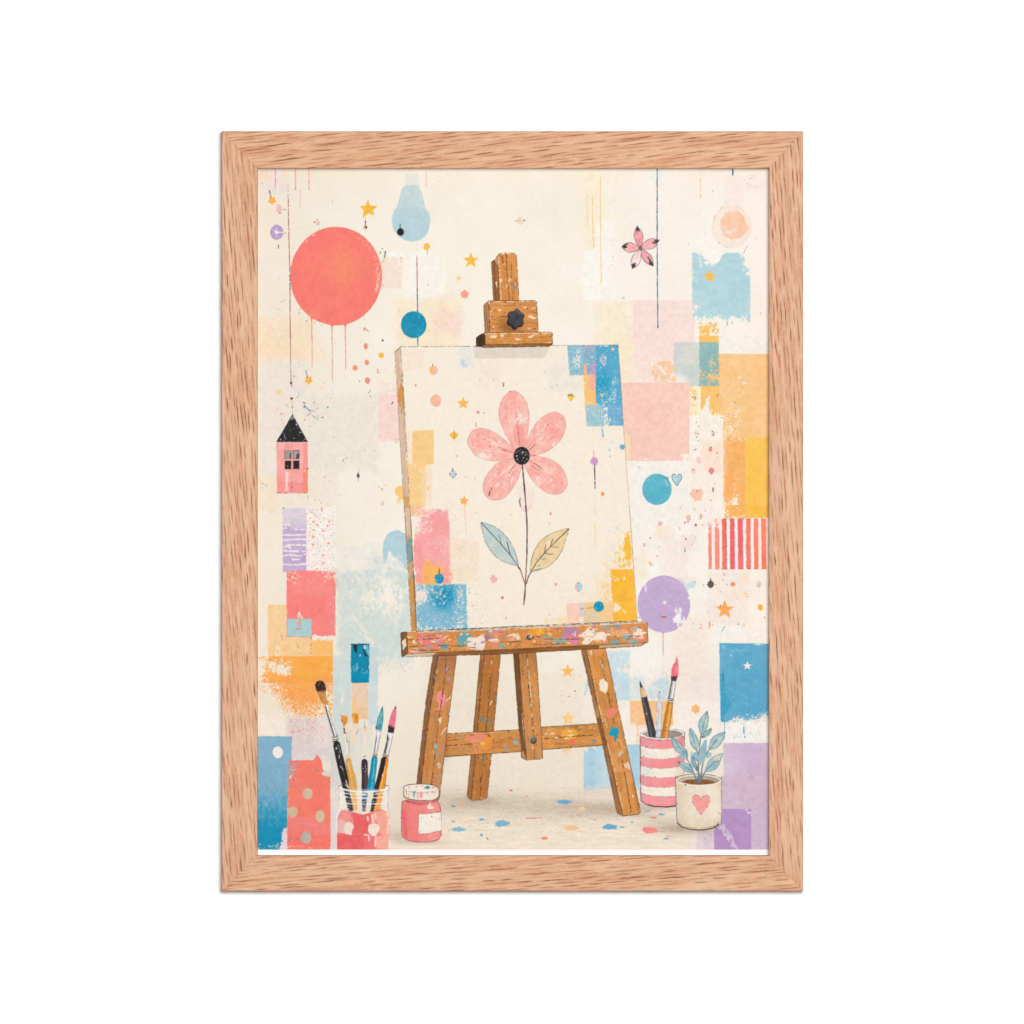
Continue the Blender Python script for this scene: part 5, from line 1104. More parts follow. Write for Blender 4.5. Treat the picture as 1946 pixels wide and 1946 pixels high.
# blue block on the canvas
fill(p('LL', 1808, 890, 2380, 878, 2400, 1390, 1815, 1412), (128, 186, 210), wob=0.8, edge=0.2, ew=5, wear=0.10, wsc=(2.2, 3.2), c2=(36, 148, 188), hard=0.2, mixf=lambda X, Y: np.clip(1.4 * np.exp(-(((X - 842) / 22) ** 2 + ((Y - 1132) / 25) ** 2) ** 1.3) + 0.25 * (fbm(X / 9, Y / 9, 6, 3) - 0.5), 0, 1),
     wf=lambda X, Y: 0.62 * np.exp(-(((X - 802) / 12) ** 2 + ((Y - 1130) / 16) ** 2)) + 0.3 * np.exp(-(((X - 872) / 9) ** 2 + ((Y - 1150) / 30) ** 2)) + 0.16 * sstep(1155, 1185, Y))
spatter('LM', 0, 890, 460, 1380, 130, [(246, 226, 206), (236, 214, 196), (250, 200, 170)], 1.5, 8, 0.85, stretch=0.8); spatter('LM', 60, 900, 460, 1380, 24, [(70, 90, 110)], 1.5, 6, 0.8); fill(p('LL', 1800, 970, 1932, 950, 1932, 1060, 1810, 1080), (248, 226, 214), a=0.8, wob=1.2, wear=0.35, wsc=(2.5, 3))
ell('LM', 141, 822, 52, 60, (20, 148, 186), rag=0.02); line('LM', [141, 700, 142, 770], 2.0, (150, 110, 70), 0.9, gap=0.1); ell('LM', 141, 738, 7, 14, (90, 90, 80), wob=0); line('LM', [146, 885, 150, 1110], 1.6, (190, 180, 170), 0.9, gap=0.35); ell('LM', 150, 1105, 8, 10, (230, 210, 190), wob=0)
spatter('LM', 460, 1080, 700, 1340, 40, [(100, 130, 150), (140, 120, 110), (120, 170, 190)], 1.5, 6, 0.7); spatter('LM', 500, 760, 1400, 1320, 50, [(110, 100, 95), (220, 150, 130)], 1.2, 5, 0.65); spatter('LM', 480, 880, 640, 1040, 24, [(250, 206, 196)], 2, 8, 0.6)
# yellow at the right edge of the canvas
fill(p('LR', 330, 280, 372, 460, 380, 620, 340, 700, 200, 710, 100, 700, 85, 520, 160, 420, 260, 400), (251, 196, 90), wob=1.3, wear=0.38, edge=0.25, ew=6, wsc=(3, 4), wf=lambda X, Y: 0.38 * sstep(1190, 1160, X))
fill(p('LR', 300, 290, 350, 280, 374, 600, 300, 600, 280, 440), (252, 190, 66), wob=1.0, wear=0.18, edge=0.2, wsc=(3, 4)); spatter('LR', 60, 280, 385, 720, 260, [(250, 196, 96), (250, 208, 140), (251, 190, 80)], 1.5, 8, 0.8); spatter('LM', 1650, 500, 2100, 1080, 120, [(250, 208, 150), (250, 220, 180)], 1.5, 7, 0.6)
wash('LR', -40, 720, 150, 1080, (250, 224, 190), 0.6, 8, wear=0.25); fill(p('LR', 20, 840, 150, 900, 150, 1080, 20, 1080), (250, 212, 150), wob=1, wear=0.45, wsc=(3, 4), a=0.8)
fill(p('LR', 130, 715, 392, 712, 432, 1308, 160, 1314), (252, 189, 66), wob=0.8, edge=0.2, wear=0.02, wsc=(2.5, 2.5), c2=(252, 184, 54), wf=lambda X, Y: 0.35 * np.exp(-(((X - 1172) / 8) ** 2 + ((Y - 1155) / 10) ** 2)) + 0.45 * np.exp(-(((X - 1172) / 9) ** 2 + ((Y - 1101) / 5) ** 2))); line('LR', [170, 1110, 230, 1140, 320, 1230], 3, (252, 236, 206), 0.8, gap=0.3, curve=True); fill(p('LR', 270, 810, 295, 800, 280, 860), (253, 236, 200)); spatter('LR', 150, 730, 410, 1290, 40, [(252, 226, 160), (160, 130, 80)], 1.2, 5, 0.7)
fill(p('LM', 1590, 1105, 1745, 1100, 1745, 1335, 1610, 1340), (251, 206, 184), a=0.9, wob=0.6, edge=0.15); fill(p('LM', 1735, 1100, 1860, 1100, 1870, 1160, 1800, 1260, 1745, 1260), (216, 202, 212), wob=1, a=0.9, wear=0.06); fill(p('LM', 1800, 1095, 2125, 1080, 2130, 1310, 1780, 1325, 1790, 1240), (248, 200, 134), a=0.85, wob=0.8, wear=0.1, edge=0.1, wsc=(3, 4))
fill(p('LM', 1800, 1220, 1932, 1180, 1960, 1300, 1800, 1320), (206, 206, 196), a=0.6, wear=0.35, wsc=(3, 3)); spatter('LR', 0, 1090, 150, 1310, 40, [(150, 190, 200), (130, 180, 200)], 2, 9, 0.7, stretch=0.8); line('LM', [1760, 1170, 1910, 1150], 2.4, (130, 150, 160), 0.7, gap=0.3); ell('LR', -6, 1140, 58, 62, (22, 150, 186), rag=0.02)
wash('LM', 1350, 1250, 1620, 1340, (251, 214, 160), 0.6, 8, wear=0.35); spatter('LR', 100, 40, 340, 420, 26, [(90, 120, 140), (200, 130, 110), (110, 105, 100)], 1.2, 6, 0.7); spatter('LR', 180, 180, 240, 320, 8, [(80, 130, 150)], 3, 9, 0.85)
for t_, x0, y0, x1, y1, n_, cs_, r1_ in (('LM', 140, -40, 420, 500, 150, [(250, 180, 178), (250, 206, 200)], 7), ('LL', 1790, 0, 1990, 300, 130, [(249, 238, 221), (250, 228, 214)], 12), ('LM', -60, 380, 300, 900, 160, [(250, 226, 212), (250, 196, 150), (249, 238, 221)], 8),
                                         ('LM', 300, 820, 640, 1420, 200, [(128, 186, 210), (249, 236, 220), (249, 238, 221)], 8), ('LL', 1810, 880, 2200, 1120, 150, [(249, 236, 220), (250, 222, 206)], 12), ('LM', 0, 1200, 480, 1420, 150, [(247, 232, 214), (200, 214, 214)], 8),
                                         ('LM', 1740, 980, 2140, 1340, 170, [(250, 208, 140), (250, 222, 180), (190, 206, 206)], 8), ('LR', 60, 560, 420, 800, 150, [(250, 200, 110), (251, 190, 80), (249, 238, 221)], 8), ('MM', 1560, 80, 1990, 460, 170, [(249, 236, 220), (236, 214, 206), (250, 200, 170)], 8),
                                         ('MR', -20, 560, 290, 1080, 170, [(249, 240, 226), (240, 240, 236)], 9), ('MM', 1760, 420, 2040, 1040, 140, [(249, 236, 220), (250, 214, 160)], 8), ('ML', 1690, 1060, 2000, 1930, 150, [(249, 236, 218), (250, 224, 186)], 8)):
    spatter(t_, x0, y0, x1, y1, n_, cs_, 3.2, r1_ * 1.7, 0.85, stretch=0.8, bias=2.6)
# spots and stars on the canvas
ell('MM', 76, 375, 45, 52, (250, 186, 180)); fill(smooth(p('MM', 32, 350, 60, 325, 74, 335, 70, 400, 80, 428, 50, 415, 30, 380)), (251, 198, 108), wob=0.3); line('MM', [66, 305, 68, 325], 1.2, (120, 100, 90)); star('MM', 38, 348, 16, (250, 190, 110))
ell('MM', 102, 722, 62, 69, (250, 190, 160), c2=(249, 182, 172), mixf=lambda X, Y: sstep(820, 838, X + (Y - 760) * 0.6), rag=0.01); ell('MM', 98, 660, 5, 5, (150, 120, 100), wob=0)
star('MM', 414, 752, 74, (250, 186, 92), inner=0.45); star('MM', 310, 1115, 54, (251, 190, 82), n=4, inner=0.66, rot=0.05); ell('MM', 310, 1118, 40, 42, (251, 190, 82)); line('MM', [310, 1060, 314, 1175], 1.3, (180, 140, 80), 0.8, gap=0.2); star('MM', 424, 1865, 56, (250, 186, 98), inner=0.55, rot=0.1, wob=0.4); line('MM', [424, 1810, 432, 1932], 1.0, (220, 170, 120), 0.7); line('LM', [433, -10, 450, 360], 1.2, (246, 180, 165), 0.8, gap=0.2)
ell('MM', 298, 1556, 40, 43, (202, 217, 216), rag=0.04); outline(smooth(p('MM', 260, 1556, 298, 1514, 336, 1556, 298, 1600)), 1.1, (130, 160, 165), 0.8, gap=0.4); line('MM', [293, 1495, 296, 1525], 1.6, (90, 110, 115)); ell('MM', 264, 1557, 7, 9, (80, 110, 118), wob=0); ell('MM', 332, 1562, 6, 12, (90, 120, 125), wob=0); ell('MM', 298, 1598, 6, 9, (90, 130, 138), wob=0); line('MM', [310, 1180, 320, 1330], 0.9, (240, 206, 170), 0.6, gap=0.4)
fill(smooth(p('MM', 565, 852, 582, 832, 598, 850, 588, 868, 584, 882, 578, 868)), (240, 140, 140)); line('MM', [596, 852, 655, 860], 1.0, (190, 150, 140), 0.7, gap=0.3); ell('MM', 652, 862, 6, 5, (120, 90, 90), wob=0); line('MM', [556, 970, 562, 1020], 1.4, (110, 100, 96), 0.7, gap=0.3)
ell('MM', 1645, 678, 34, 42, (251, 198, 70), rag=0.06); fill(smooth(p('MM', 1612, 660, 1640, 640, 1672, 655, 1668, 672, 1630, 668)), (120, 150, 156), a=0.85); line('MM', [1670, 675, 1695, 675], 1.2, (240, 180, 80)); ell('MM', 1613, 660, 6, 7, (60, 80, 90), wob=0); ell('MM', 1643, 718, 5, 6, (100, 130, 140), wob=0)
line('MM', [865, 510, 870, 560], 1.5, (150, 120, 80), 0.8, gap=0.2); line('MM', [880, 520, 876, 555], 1.6, (90, 80, 60), 0.8)
line('MM', [1905, 1290, 1906, 1370], 1.3, (240, 150, 160), 0.9); ell('MM', 1912, 1412, 44, 46, (214, 160, 200), rag=0.02); line('MM', [1914, 1458, 1920, 1720], 1.9, (66, 60, 62), 0.9, gap=0.15); line('MM', [1900, 1010, 1904, 1290], 1.2, (250, 210, 150), 0.8, gap=0.3); line('MM', [1922, 1720, 1925, 1932], 1.0, (250, 214, 160), 0.7, gap=0.3)
line('LM', [1912, 0, 1925, 100], 1.1, (250, 206, 130), 0.8); line('LM', [1918, 190, 1924, 460], 1.5, (250, 200, 120), 0.85, gap=0.15); ell('LR', 37, -190 + 0, 3, 3, (250, 238, 221), a=0); ell('MR', 38, 1786, 20, 25, (250, 160, 112), rag=0.06)
ell('LM', 1730, 914, 43, 51, (243, 190, 190)); fill(smooth(p('LM', 1728, 862, 1765, 880, 1774, 914, 1760, 955, 1728, 965, 1712, 914)), (176, 210, 222), wob=0.2); ell('LM', 1728, 872, 6, 8, (90, 120, 140), wob=0); ell('LM', 1728, 964, 6, 6, (90, 100, 110), wob=0)
ell('LM', 762, 830, 38, 42, (249, 186, 180), rag=0.04); ell('LM', 750, 788, 6, 5, (110, 90, 90), wob=0); ell('LM', 797, 830, 6, 7, (190, 120, 120), wob=0); blot('LM', 862, 1038, 16, (230, 120, 118), 4, 0.2); star('LM', 1472, 885, 22, (240, 140, 135), inner=0.5); fill(p('LM', 1398, 82, 1415, 50, 1418, 100), (236, 120, 115)); ell('LM', 1398, 190, 8, 12, (246, 190, 180), wob=0)
spatter('MM', 60, 480, 1800, 1900, 90, [(236, 190, 165), (200, 170, 150), (120, 105, 98), (246, 190, 150)], 1, 4, 0.6); spatter('LM', 560, 20, 1900, 900, 50, [(120, 105, 98), (230, 170, 150)], 1, 4, 0.6); ell('ML', 1805, 547, 12, 15, (240, 150, 120)); spatter('LM', 270, 20, 420, 400, 26, [(110, 100, 96), (246, 170, 140)], 1, 5, 0.6)
for x, y in ((604, 482), (760, 480), (1343, 396), (1428, 563), (1484, 544), (722, 1248), (561, 65), (955, 92), (900, 1262), (908, 1275), (1400, 1235), (345, 1355), (335, 1350), (440, 1590), (550, 1610)):
    ell('MM' if y not in (65, 92, 1262, 1275, 1235) else 'LM', x, y, 6, 7, (110, 84, 76), wob=0, n=9, a=0.8)
fill(smooth(p('MM', 1010, 1700, 1060, 1690, 1090, 1730, 1050, 1800, 1030, 1770)), (249, 228, 214), a=0.5)

# ---------------------------------------------------------------- the flower painted on it
PET = [[1005, 1275, 935, 1170, 870, 1050, 830, 930, 822, 840, 845, 730, 900, 650, 985, 605, 1060, 640, 1120, 710, 1160, 820, 1168, 920, 1155, 1060, 1120, 1240, 1070, 1262],
       [1130, 1240, 1150, 1160, 1210, 1030, 1290, 930, 1380, 870, 1475, 848, 1545, 892, 1566, 908, 1585, 1000, 1560, 1110, 1490, 1210, 1390, 1290, 1290, 1330, 1180, 1345, 1140, 1300],
       [1175, 1345, 1300, 1358, 1420, 1395, 1510, 1455, 1575, 1545, 1605, 1640, 1590, 1720, 1530, 1780, 1450, 1792, 1360, 1765, 1270, 1700, 1200, 1620, 1150, 1540, 1115, 1455, 1140, 1400],
       [1000, 1378, 900, 1400, 800, 1440, 720, 1520, 660, 1610, 640, 1700, 655, 1780, 710, 1840, 790, 1857, 880, 1830, 960, 1750, 1010, 1670, 1050, 1580, 1080, 1460, 1050, 1410],
       [1005, 1278, 900, 1180, 810, 1110, 720, 1060, 600, 1032, 520, 1065, 480, 1130, 460, 1165, 480, 1240, 540, 1330, 610, 1375, 700, 1400, 800, 1408, 880, 1395, 985, 1375, 1010, 1330]]
def g2(cx, cy, rx, ry, s): return lambda X, Y: s * np.exp(-(((X - cx) / rx) ** 2 + ((Y - cy) / ry) ** 2))
WFS = [lambda X, Y: g2(985, 790, 17, 16, 0.5)(X, Y) + g2(997, 800, 10, 22, 0.35)(X, Y) + g2(960, 780, 8, 12, 0.2)(X, Y), lambda X, Y: g2(1022, 812, 9, 22, 0.35)(X, Y) + g2(1050, 845, 14, 7, 0.35)(X, Y), lambda X, Y: g2(1023, 915, 7, 14, 0.6)(X, Y) + g2(1040, 872, 16, 4, 0.4)(X, Y),
       lambda X, Y: g2(968, 905, 5, 12, 0.5)(X, Y) + g2(940, 885, 14, 5, 0.35)(X, Y), lambda X, Y: g2(920, 868, 18, 9, 0.85)(X, Y) + g2(940, 845, 10, 6, 0.5)(X, Y) + g2(916, 818, 14, 4, 0.3)(X, Y)]
for v, wf_ in zip(PET, WFS):
    q = smooth(p('MM', *v), 4)
    fill(q, (251, 228, 214), wob=0.1, a=0.85)
    fill(q, (250, 166, 156), a=0.88, wob=0.15, wear=0.02, edge=0.07, ew=2, wsc=(3, 4), hard=0.25, c2=(251, 192, 180), cs=10, wf=wf_)
    outline(q, 1.1, (222, 130, 122), 0.85, gap=0.15)
    r_ = np.random.RandomState(len(q) + int(v[4]))
    mx_, my_ = sum(v[0::2]) / (len(v) / 2), sum(v[1::2]) / (len(v) / 2)
    dx_, dy_ = mx_ - 1083, my_ - 1350
    for i in range(30):
        o_, l_ = (r_.rand() - 0.5) * 0.62, 0.15 + 0.5 * r_.rand()
        f_ = 0.45 + 0.75 * r_.rand()
        ax_, ay_ = 1083 + dx_ * f_ - dy_ * o_ * min(1, f_ * 0.8), 1350 + dy_ * f_ + dx_ * o_ * min(1, f_ * 0.8)
        f2 = min(f_ + l_ * 0.6, 1.45)
        bx_, by_ = 1083 + dx_ * f2 - dy_ * o_ * min(1, f2 * 0.8), 1350 + dy_ * f2 + dx_ * o_ * min(1, f2 * 0.8)
        line('MM', [ax_, ay_, bx_, by_], 1.5 + 4.0 * r_.rand() ** 2, ((253, 210, 198), (254, 224, 212), (247, 150, 143))[r_.randint(3)], 0.4 + 0.35 * r_.rand(), gap=0.3, taper=0.8, gs=3)
fill(p('MM', 1070, 1262, 990, 1180, 985, 1080, 1005, 1000, 1032, 960, 1060, 1010, 1100, 1020, 1120, 1100, 1118, 1240), (251, 166, 157), wob=0.8, wear=0.1, wsc=(3, 8), a=0.9)
fill(p('MM', 890, 1590, 935, 1545, 950, 1560, 905, 1600), (253, 226, 208), a=0.9); fill(p('MM', 945, 1650, 990, 1570, 985, 1620, 960, 1690), (253, 226, 212), a=0.8, wear=0.2)
for v in ([1065, 1250, 1048, 1120, 1032, 985], [985, 1315, 880, 1275, 815, 1248], [1022, 1440, 970, 1500, 930, 1558], [1175, 1412, 1260, 1455, 1330, 1510], [1170, 1285, 1250, 1215], [1190, 1455, 1275, 1520], [1180, 1350, 1250, 1348], [1150, 1260, 1190, 1210]):
    line('MM', v, 1.2, (140, 90, 86), 0.85, gap=0.1, curve=True, taper=0.3)
fill(p('MM', 700, 1812, 715, 1760, 725, 1750, 720, 1790), (70, 50, 50)); line('MM', [715, 1770, 745, 1715], 1.2, (120, 80, 76)); 
for x, y, r in ((1378, 998, 8), (1541, 934, 7), (577, 1115, 6), (722, 1248, 8), (528, 1225, 6), (1040, 960, 6), (951, 618, 7), (1026, 1524, 6), (945, 1662, 6), (1540, 1660, 7), (1405, 1034, 4), (1310, 1085, 4), (1262, 1455, 6), (825, 885, 5), (1165, 880, 5), (1428, 1058, 4)):
    ell('MM', x, y, r, r * 1.2, (110, 66, 64), wob=0, n=9, rag=0.2, a=0.85)
for x, y, r in ((752, 1190, 13), (827, 1192, 11), (1420, 1627, 15), (1370, 1137, 6), (558, 1205, 8), (790, 1815, 8), (900, 1730, 6), (1440, 1690, 10), (1480, 995, 6)):
    ell('MM', x, y, r, r * 1.15, (254, 228, 216), n=10, rag=0.2, wob=0, a=0.9)
spatter('MM', 650, 1450, 1050, 1850, 40, [(253, 205, 194), (254, 216, 204)], 1.2, 5, 0.7); spatter('MM', 1180, 1370, 1590, 1780, 40, [(253, 205, 194), (254, 216, 204)], 1.2, 5, 0.7); spatter('MM', 1180, 880, 1560, 1300, 40, [(253, 205, 194), (254, 216, 204)], 1.2, 5, 0.7)
# stem and leaves
line('MM', [1060, 1932, 1050, 1750, 1110, 1680], 1.0, (240, 190, 185), 0.7, curve=True, gap=0.2); line('MM', [1230, 1690, 1210, 1850, 1180, 1932], 1.0, (236, 180, 178), 0.7, curve=True, gap=0.3); fill(smooth(p('MM', 1050, 1932, 1060, 1800, 1100, 1720, 1210, 1760, 1200, 1932)), (250, 216, 210), a=0.35); line('MM', [1068, 1830, 1060, 1880, 1072, 1932], 1.5, (66, 62, 62), curve=True); fill(smooth(p('LM', 1072, 0, 1095, 40, 1130, 56, 1170, 30, 1190, -20)), (249, 216, 212), a=0.45); line('LM', [1072, 0, 1095, 30, 1130, 55, 1168, 28, 1188, -10], 1.0, (232, 170, 172), 0.8, curve=True)
line('MM', [1090, 1445, 1110, 1680, 1132, 1940], 2.4, (56, 54, 54), 0.97); line('LM', [1130, -10, 1140, 120, 1146, 260, 1144, 420, 1140, 600], 2.6, (84, 72, 72), 0.97, gap=0.02); line('LM', [1140, 120, 1146, 260, 1144, 420, 1140, 600, 1134, 760], 1.6, (170, 110, 108), 0.8, gap=0.35); line('LM', [1140, 590, 1132, 760, 1124, 905], 2.2, (150, 112, 96), 0.97); line('LM', [1124, 890, 1118, 1010, 1108, 1118], 2.7, (140, 110, 88), 0.98); line('LM', [1122, 930, 1112, 1050], 1.1, (66, 60, 56), 0.8, gap=0.2)
line('LM', [1030, 660, 1065, 716, 1095, 800, 1122, 895], 1.7, (92, 86, 82), 0.95, curve=True); line('LM', [1040, 680, 1064, 716], 2.2, (50, 48, 48)); line('LM', [1192, 740, 1160, 800, 1135, 880], 2.0, (90, 82, 74), 0.95, curve=True)
lf = smooth(p('LM', 622, 185, 720, 205, 800, 245, 880, 310, 950, 400, 1000, 500, 1030, 600, 1040, 668, 960, 655, 880, 630, 800, 580, 730, 500, 670, 400, 640, 290), 4)
fill(lf, (206, 214, 206), wob=0.1, c2=(188, 205, 206), cs=14, edge=0.05); spatter('LM', 680, 230, 980, 620, 22, [(240, 220, 190), (236, 210, 170), (170, 200, 212)], 4, 20, 0.5, stretch=0.8); outline(lf, 1.2, (90, 96, 98), 0.9, gap=0.15)
line('LM', [622, 185, 740, 310, 850, 430, 960, 560, 1036, 668], 1.5, (70, 70, 72), 0.95); line('LM', [848, 428, 838, 370, 824, 320], 1.2, (96, 96, 96), curve=True); line('LM', [952, 550, 932, 470, 914, 400], 1.5, (70, 70, 72), curve=True); line('LM', [855, 465, 800, 470, 750, 462], 1.1, (190, 170, 140), 0.8); ell('LM', 624, 184, 8, 8, (50, 50, 52), wob=0)
lf = smooth(p('LM', 1617, 258, 1520, 270, 1420, 305, 1320, 370, 1250, 460, 1205, 560, 1185, 660, 1190, 742, 1280, 722, 1380, 685, 1470, 610, 1540, 500, 1580, 390), 4)
fill(lf, (240, 214, 170), wob=0.1, c2=(236, 202, 150), cs=14); fill(smooth(p('LM', 1340, 430, 1390, 380, 1420, 400, 1380, 470)), (247, 230, 200), a=0.7); outline(lf, 1.2, (110, 100, 84), 0.9, gap=0.15)
line('LM', [1617, 258, 1480, 390, 1340, 530, 1250, 640, 1190, 742], 1.5, (84, 78, 68), 0.95); line('LM', [1412, 450, 1422, 410, 1438, 365], 1.2, (96, 90, 84), curve=True); line('LM', [1345, 530, 1350, 480, 1358, 430], 1.3, (96, 90, 84), curve=True); line('LM', [1350, 532, 1400, 542, 1440, 538], 1.3, (96, 90, 84), curve=True); line('LM', [1420, 455, 1460, 462, 1500, 460], 1.1, (130, 120, 100), curve=True); line('LM', [1295, 592, 1325, 600, 1356, 592], 1.8, (100, 150, 160), curve=True); ell('LM', 1256, 604, 9, 14, (110, 170, 186), a=0.8); ell('LM', 1278, 670, 18, 10, (140, 186, 190), a=0.8); line('LM', [1215, 725, 1310, 708], 1.8, (110, 160, 168), 0.8); line('LM', [1288, 590, 1288, 510], 1.0, (150, 140, 120), 0.7); ell('LM', 1614, 256, 9, 9, (60, 58, 54), wob=0)
ell('MM', 1083, 1350, 93, 103, (42, 42, 44), wob=0.2, n=50)
for x, y, r in ((1095, 1310, 12), (1028, 1352, 11), (1034, 1390, 9), (1127, 1312, 7), (1128, 1340, 8), (1104, 1372, 8), (1142, 1388, 7), (1046, 1296, 7), (1020, 1312, 6), (1088, 1400, 5), (1116, 1420, 5), (1160, 1350, 4), (1070, 1285, 4), (1065, 1320, 4), (1150, 1330, 4), (1050, 1420, 4), (1090, 1330, 5)):
    ell('MM', x, y, r, r, (240, 238, 234), n=9, rag=0.1, wob=0)
spatter('MM', 1000, 1270, 1160, 1440, 30, [(120, 120, 122), (90, 90, 92)], 1.5, 4, 0.7)
# ---------------------------------------------------------------- the wooden easel in the picture
def chips(t, poly, n, cols, seed, r0=2, r1=9, axis=(0, 1)):
    """flecks of old paint on a board"""
    r_ = np.random.RandomState(seed)
    q = p(t, *poly)
    xs = [a for a, b in q]; ys = [b for a, b in q]
    ang = math.atan2(axis[1], axis[0])
    k = 0
    n = int(n * 1.1)
    r1 *= 0.72
    while k < n:
        x, y = min(xs) + r_.rand() * (max(xs) - min(xs)), min(ys) + r_.rand() * (max(ys) - min(ys))
        ins = False
        for i in range(len(q)):
            (ax, ay), (bx, by) = q[i], q[(i + 1) % len(q)]
            if (ay > y) != (by > y) and x < (bx - ax) * (y - ay) / (by - ay) + ax:
                ins = not ins
        k += 1
        if not ins:
            continue
        rr = (r0 + (r1 - r0) * r_.rand() ** 2.5) / 6
        pts = []
        for i in range(8):
            a = i * 0.785
            u, v = rr * (1.0 + 1.3 * r_.rand()) * math.cos(a), rr * (0.45 + 0.4 * r_.rand()) * math.sin(a)
            pts.append((x + u * math.cos(ang) - v * math.sin(ang), y + u * math.sin(ang) + v * math.cos(ang)))
        fill(smooth(pts, 3), cols[r_.randint(len(cols))], a=0.5 + 0.4 * r_.rand(), wob=0.25, soft=1.3, tone=0)
CH = [(246, 228, 204), (250, 236, 218), (160, 176, 174), (240, 210, 176), (130, 160, 166)]
# mast
plank(p('TM', 760, 1512, 738, 1080, 745, 1062, 775, 1045, 800, 1005, 838, 972, 850, 1512), SIDE, SIDE_D, (p('TM', 770, 1040)[0], p('TM', 800, 1512)[0]), streak=0.75, cracks=0.15)
plank(p('TM', 775, 1048, 812, 1005, 815, 1110, 790, 1080), (226, 190, 150), (206, 160, 110), (p('TM', 770, 1040)[0], p('TM', 800, 1512)[0]), a=0.7)
f = p('TM', 842, 1512, 815, 1010, 840, 974, 985, 970, 1018, 1002, 1026, 1040, 1050, 1512)
plank(f, (232, 158, 84), (210, 136, 72), (p('TM', 915, 980)[0], p('TM', 940, 1512)[0]), streak=0.8, cracks=0.35)
line('TM', [908, 975, 912, 1150, 925, 1330, 945, 1505], 1.6, (96, 62, 36), 0.85, gap=0.12, curve=True); line('TM', [865, 1010, 880, 1180], 1.5, (120, 76, 42), 0.8, gap=0.25); line('TM', [965, 1000, 970, 1200, 965, 1240], 1.4, (110, 70, 40), 0.8, gap=0.25); line('TM', [970, 1300, 980, 1500], 1.3, (110, 70, 40), 0.8, gap=0.2); line('TM', [770, 1070, 782, 1505], 1.5, (90, 58, 34), 0.8, gap=0.15); line('TM', [818, 1010, 848, 1505], 1.6, (250, 232, 208), 0.8, gap=0.4)
line('TM', [738, 1080, 745, 1062, 775, 1045], 1.4, INK, 0.9); line('TM', [738, 1080, 760, 1510], 1.2, INK, 0.85, gap=0.15); line('TM', [800, 1010, 838, 972, 985, 969, 1018, 1002, 1027, 1045, 1051, 1510], 1.3, INK, 0.8, gap=0.2, curve=True); line('TM', [826, 985, 845, 978, 980, 976], 1.4, (252, 236, 214), 0.85, gap=0.25)
for v in ([830, 1258, 858, 1268, 850, 1300, 836, 1310], [925, 1285, 950, 1262, 962, 1275, 935, 1302], [895, 1370, 925, 1310, 912, 1360], [785, 1310, 806, 1298, 798, 1360], [1005, 1310, 1015, 1330, 1000, 1345], [836, 1380, 848, 1410, 838, 1450]):
    fill(smooth(p('TM', *v), 3), (250, 228, 200), a=0.85, wob=0.9, wear=0.12)
fill(p('TM', 985, 1310, 1000, 1318, 1002, 1360, 992, 1410, 986, 1360), (110, 140, 150), wob=0.3); ell('TM', 963, 1232, 6, 9, (90, 50, 30), wob=0)
chips('TM', [842, 1512, 815, 1010, 1020, 1000, 1050, 1512], 60, CH, 11)
# clamp block
plank(p('TM', 665, 1876, 648, 1568, 660, 1550, 704, 1516, 722, 1876), (196, 138, 90), (160, 104, 62), (p('TM', 680, 1540)[0], p('TM', 695, 1876)[0]), streak=0.7, cracks=0.2)
f = p('TM', 722, 1876, 708, 1545, 722, 1514, 1235, 1513, 1252, 1532, 1272, 1876)
plank(f, (226, 154, 84), (208, 136, 74), (p('TM', 700, 1700)[0], p('TM', 1260, 1720)[0]), streak=0.7, cracks=0.3)
def gs(cx, cy, rx, ry, s, c, t):
    (x, y), = p(t, cx, cy)
    sl, X, Y = window(x - rx / 3, y - ry / 3, x + rx / 3, y + ry / 3)
    lay(sl, rgb(c), s * np.exp(-(((X - x) / (rx / 6)) ** 2 + ((Y - y) / (ry / 6)) ** 2)))
gs(930, 1790, 110, 90, 0.75, (140, 84, 44), 'TM'); gs(980, 1850, 120, 40, 0.4, (120, 74, 40), 'TM')
line('TM', [648, 1568, 660, 1550, 704, 1514, 722, 1512, 1235, 1511, 1252, 1532, 1273, 1876], 1.4, INK, 0.85, gap=0.12); line('TM', [648, 1568, 665, 1876], 1.2, INK, 0.85); line('TM', [708, 1545, 722, 1876], 1.6, (70, 46, 30), 0.85, gap=0.15); line('TM', [722, 1522, 1235, 1521], 1.6, (252, 236, 214), 0.8, gap=0.25); line('TM', [716, 1540, 728, 1870], 1.2, (250, 228, 200), 0.7, gap=0.4)
for v in ([810, 1612, 860, 1605, 830, 1630], [1150, 1692, 1200, 1670, 1215, 1690, 1255, 1700, 1235, 1722, 1190, 1718], [750, 1800, 775, 1795, 765, 1815], [1020, 1550, 1050, 1545, 1035, 1560], [1090, 1590, 1140, 1580, 1130, 1600], [720, 1640, 760, 1590, 750, 1620], [1160, 1830, 1190, 1825, 1175, 1845], [850, 1548, 870, 1545, 860, 1560], [1180, 1600, 1240, 1592, 1220, 1606]):
    fill(smooth(p('TM', *v), 3), (250, 228, 200), a=0.85, wob=0.9, wear=0.12)
for x, y in ((740, 1695), (885, 1648), (1148, 1604), (1228, 1843), (1240, 1690), (745, 1830)):
    ell('TM', x, y, 7, 6, (96, 60, 36), wob=0, a=0.85)
for v in ([730, 1560, 900, 1568, 1080, 1556], [740, 1720, 820, 1735, 880, 1725], [1130, 1650, 1190, 1640, 1250, 1650], [740, 1770, 820, 1790, 900, 1850], [1110, 1770, 1200, 1760, 1262, 1775], [730, 1600, 800, 1640], [1040, 1860, 1160, 1855, 1262, 1862]):
    line('TM', v, 1.1, (150, 90, 46), 0.75, gap=0.2, curve=True)
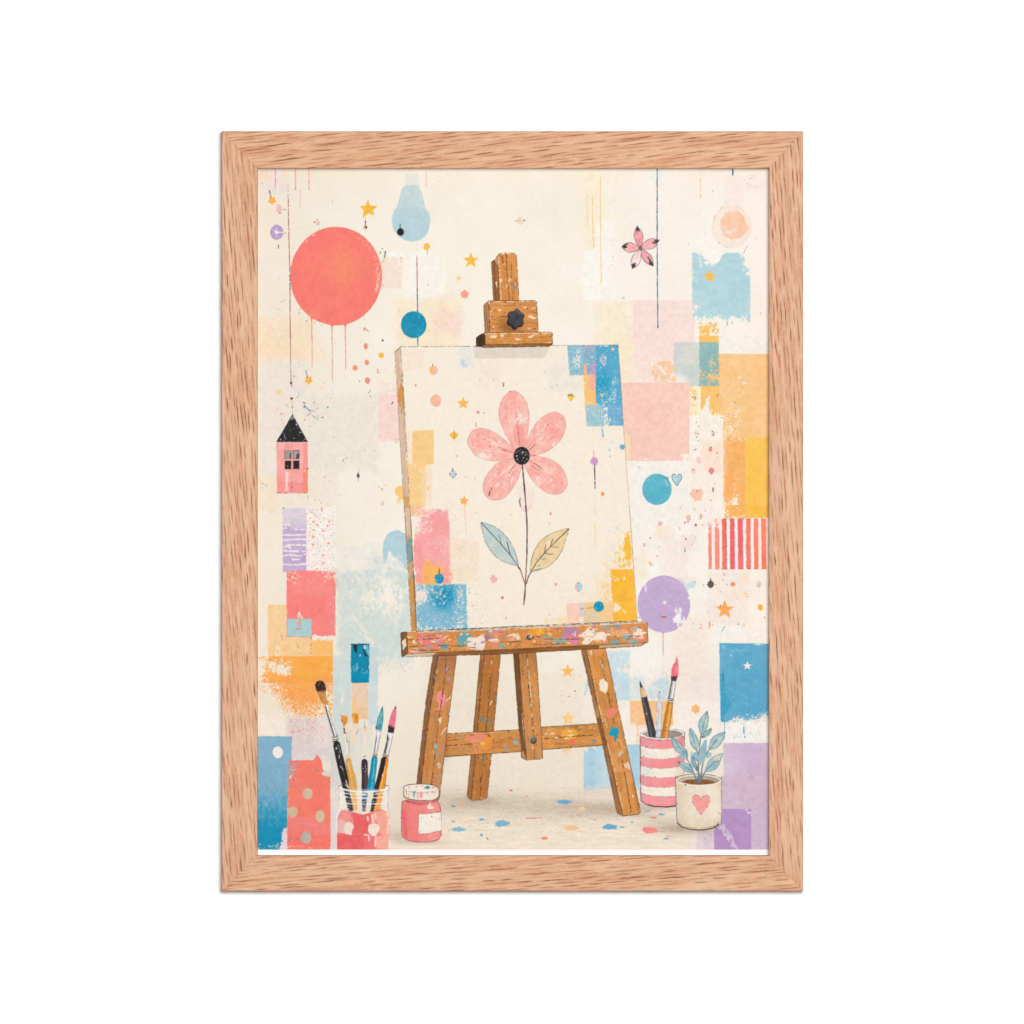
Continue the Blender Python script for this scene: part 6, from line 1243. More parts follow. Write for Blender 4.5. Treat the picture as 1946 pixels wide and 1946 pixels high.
chips('TM', [722, 1876, 708, 1520, 1250, 1515, 1272, 1876], 50, CH[:2] + [(206, 150, 90)], 12, axis=(1, 0))
# the six-lobed knob
def knob(cx, cy, r, c, rot=0.12, k=0.80):
    (x, y), = p('TM', cx, cy)
    pts = []
    for i in range(60):
        a = i * 2 * math.pi / 60
        q = r / 6 * (k + (1 - k) * (0.5 + 0.5 * math.cos(6 * (a - rot - math.pi / 2))) ** 0.8)
        pts.append((x + q * math.cos(a) * 0.94, y + q * math.sin(a) * 1.10))
    return pts
fill(knob(1008, 1728, 108, None), (36, 36, 40), wob=0); kp = knob(1020, 1715, 102, None); fill(kp, (62, 62, 66), wob=0, c2=(76, 76, 80), cs=6); outline(kp, 1.4, (28, 28, 30), 0.95, gap=0)
line('TM', [985, 1630, 1020, 1612, 1045, 1640, 1075, 1660, 1100, 1655], 1.5, (128, 128, 132), 0.85, curve=True); line('TM', [925, 1665, 960, 1672], 1.3, (120, 120, 124), 0.8); line('TM', [1085, 1740, 1108, 1760], 1.3, (110, 110, 114), 0.7)
ell('TM', 1020, 1716, 18, 19, (40, 40, 42), wob=0); ell('TM', 1020, 1718, 12, 13, (92, 92, 94), wob=0); ell('TM', 1022, 1720, 6, 7, (30, 30, 32), wob=0)
# clamp lip
fill(p('TM', 660, 1878, 600, 1900, 560, 1936, 560, 2032, 630, 2036, 668, 2014), DEEP, wob=0.5, c2=(70, 48, 34), cs=5)
plank(p('TM', 655, 1880, 1420, 1870, 1432, 1884, 1437, 2000, 1430, 2002, 668, 2016), (228, 160, 88), (204, 130, 62), (p('TM', 660, 1940)[0], p('TM', 1430, 1930)[0]), streak=0.75, cracks=0.3)
plank(p('MM', 626, 108, 668, 80, 1432, 66, 1436, 72, 1395, 98), (176, 112, 62), (130, 82, 44), (p('MM', 630, 100)[0], p('MM', 1400, 90)[0]), streak=0.6)
line('TM', [655, 1879, 1420, 1869, 1432, 1884, 1436, 2000], 1.3, INK, 0.8, gap=0.15); line('MM', [560, 98, 628, 104, 640, 112, 1390, 100, 1436, 72], 1.5, (70, 50, 36), 0.9, gap=0.1); line('MM', [640, 90, 668, 80, 1430, 68], 1.4, (90, 60, 38), 0.8, gap=0.2); line('TM', [660, 1880, 668, 2012], 1.6, (60, 40, 28), 0.85); line('TM', [665, 1890, 1420, 1880], 1.6, (252, 232, 206), 0.8, gap=0.25); line('MM', [690, 40, 1000, 45, 1420, 30], 1.1, (150, 90, 46), 0.8, gap=0.25); line('MM', [600, 10, 612, 95], 1.6, (50, 36, 26), 0.8)
for v in ([720, 1915, 800, 1905, 790, 1930, 740, 1935], [840, 1895, 890, 1905, 860, 1925], [1150, 1920, 1260, 1895, 1225, 1915, 1180, 1940], [1000, 1940, 1080, 1945, 1040, 1965], [1380, 1990, 1425, 1992, 1400, 2002], [1320, 1885, 1380, 1882, 1350, 1895]):
    fill(smooth(p('TM', *v), 3), (250, 228, 200), a=0.85, wob=0.9, wear=0.12)
chips('TM', [660, 1880, 1430, 1870, 1436, 2000, 668, 2014], 60, CH[:2] + [(200, 140, 80)], 13, axis=(1, 0))

# ---- legs (behind the ledge)
def S(*v): return [(v[i], v[i + 1]) for i in range(0, len(v), 2)]
LW, LWD = (218, 146, 74), (184, 112, 48)
# second (rear) leg
plank(S(913, 1240, 920.5, 1240, 896.2, 1521.5, 890, 1518, 887, 1512), (186, 126, 76), (140, 88, 48), ((916, 1240), (892, 1518)), streak=0.75, cracks=0.2)
plank(S(920, 1240, 951.6, 1238, 926.4, 1515, 924, 1518, 896.2, 1521.5), (206, 132, 60), (176, 112, 56), ((935, 1240), (911, 1520)), streak=0.8, cracks=0.3)
line(None, None, 1.3, (70, 48, 30), 0.9, gap=0.1, pts=S(920, 1244, 896.2, 1521)); line(None, None, 1.3, INK, 0.8, gap=0.15, pts=S(951.6, 1241, 926.2, 1515, 922, 1520, 896.2, 1521.8, 888, 1514, 913, 1244)); line(None, None, 1.3, (84, 54, 30), 0.8, gap=0.35, pts=S(936, 1250, 912, 1520)); line(None, None, 2.0, (236, 224, 206), 0.7, gap=0.5, pts=S(935, 1255, 932, 1282))
chips('BM', [600, -240, 840, -250, 690, 1390, 510, 1415], 120, CH, 21); spatter('BM', 600, 380, 740, 560, 12, [(96, 140, 146)], 5, 16, 0.7, stretch=0.9)
line('BM', [610, 520, 630, 490], 4, (90, 134, 140), 0.8); line('BM', [670, 460, 668, 560], 3, (96, 140, 146), 0.8, gap=0.2); line('BM', [720, 490, 715, 540], 3, (96, 140, 146), 0.8); line('BM', [645, 900, 632, 1010], 2.6, (100, 130, 130), 0.8, gap=0.1); line('BM', [618, 1160, 612, 1210], 2.2, (84, 64, 50), 0.85); line('BM', [740, 290, 720, 330], 2.2, (248, 226, 196), 0.9)
# right leg
plank(S(1104, 1230, 1114.5, 1230, 1125.3, 1285, 1139, 1352, 1184.2, 1550.6, 1178, 1548, 1172.4, 1544, 1145.7, 1418), (184, 126, 76), (136, 88, 48), ((1109, 1232), (1178, 1547)), streak=0.75, cracks=0.25)
plank(S(1114, 1230, 1150, 1226, 1162.3, 1285, 1217.4, 1543.5, 1215, 1547, 1184.2, 1551, 1125.3, 1285), (226, 152, 76), (198, 132, 70), ((1132, 1232), (1199, 1549)), streak=0.8, cracks=0.3, c3=(232, 160, 96))
line(None, None, 1.4, (70, 48, 30), 0.9, gap=0.1, pts=S(1114.4, 1232, 1139, 1352, 1184.2, 1550.6)); line(None, None, 1.4, INK, 0.85, gap=0.12, pts=S(1150, 1230, 1162.3, 1285, 1217.6, 1544, 1213, 1548, 1184.2, 1551.4, 1173, 1545, 1145.7, 1418, 1104, 1233)); line(None, None, 1.5, (84, 54, 30), 0.85, gap=0.28, pts=S(1143, 1255, 1160, 1340, 1182, 1440, 1201, 1548)); line(None, None, 1.3, (250, 226, 190), 0.75, gap=0.4, pts=S(1116, 1235, 1141, 1352, 1186, 1548)); line(None, None, 1.2, (100, 64, 36), 0.8, gap=0.4, pts=S(1205, 1490, 1214, 1546))
chips('BR', [-100, -300, 70, -320, 460, 1560, 270, 1590], 220, CH + [(236, 150, 110)], 22)
fill(p('BR', 5, 50, 50, 25, 75, 60, 100, 90, 95, 150, 70, 205, 45, 180, 10, 165, 0, 100), (244, 228, 204), wob=0.7); fill(smooth(p('BR', 80, 420, 110, 370, 160, 365, 200, 385, 190, 430, 140, 480, 100, 475)), (240, 136, 112), wob=0.9, wear=0.08)
fill(smooth(p('BR', 105, 655, 135, 610, 150, 565, 172, 600, 205, 590, 220, 630, 210, 680, 185, 740, 165, 690, 130, 680), 4), (22, 160, 190), wob=0.3); line('BR', [175, 700, 190, 755], 2.2, (40, 150, 176)); line('BR', [225, 645, 250, 680], 2, (120, 150, 150), 0.8)
fill(p('BR', 280, 1000, 330, 975, 350, 1020, 355, 1070, 300, 1050), (240, 206, 178), wob=1.2, a=0.9); fill(p('BR', 205, 870, 250, 850, 265, 880, 240, 920, 215, 905), (220, 206, 186), a=0.8, wob=0.8); line('BR', [210, 860, 235, 950], 2.2, (130, 146, 146), 0.8, gap=0.2); line('BR', [60, 490, 95, 590], 2.6, (214, 190, 160), 0.8, gap=0.25); ell('BR', 385, 1372, 10, 14, (248, 226, 196), wob=0); line('LR', [15, 1760, 40, 1830], 2.4, (230, 214, 190), 0.8, gap=0.2)
gs(10, 430, 60, 80, 0.35, (246, 190, 120), 'BR'); fill(p('LM', 1850, 1640, 1880, 1640, 1885, 1700), (244, 226, 200), a=0.9); line('BR', [40, -120, 60, -30], 2, (180, 180, 172), 0.8, gap=0.3)
# cross bar
cb = p('BM', 190, 665, 240, 660, 1100, 612, 1100, 862, 205, 922, 180, 920)
plank(cb, (222, 152, 82), (198, 132, 70), (p('BM', 200, 790)[0], p('BM', 1100, 735)[0]), streak=0.75, cracks=0.35, c3=(228, 150, 86))
cb2 = p('BM', 1290, 588, 1932, 545, 2030, 540, 2045, 788, 1932, 796, 1310, 842)
plank(cb2, (224, 152, 78), (196, 130, 68), (p('BM', 1300, 715)[0], p('BM', 1932, 670)[0]), streak=0.75, cracks=0.35, c3=(236, 160, 76))
fill(smooth(p('BM', 440, 720, 520, 672, 640, 665, 690, 700, 640, 740, 560, 770, 575, 860, 545, 888, 535, 800, 500, 760)), (238, 140, 118), wob=1.2, wear=0.1, a=0.85); fill(smooth(p('BM', 580, 770, 700, 690, 740, 680, 740, 780, 690, 840, 600, 830)), (240, 150, 66), wob=1.3, wear=0.12, a=0.8); fill(smooth(p('BM', 600, 760, 660, 760, 640, 800)), (250, 200, 100), a=0.7, wear=0.2)
fill(smooth(p('BM', 1540, 640, 1640, 610, 1720, 650, 1680, 720, 1570, 720)), (246, 176, 70), wob=1.2, wear=0.15, a=0.85); fill(smooth(p('BM', 1600, 740, 1700, 710, 1730, 730, 1680, 770, 1620, 775)), (236, 120, 90), wob=1, wear=0.12, a=0.85); fill(p('BM', 1570, 700, 1660, 660, 1690, 680, 1620, 700, 1590, 730), (250, 214, 150), a=0.8, wob=1); 
fill(smooth(p('BM', 985, 760, 1010, 730, 1040, 760, 1020, 785)), (140, 186, 196), wob=0.6); ell('BM', 912, 828, 18, 17, (110, 170, 190), rag=0.1); fill(p('BM', 1870, 730, 1932, 735, 1932, 770, 1900, 760), (90, 140, 150), wob=0.8, a=0.85); fill(p('BM', 1600, 610, 1660, 640, 1640, 645), (250, 236, 214)); line('BM', [1350, 660, 1460, 655], 3, (240, 222, 206), 0.85, gap=0.2); line('BM', [1440, 705, 1500, 705], 3, (244, 226, 206), 0.85, gap=0.2)
line('BM', [215, 795, 480, 778, 600, 770], 1.7, (78, 50, 28), 0.85, gap=0.25); line('BM', [225, 740, 340, 728], 1.2, (110, 70, 40), 0.8, gap=0.2); line('BM', [1000, 735, 1095, 730], 1.2, (110, 70, 40), 0.8, gap=0.2); line('BM', [1310, 718, 1500, 703, 1932, 672], 1.6, (84, 54, 30), 0.8, gap=0.38); line('BM', [225, 845, 420, 828], 1.0, (140, 88, 48), 0.7, gap=0.25)
line('BM', [235, 660, 1095, 613], 1.6, INK, 0.85, gap=0.12); line('BM', [205, 922, 1095, 862], 1.7, INK, 0.88, gap=0.1); line('BM', [1305, 586, 1932, 544, 2020, 540], 1.6, INK, 0.85, gap=0.12); line('BM', [1320, 842, 1932, 796, 2040, 788], 1.6, INK, 0.88, gap=0.1); fill(p('BM', 490, 668, 540, 668, 512, 682), (60, 44, 30)); line('BM', [930, 640, 945, 625], 2, (50, 40, 30)); line('BM', [700, 670, 720, 695], 2, (90, 56, 36))
line('BM', [250, 672, 1090, 625], 1.3, (246, 206, 160), 0.6, gap=0.35); gs(1120, 740, 40, 130, 0.5, (130, 84, 46), 'BM'); gs(225, 800, 24, 140, 0.4, (130, 84, 46), 'BM')
chips('BM', [235, 665, 1095, 615, 1095, 860, 205, 920], 100, CH + [(240, 160, 120)], 23, axis=(1, -0.05)); chips('BM', [1305, 590, 1932, 545, 1932, 795, 1320, 840], 80, CH, 24, axis=(1, -0.06))
for v in ([130 + 230, 760, 400, 690, 420, 700], [320, 890, 350, 830, 400, 820], [420, 860, 490, 840]):
    line('BM', v, 3.5, (150, 160, 150), 0.55, gap=0.35, curve=True)
# the right leg passes in front of the bar's end: repaint the sliver of its side face
plank(S(1133.5, 1366, 1139.5, 1362, 1152, 1418, 1146.5, 1420), (150, 98, 54), (110, 70, 38), ((1136, 1362), (1150, 1420)), streak=0.7); line(None, None, 1.4, (70, 48, 30), 0.9, gap=0.1, pts=S(1138, 1350, 1153, 1416))
# left front leg
plank(S(823, 1244, 832.4, 1244, 826.8, 1285, 811, 1392, 799.5, 1497, 790.5, 1497, 799, 1420, 809, 1333), (166, 112, 78), (124, 80, 48), ((827, 1244), (795, 1495)), streak=0.75, cracks=0.25)
plank(S(832, 1244, 868, 1242, 862.7, 1285, 850, 1385, 834.6, 1521, 797, 1521, 799.5, 1495, 811, 1392, 826.8, 1285), (214, 146, 78), (192, 126, 66), ((850, 1244), (816, 1520)), streak=0.8, cracks=0.3, c3=(206, 140, 100))
sl_, X_, Y_ = window(820, 1242, 872, 1330); lay(sl_, rgb((150, 100, 80)), 0.45 * sstep(1320, 1245, Y_) * np.clip(poly_sdf(X_, Y_, S(832, 1244, 868, 1242, 855, 1345, 818, 1345)) + 0.5, 0, 1))
fill(smooth(p('BM', 105, 240, 130, 190, 155, 165, 185, 200, 210, 230, 205, 300, 180, 370, 150, 400, 135, 380, 130, 310, 110, 280)), (250, 134, 140), wob=0.6, c2=(248, 150, 150)); fill(p('BM', 70, 370, 135, 360, 140, 395, 90, 400), (244, 150, 120), a=0.7, wob=1, wear=0.2)
line(None, None, 1.5, (76, 50, 32), 0.9, gap=0.1, pts=S(832.2, 1246, 826.8, 1285, 811, 1392, 799.6, 1495)); line(None, None, 1.3, INK, 0.8, gap=0.12, pts=S(867.8, 1243, 862.7, 1285, 850, 1385, 835, 1518)); line(None, None, 1.2, INK, 0.75, gap=0.2, pts=S(823, 1246, 809, 1333, 791, 1494)); line(None, None, 1.7, (84, 56, 36), 0.85, gap=0.3, pts=S(849, 1248, 842, 1310, 835, 1362, 828, 1420, 819, 1495)); line(None, None, 1.2, (96, 64, 40), 0.7, gap=0.4, pts=S(828, 1246, 815, 1345, 800, 1460))
chips('BM', [95, -230, 330, -240, 160, 1350, -60, 1350], 260, CH + [(206, 150, 200), (240, 150, 140)], 25); ell('BM', 103, 802, 20, 26, (128, 190, 206), rag=0.06); line('BM', [100, 830, 96, 900], 2, (110, 150, 150), 0.8); fill(smooth(p('BM', 112, 1010, 140, 985, 160, 1020, 150, 1060, 125, 1050)), (214, 196, 182), a=0.85, wob=0.8, wear=0.15); line('BM', [140, 1060, 150, 1140], 3, (170, 166, 156), 0.7, gap=0.2); line('BM', [270, 240, 220, 285], 2.2, (250, 226, 196), 0.9); fill(smooth(p('BM', 225, 20, 260, 15, 270, 45, 240, 60)), (196, 160, 160), a=0.7); line('LM', [205, 1890, 240, 1830], 4, (190, 150, 210), 0.8, gap=0.15); line('LM', [110, 1890, 130, 1850], 3, (206, 190, 140), 0.6, gap=0.3); line('BM', [60, 540, 70, 460], 3, (130, 140, 130), 0.6, gap=0.3); fill(p('BM', 130, 480, 170, 475, 160, 530, 140, 560), (244, 222, 196), a=0.85, wob=0.8); line('BM', [160, 670, 220, 590], 2, (248, 226, 200), 0.85, gap=0.2); line('BM', [90, 870, 130, 900, 110, 950], 3, (150, 160, 155), 0.7, gap=0.2)
# centre strut
plank(S(975.2, 1236, 985.4, 1236, 988.5, 1285, 994, 1385, 1001.2, 1444.8, 996, 1443, 990.6, 1440, 990.6, 1425, 986, 1385, 978.6, 1285), (140, 94, 56), (100, 66, 38), ((980, 1236), (996, 1443)), streak=0.75, cracks=0.2)
plank(p('BM', 1080, 860, 1112, 862, 1140, 958, 1108, 948, 1078, 930), (206, 144, 92), (180, 116, 66), ((980, 1236), (996, 1443)), streak=0.5)
plank(S(985, 1236, 1018, 1234, 1022, 1285, 1028.5, 1385, 1031.5, 1440, 1030, 1442.5, 1001.2, 1444.8, 992, 1352, 988.8, 1285), (222, 152, 84), (200, 132, 72), ((1001, 1236), (1016, 1444)), streak=0.75, cracks=0.3)
sl_, X_, Y_ = window(984, 1236, 1022, 1300); lay(sl_, rgb((150, 96, 52)), 0.5 * sstep(1295, 1240, Y_) * np.clip(poly_sdf(X_, Y_, S(985, 1236, 1018, 1234, 1023, 1310, 990, 1310)) + 0.5, 0, 1))
line(None, None, 1.4, (70, 48, 30), 0.9, gap=0.1, pts=S(985.2, 1238, 988.6, 1285, 993, 1352, 1001, 1444)); line(None, None, 1.3, INK, 0.85, gap=0.1, pts=S(1018, 1236, 1022, 1285, 1031.6, 1441, 1029, 1443, 1001.2, 1445.2, 990.6, 1440, 990.6, 1427)); line(None, None, 1.1, INK, 0.75, gap=0.2, pts=S(975.4, 1240, 986, 1385)); line(None, None, 1.8, (66, 46, 32), 0.85, gap=0.25, pts=S(1001, 1240, 1005, 1310, 1011, 1360, 1014, 1398)); line(None, None, 2.2, (246, 226, 200), 0.8, gap=0.4, pts=S(1002, 1252, 1007, 1300, 1013, 1385)); line(None, None, 1.4, (96, 62, 38), 0.8, gap=0.3, pts=S(1016, 1425, 1015, 1444))
chips('BM', [1060, -240, 1240, -250, 1320, 940, 1140, 950], 170, CH, 26); line('BM', [1240, 140, 1215, 240], 4, (180, 172, 156), 0.7, gap=0.25); line('BM', [1120, 260, 1135, 330], 3, (150, 150, 140), 0.6, gap=0.3); ell('BM', 1187, 330, 14, 26, (170, 180, 176), a=0.8, rag=0.1); line('BM', [1155, 670, 1160, 760], 2.4, (110, 130, 126), 0.7, gap=0.25); line('BM', [1290, 800, 1250, 920], 3.2, (150, 156, 146), 0.6, gap=0.3); line('BM', [1150, 780, 1165, 900], 3, (150, 156, 146), 0.55, gap=0.35); ell('BM', 1208, 822, 8, 12, (236, 214, 190), wob=0)
ell('BM', 1217, 736, 36, 40, (54, 48, 42), wob=0.2); ell('BM', 1216, 730, 31, 34, (96, 94, 88), wob=0); ell('BM', 1212, 724, 24, 25, (116, 114, 108), wob=0); ell('BM', 1218, 706, 14, 8, (150, 146, 138), wob=0, a=0.8); fill(smooth(p('BM', 1190, 745, 1217, 765, 1246, 745, 1235, 768, 1217, 774, 1198, 768)), (60, 56, 52), wob=0)
# ---- ledge
fill(p('LL', 1645, 1712, 1712, 1672, 1932, 1662, 2480, 1630, 3870, 1570, 4450, 1548, 4370, 1590, 3900, 1608, 3000, 1660, 1932, 1706, 1800, 1712), (160, 104, 60), wob=0.3)
lp = [(773, 1202.5), (811, 1201), (900, 1197.5), (1000, 1192.5), (1133, 1186.5), (1229, 1182), (1230.6, 1184.5), (1232, 1219), (1230, 1221.6), (1133, 1226), (1000, 1232.5), (900, 1237), (811, 1241), (775, 1242.6)]
plank(p('LM', -200, 1700, -100, 1672, 0, 1665, 1932, 1575, 2500, 1548, 2440, 1588, 1932, 1622, 900, 1682, 0, 1706), (170, 110, 62), (122, 78, 42), ((770, 1246), (1230, 1224)), streak=0.7)
fill(p('LR', 0, 1580, 560, 1552, 480, 1585, 300, 1600, 0, 1612), (214, 188, 152), a=0.8, wob=0.4); fill(p('LL', 1660, 1712, 1715, 1678, 2060, 1662, 1980, 1705, 1780, 1715), (222, 206, 188), a=0.85, wob=0.5)
plank(lp, (226, 152, 80), (206, 136, 74), ((773, 1222), (1230, 1202)), streak=0.7, cracks=0.25, c3=(234, 150, 90))
plank(p('LL', 1633, 1445, 1645, 1434, 1702, 1430, 1712, 1676, 1655, 1714, 1645, 1705), (150, 98, 58), (116, 74, 42), (p('LL', 1660, 1440)[0], p('LL', 1680, 1710)[0]), streak=0.6); fill(p('LL', 1645, 1540, 1690, 1500, 1700, 1580, 1660, 1640), (232, 214, 194), wob=0.9, wear=0.1)
outline(p('LL', 1633, 1445, 1645, 1434, 1702, 1430, 1712, 1676, 1655, 1714, 1645, 1705), 1.4, (70, 48, 32), 0.9, gap=0.05)
Lg = lambda x, y: (773 + x, 1202.5 + y - 20.5 * x / 456.0)       # along / down the ledge face
def lblot(x, y, rx, ry, c, seed, n=12, rag=0.3, a=0.95, **kw):
    r_ = np.random.RandomState(seed)
    pts = []
    for i in range(n):
        an = 2 * math.pi * i / n
        k = 1 + rag * (r_.rand() * 2 - 1)
        q = Lg(x, y)
        pts.append((q[0] + rx * k * math.cos(an), q[1] + ry * k * math.sin(an)))
    kw.setdefault('wob', 0.6)
    fill(smooth(pts, 3), c, a=a, **kw)
for i, (x, y, rx, ry, c) in enumerate(((44, 22, 24, 13, (243, 130, 132)), (60, 12, 14, 9, (246, 160, 150)), (92, 14, 14, 9, (236, 132, 50)), (108, 18, 17, 15, (88, 172, 188)), (30, 8, 14, 6, (236, 120, 120)), (170, 6, 16, 7, (240, 136, 130)), (152, 14, 10, 8, (196, 130, 90)),
                                       (246, 8, 18, 12, (246, 168, 34)), (252, 10, 10, 8, (248, 186, 60)), (310, 12, 17, 13, (178, 134, 190)), (316, 27, 17, 12, (226, 130, 170)), (292, 28, 14, 8, (120, 184, 190)), (344, 10, 14, 10, (232, 146, 60)), (166, 28, 12, 7, (232, 140, 130)), (180, 34, 9, 6, (110, 180, 180)),
                                       (148, 17, 12, 6, (150, 120, 170)), (268, 20, 9, 5, (130, 180, 190)), (285, 33, 10, 4, (110, 170, 180)), (16, 36, 12, 5, (244, 170, 150)), (72, 30, 10, 6, (100, 160, 170)), (405, 20, 26, 9, (240, 176, 130)), (418, 26, 9, 9, (150, 190, 200)), (400, 6, 12, 5, (120, 160, 180)), (378, 8, 12, 4, (130, 170, 190)),
                                       (436, 12, 8, 6, (170, 190, 200)), (448, 32, 10, 7, (240, 120, 110)), (396, 36, 10, 6, (110, 176, 186)), (432, 36, 12, 5, (120, 186, 196)), (370, 32, 14, 6, (246, 180, 130)), (440, 26, 14, 8, (250, 214, 180)))):
    lblot(x, y, rx * 0.88, ry * 0.82, c, 200 + i, wear=0.14, edge=0.2, hard=0.2, a=0.85, wob=0.9)
lblot(134, 26, 17, 15, (246, 228, 212), 240, n=12, rag=0.28); lblot(350, 22, 22, 14, (248, 234, 216), 241, n=14, rag=0.38); lblot(6 + 366, 24, 12, 8, (248, 232, 214), 242, rag=0.4); lblot(166, 22, 10, 3.5, (247, 222, 206), 243, rag=0.3); lblot(206, 16, 12, 5, (248, 216, 170), 244, rag=0.4); lblot(444, 20, 10, 8, (248, 230, 206), 245, rag=0.45)
q = Lg(134, 40); line(None, None, 2.2, (190, 196, 196), 0.9, pts=[(q[0] - 1, q[1] - 4), q]); q = Lg(104, 36); line(None, None, 2.2, (90, 160, 172), 0.9, pts=[(q[0], q[1] - 10), q])
rl = np.random.RandomState(31)
for i in range(260):
    x, y = rl.rand() * 452, 3 + rl.rand() * 34
    c = [(250, 232, 210), (120, 176, 186), (240, 150, 120), (200, 126, 60), (250, 220, 180), (96, 110, 116), (236, 130, 130), (246, 190, 110), (180, 140, 190)][rl.randint(9)]
    lblot(x, y, 1.0 + 4.5 * rl.rand() ** 2.2, 0.8 + 2.0 * rl.rand() ** 2, c, 300 + i, n=7, rag=0.4, a=0.85, wob=0, tone=0)
for v in ((0, 14, 60, 13), (0, 27, 40, 26), (60, 27, 110, 30), (180, 26, 220, 27), (262, 24, 330, 27), (240, 34, 300, 34), (380, 24, 440, 27), (10, 33, 60, 36), (120, 33, 130, 34)):
    line(None, None, 1.4, (84, 54, 40), 0.85, gap=0.28, pts=[Lg(v[0], v[1]), Lg((v[0] + v[2]) / 2, (v[1] + v[3]) / 2 + 0.7), Lg(v[2], v[3])])
line(None, None, 2.6, (250, 238, 222), 0.9, gap=0.15, pts=[(785, 1201.5), (811, 1201.5), (900, 1197.8), (1000, 1193.5), (1133, 1187.4), (1226, 1183)]); line(None, None, 1.6, (66, 52, 46), 0.9, gap=0.12, pts=[(792, 1199.8), (811, 1198.4), (900, 1194.8), (1000, 1190.0), (1133, 1184.2), (1211, 1180.4)]); line(None, None, 2.2, (50, 84, 110), 0.7, gap=0.3, pts=[(860, 1196.4), (915, 1194.2)])
outline(lp, 1.3, (84, 58, 40), 0.85, gap=0.15); line('LL', [1655, 1714, 1800, 1712, 1932, 1706], 1.2, (120, 100, 84), 0.7, gap=0.2); line('LM', [0, 1706, 900, 1682, 1932, 1622, 2440, 1590, 2500, 1550], 1.3, (80, 56, 38), 0.8, gap=0.15)
(x, y), = p('LM', 1172, 1492); ell('LM', 1172, 1492, 34, 33, (84, 62, 44), wob=0.2); ell('LM', 1178, 1488, 24, 24, (140, 112, 84), wob=0); ell('LM', 1188, 1482, 15, 16, (214, 200, 182), wob=0); fill(p('LM', 1205, 1480, 1226, 1494, 1208, 1512), (70, 52, 40)); line('LM', [1240, 1470, 1270, 1492, 1300, 1480], 1.6, (60, 56, 60), 0.85, gap=0.15)
# ---------------------------------------------------------------- jar of brushes
def handle(t, v, c, c_edge=None, hi=None):
    """a brush handle: polygon with outline and a long highlight"""
    q = smooth(p(t, *v), 4)
    fill(q, c, wob=0.1, soft=1.2, tone=0.03)
    outline(q, 1.0, c_edge or (50, 46, 44), 0.75, gap=0.1)
def metal(t, v, axis_x):
    q = p(t, *v)
    xs = [a for a, b in q]
    fill(q, (222, 214, 206), wob=0.1)
    return q
# black round brush
fill(smooth(p('BL', 655, 100, 672, 68, 705, 52, 742, 60, 770, 95, 778, 150, 776, 210, 800, 310, 770, 330, 735, 300, 690, 200, 668, 150)), (224, 158, 88), wob=0.2, c2=(206, 140, 72), cs=5)
fill(p('BL', 655, 105, 672, 68, 705, 52, 742, 60, 770, 95, 778, 150, 772, 195, 758, 150, 750, 200, 738, 160, 728, 195, 715, 165, 706, 190, 696, 170, 688, 195, 668, 155), (58, 44, 38), wob=0.4); line('BL', [690, 110, 720, 58], 1.3, (180, 140, 110), 0.7); line('BL', [735, 100, 758, 130], 1.2, (150, 110, 84), 0.7)
for x in (0, 18, 36, 54):
    line('BL', [690 + x, 190, 745 + x * 0.6, 310], 0.9, (150, 96, 50), 0.7, gap=0.2)
line('BL', [683, 0, 700, 45], 0.9, (200, 170, 130), 0.7)
outline(smooth(p('BL', 655, 100, 672, 68, 705, 52, 742, 60, 770, 95, 778, 150, 776, 210, 800, 310, 770, 330, 735, 300, 690, 200, 668, 150)), 1.0, (90, 66, 50), 0.6, gap=0.2)
fill(p('BL', 755, 335, 800, 322, 812, 370, 850, 530, 905, 680, 930, 752, 862, 770, 850, 700, 815, 560, 775, 400), (212, 206, 200), wob=0.1); fill(p('BL', 765, 345, 782, 340, 800, 400, 880, 680, 866, 690, 800, 480), (76, 72, 72), a=0.8, wob=0.3); line('BL', [790, 340, 825, 480, 890, 680], 2.2, (248, 244, 240), 0.95); line('BL', [812, 400, 850, 530, 912, 700], 1.2, (120, 114, 112), 0.8, gap=0.15)
for y in (690, 722, 742):
    line('BL', [852, y + 8, 885, y + 6, 918, y - 8], 1.5, (60, 52, 46), 0.85, curve=True)
handle('BL', [865, 772, 930, 755, 965, 880, 1010, 1060, 1040, 1200, 1052, 1310, 985, 1310, 950, 1190, 905, 1000], (42, 40, 42)); line('BL', [900, 800, 960, 1020, 1020, 1250], 1.3, (120, 118, 120), 0.6, gap=0.35); ell('BL', 898, 828, 7, 12, (236, 232, 228), wob=0); line('BL', [930, 940, 935, 905], 1.6, (220, 216, 212), 0.8); line('BL', [945, 1030, 975, 1070], 1.6, (210, 206, 204), 0.8, gap=0.3); line('BL', [920, 790, 955, 900], 2, (190, 186, 184), 0.6, gap=0.3); line('BL', [985, 1230, 1035, 1270], 2.5, (220, 214, 206), 0.8, gap=0.2); line('BL', [1010, 1200, 1035, 1280], 2.5, (232, 226, 216), 0.8)
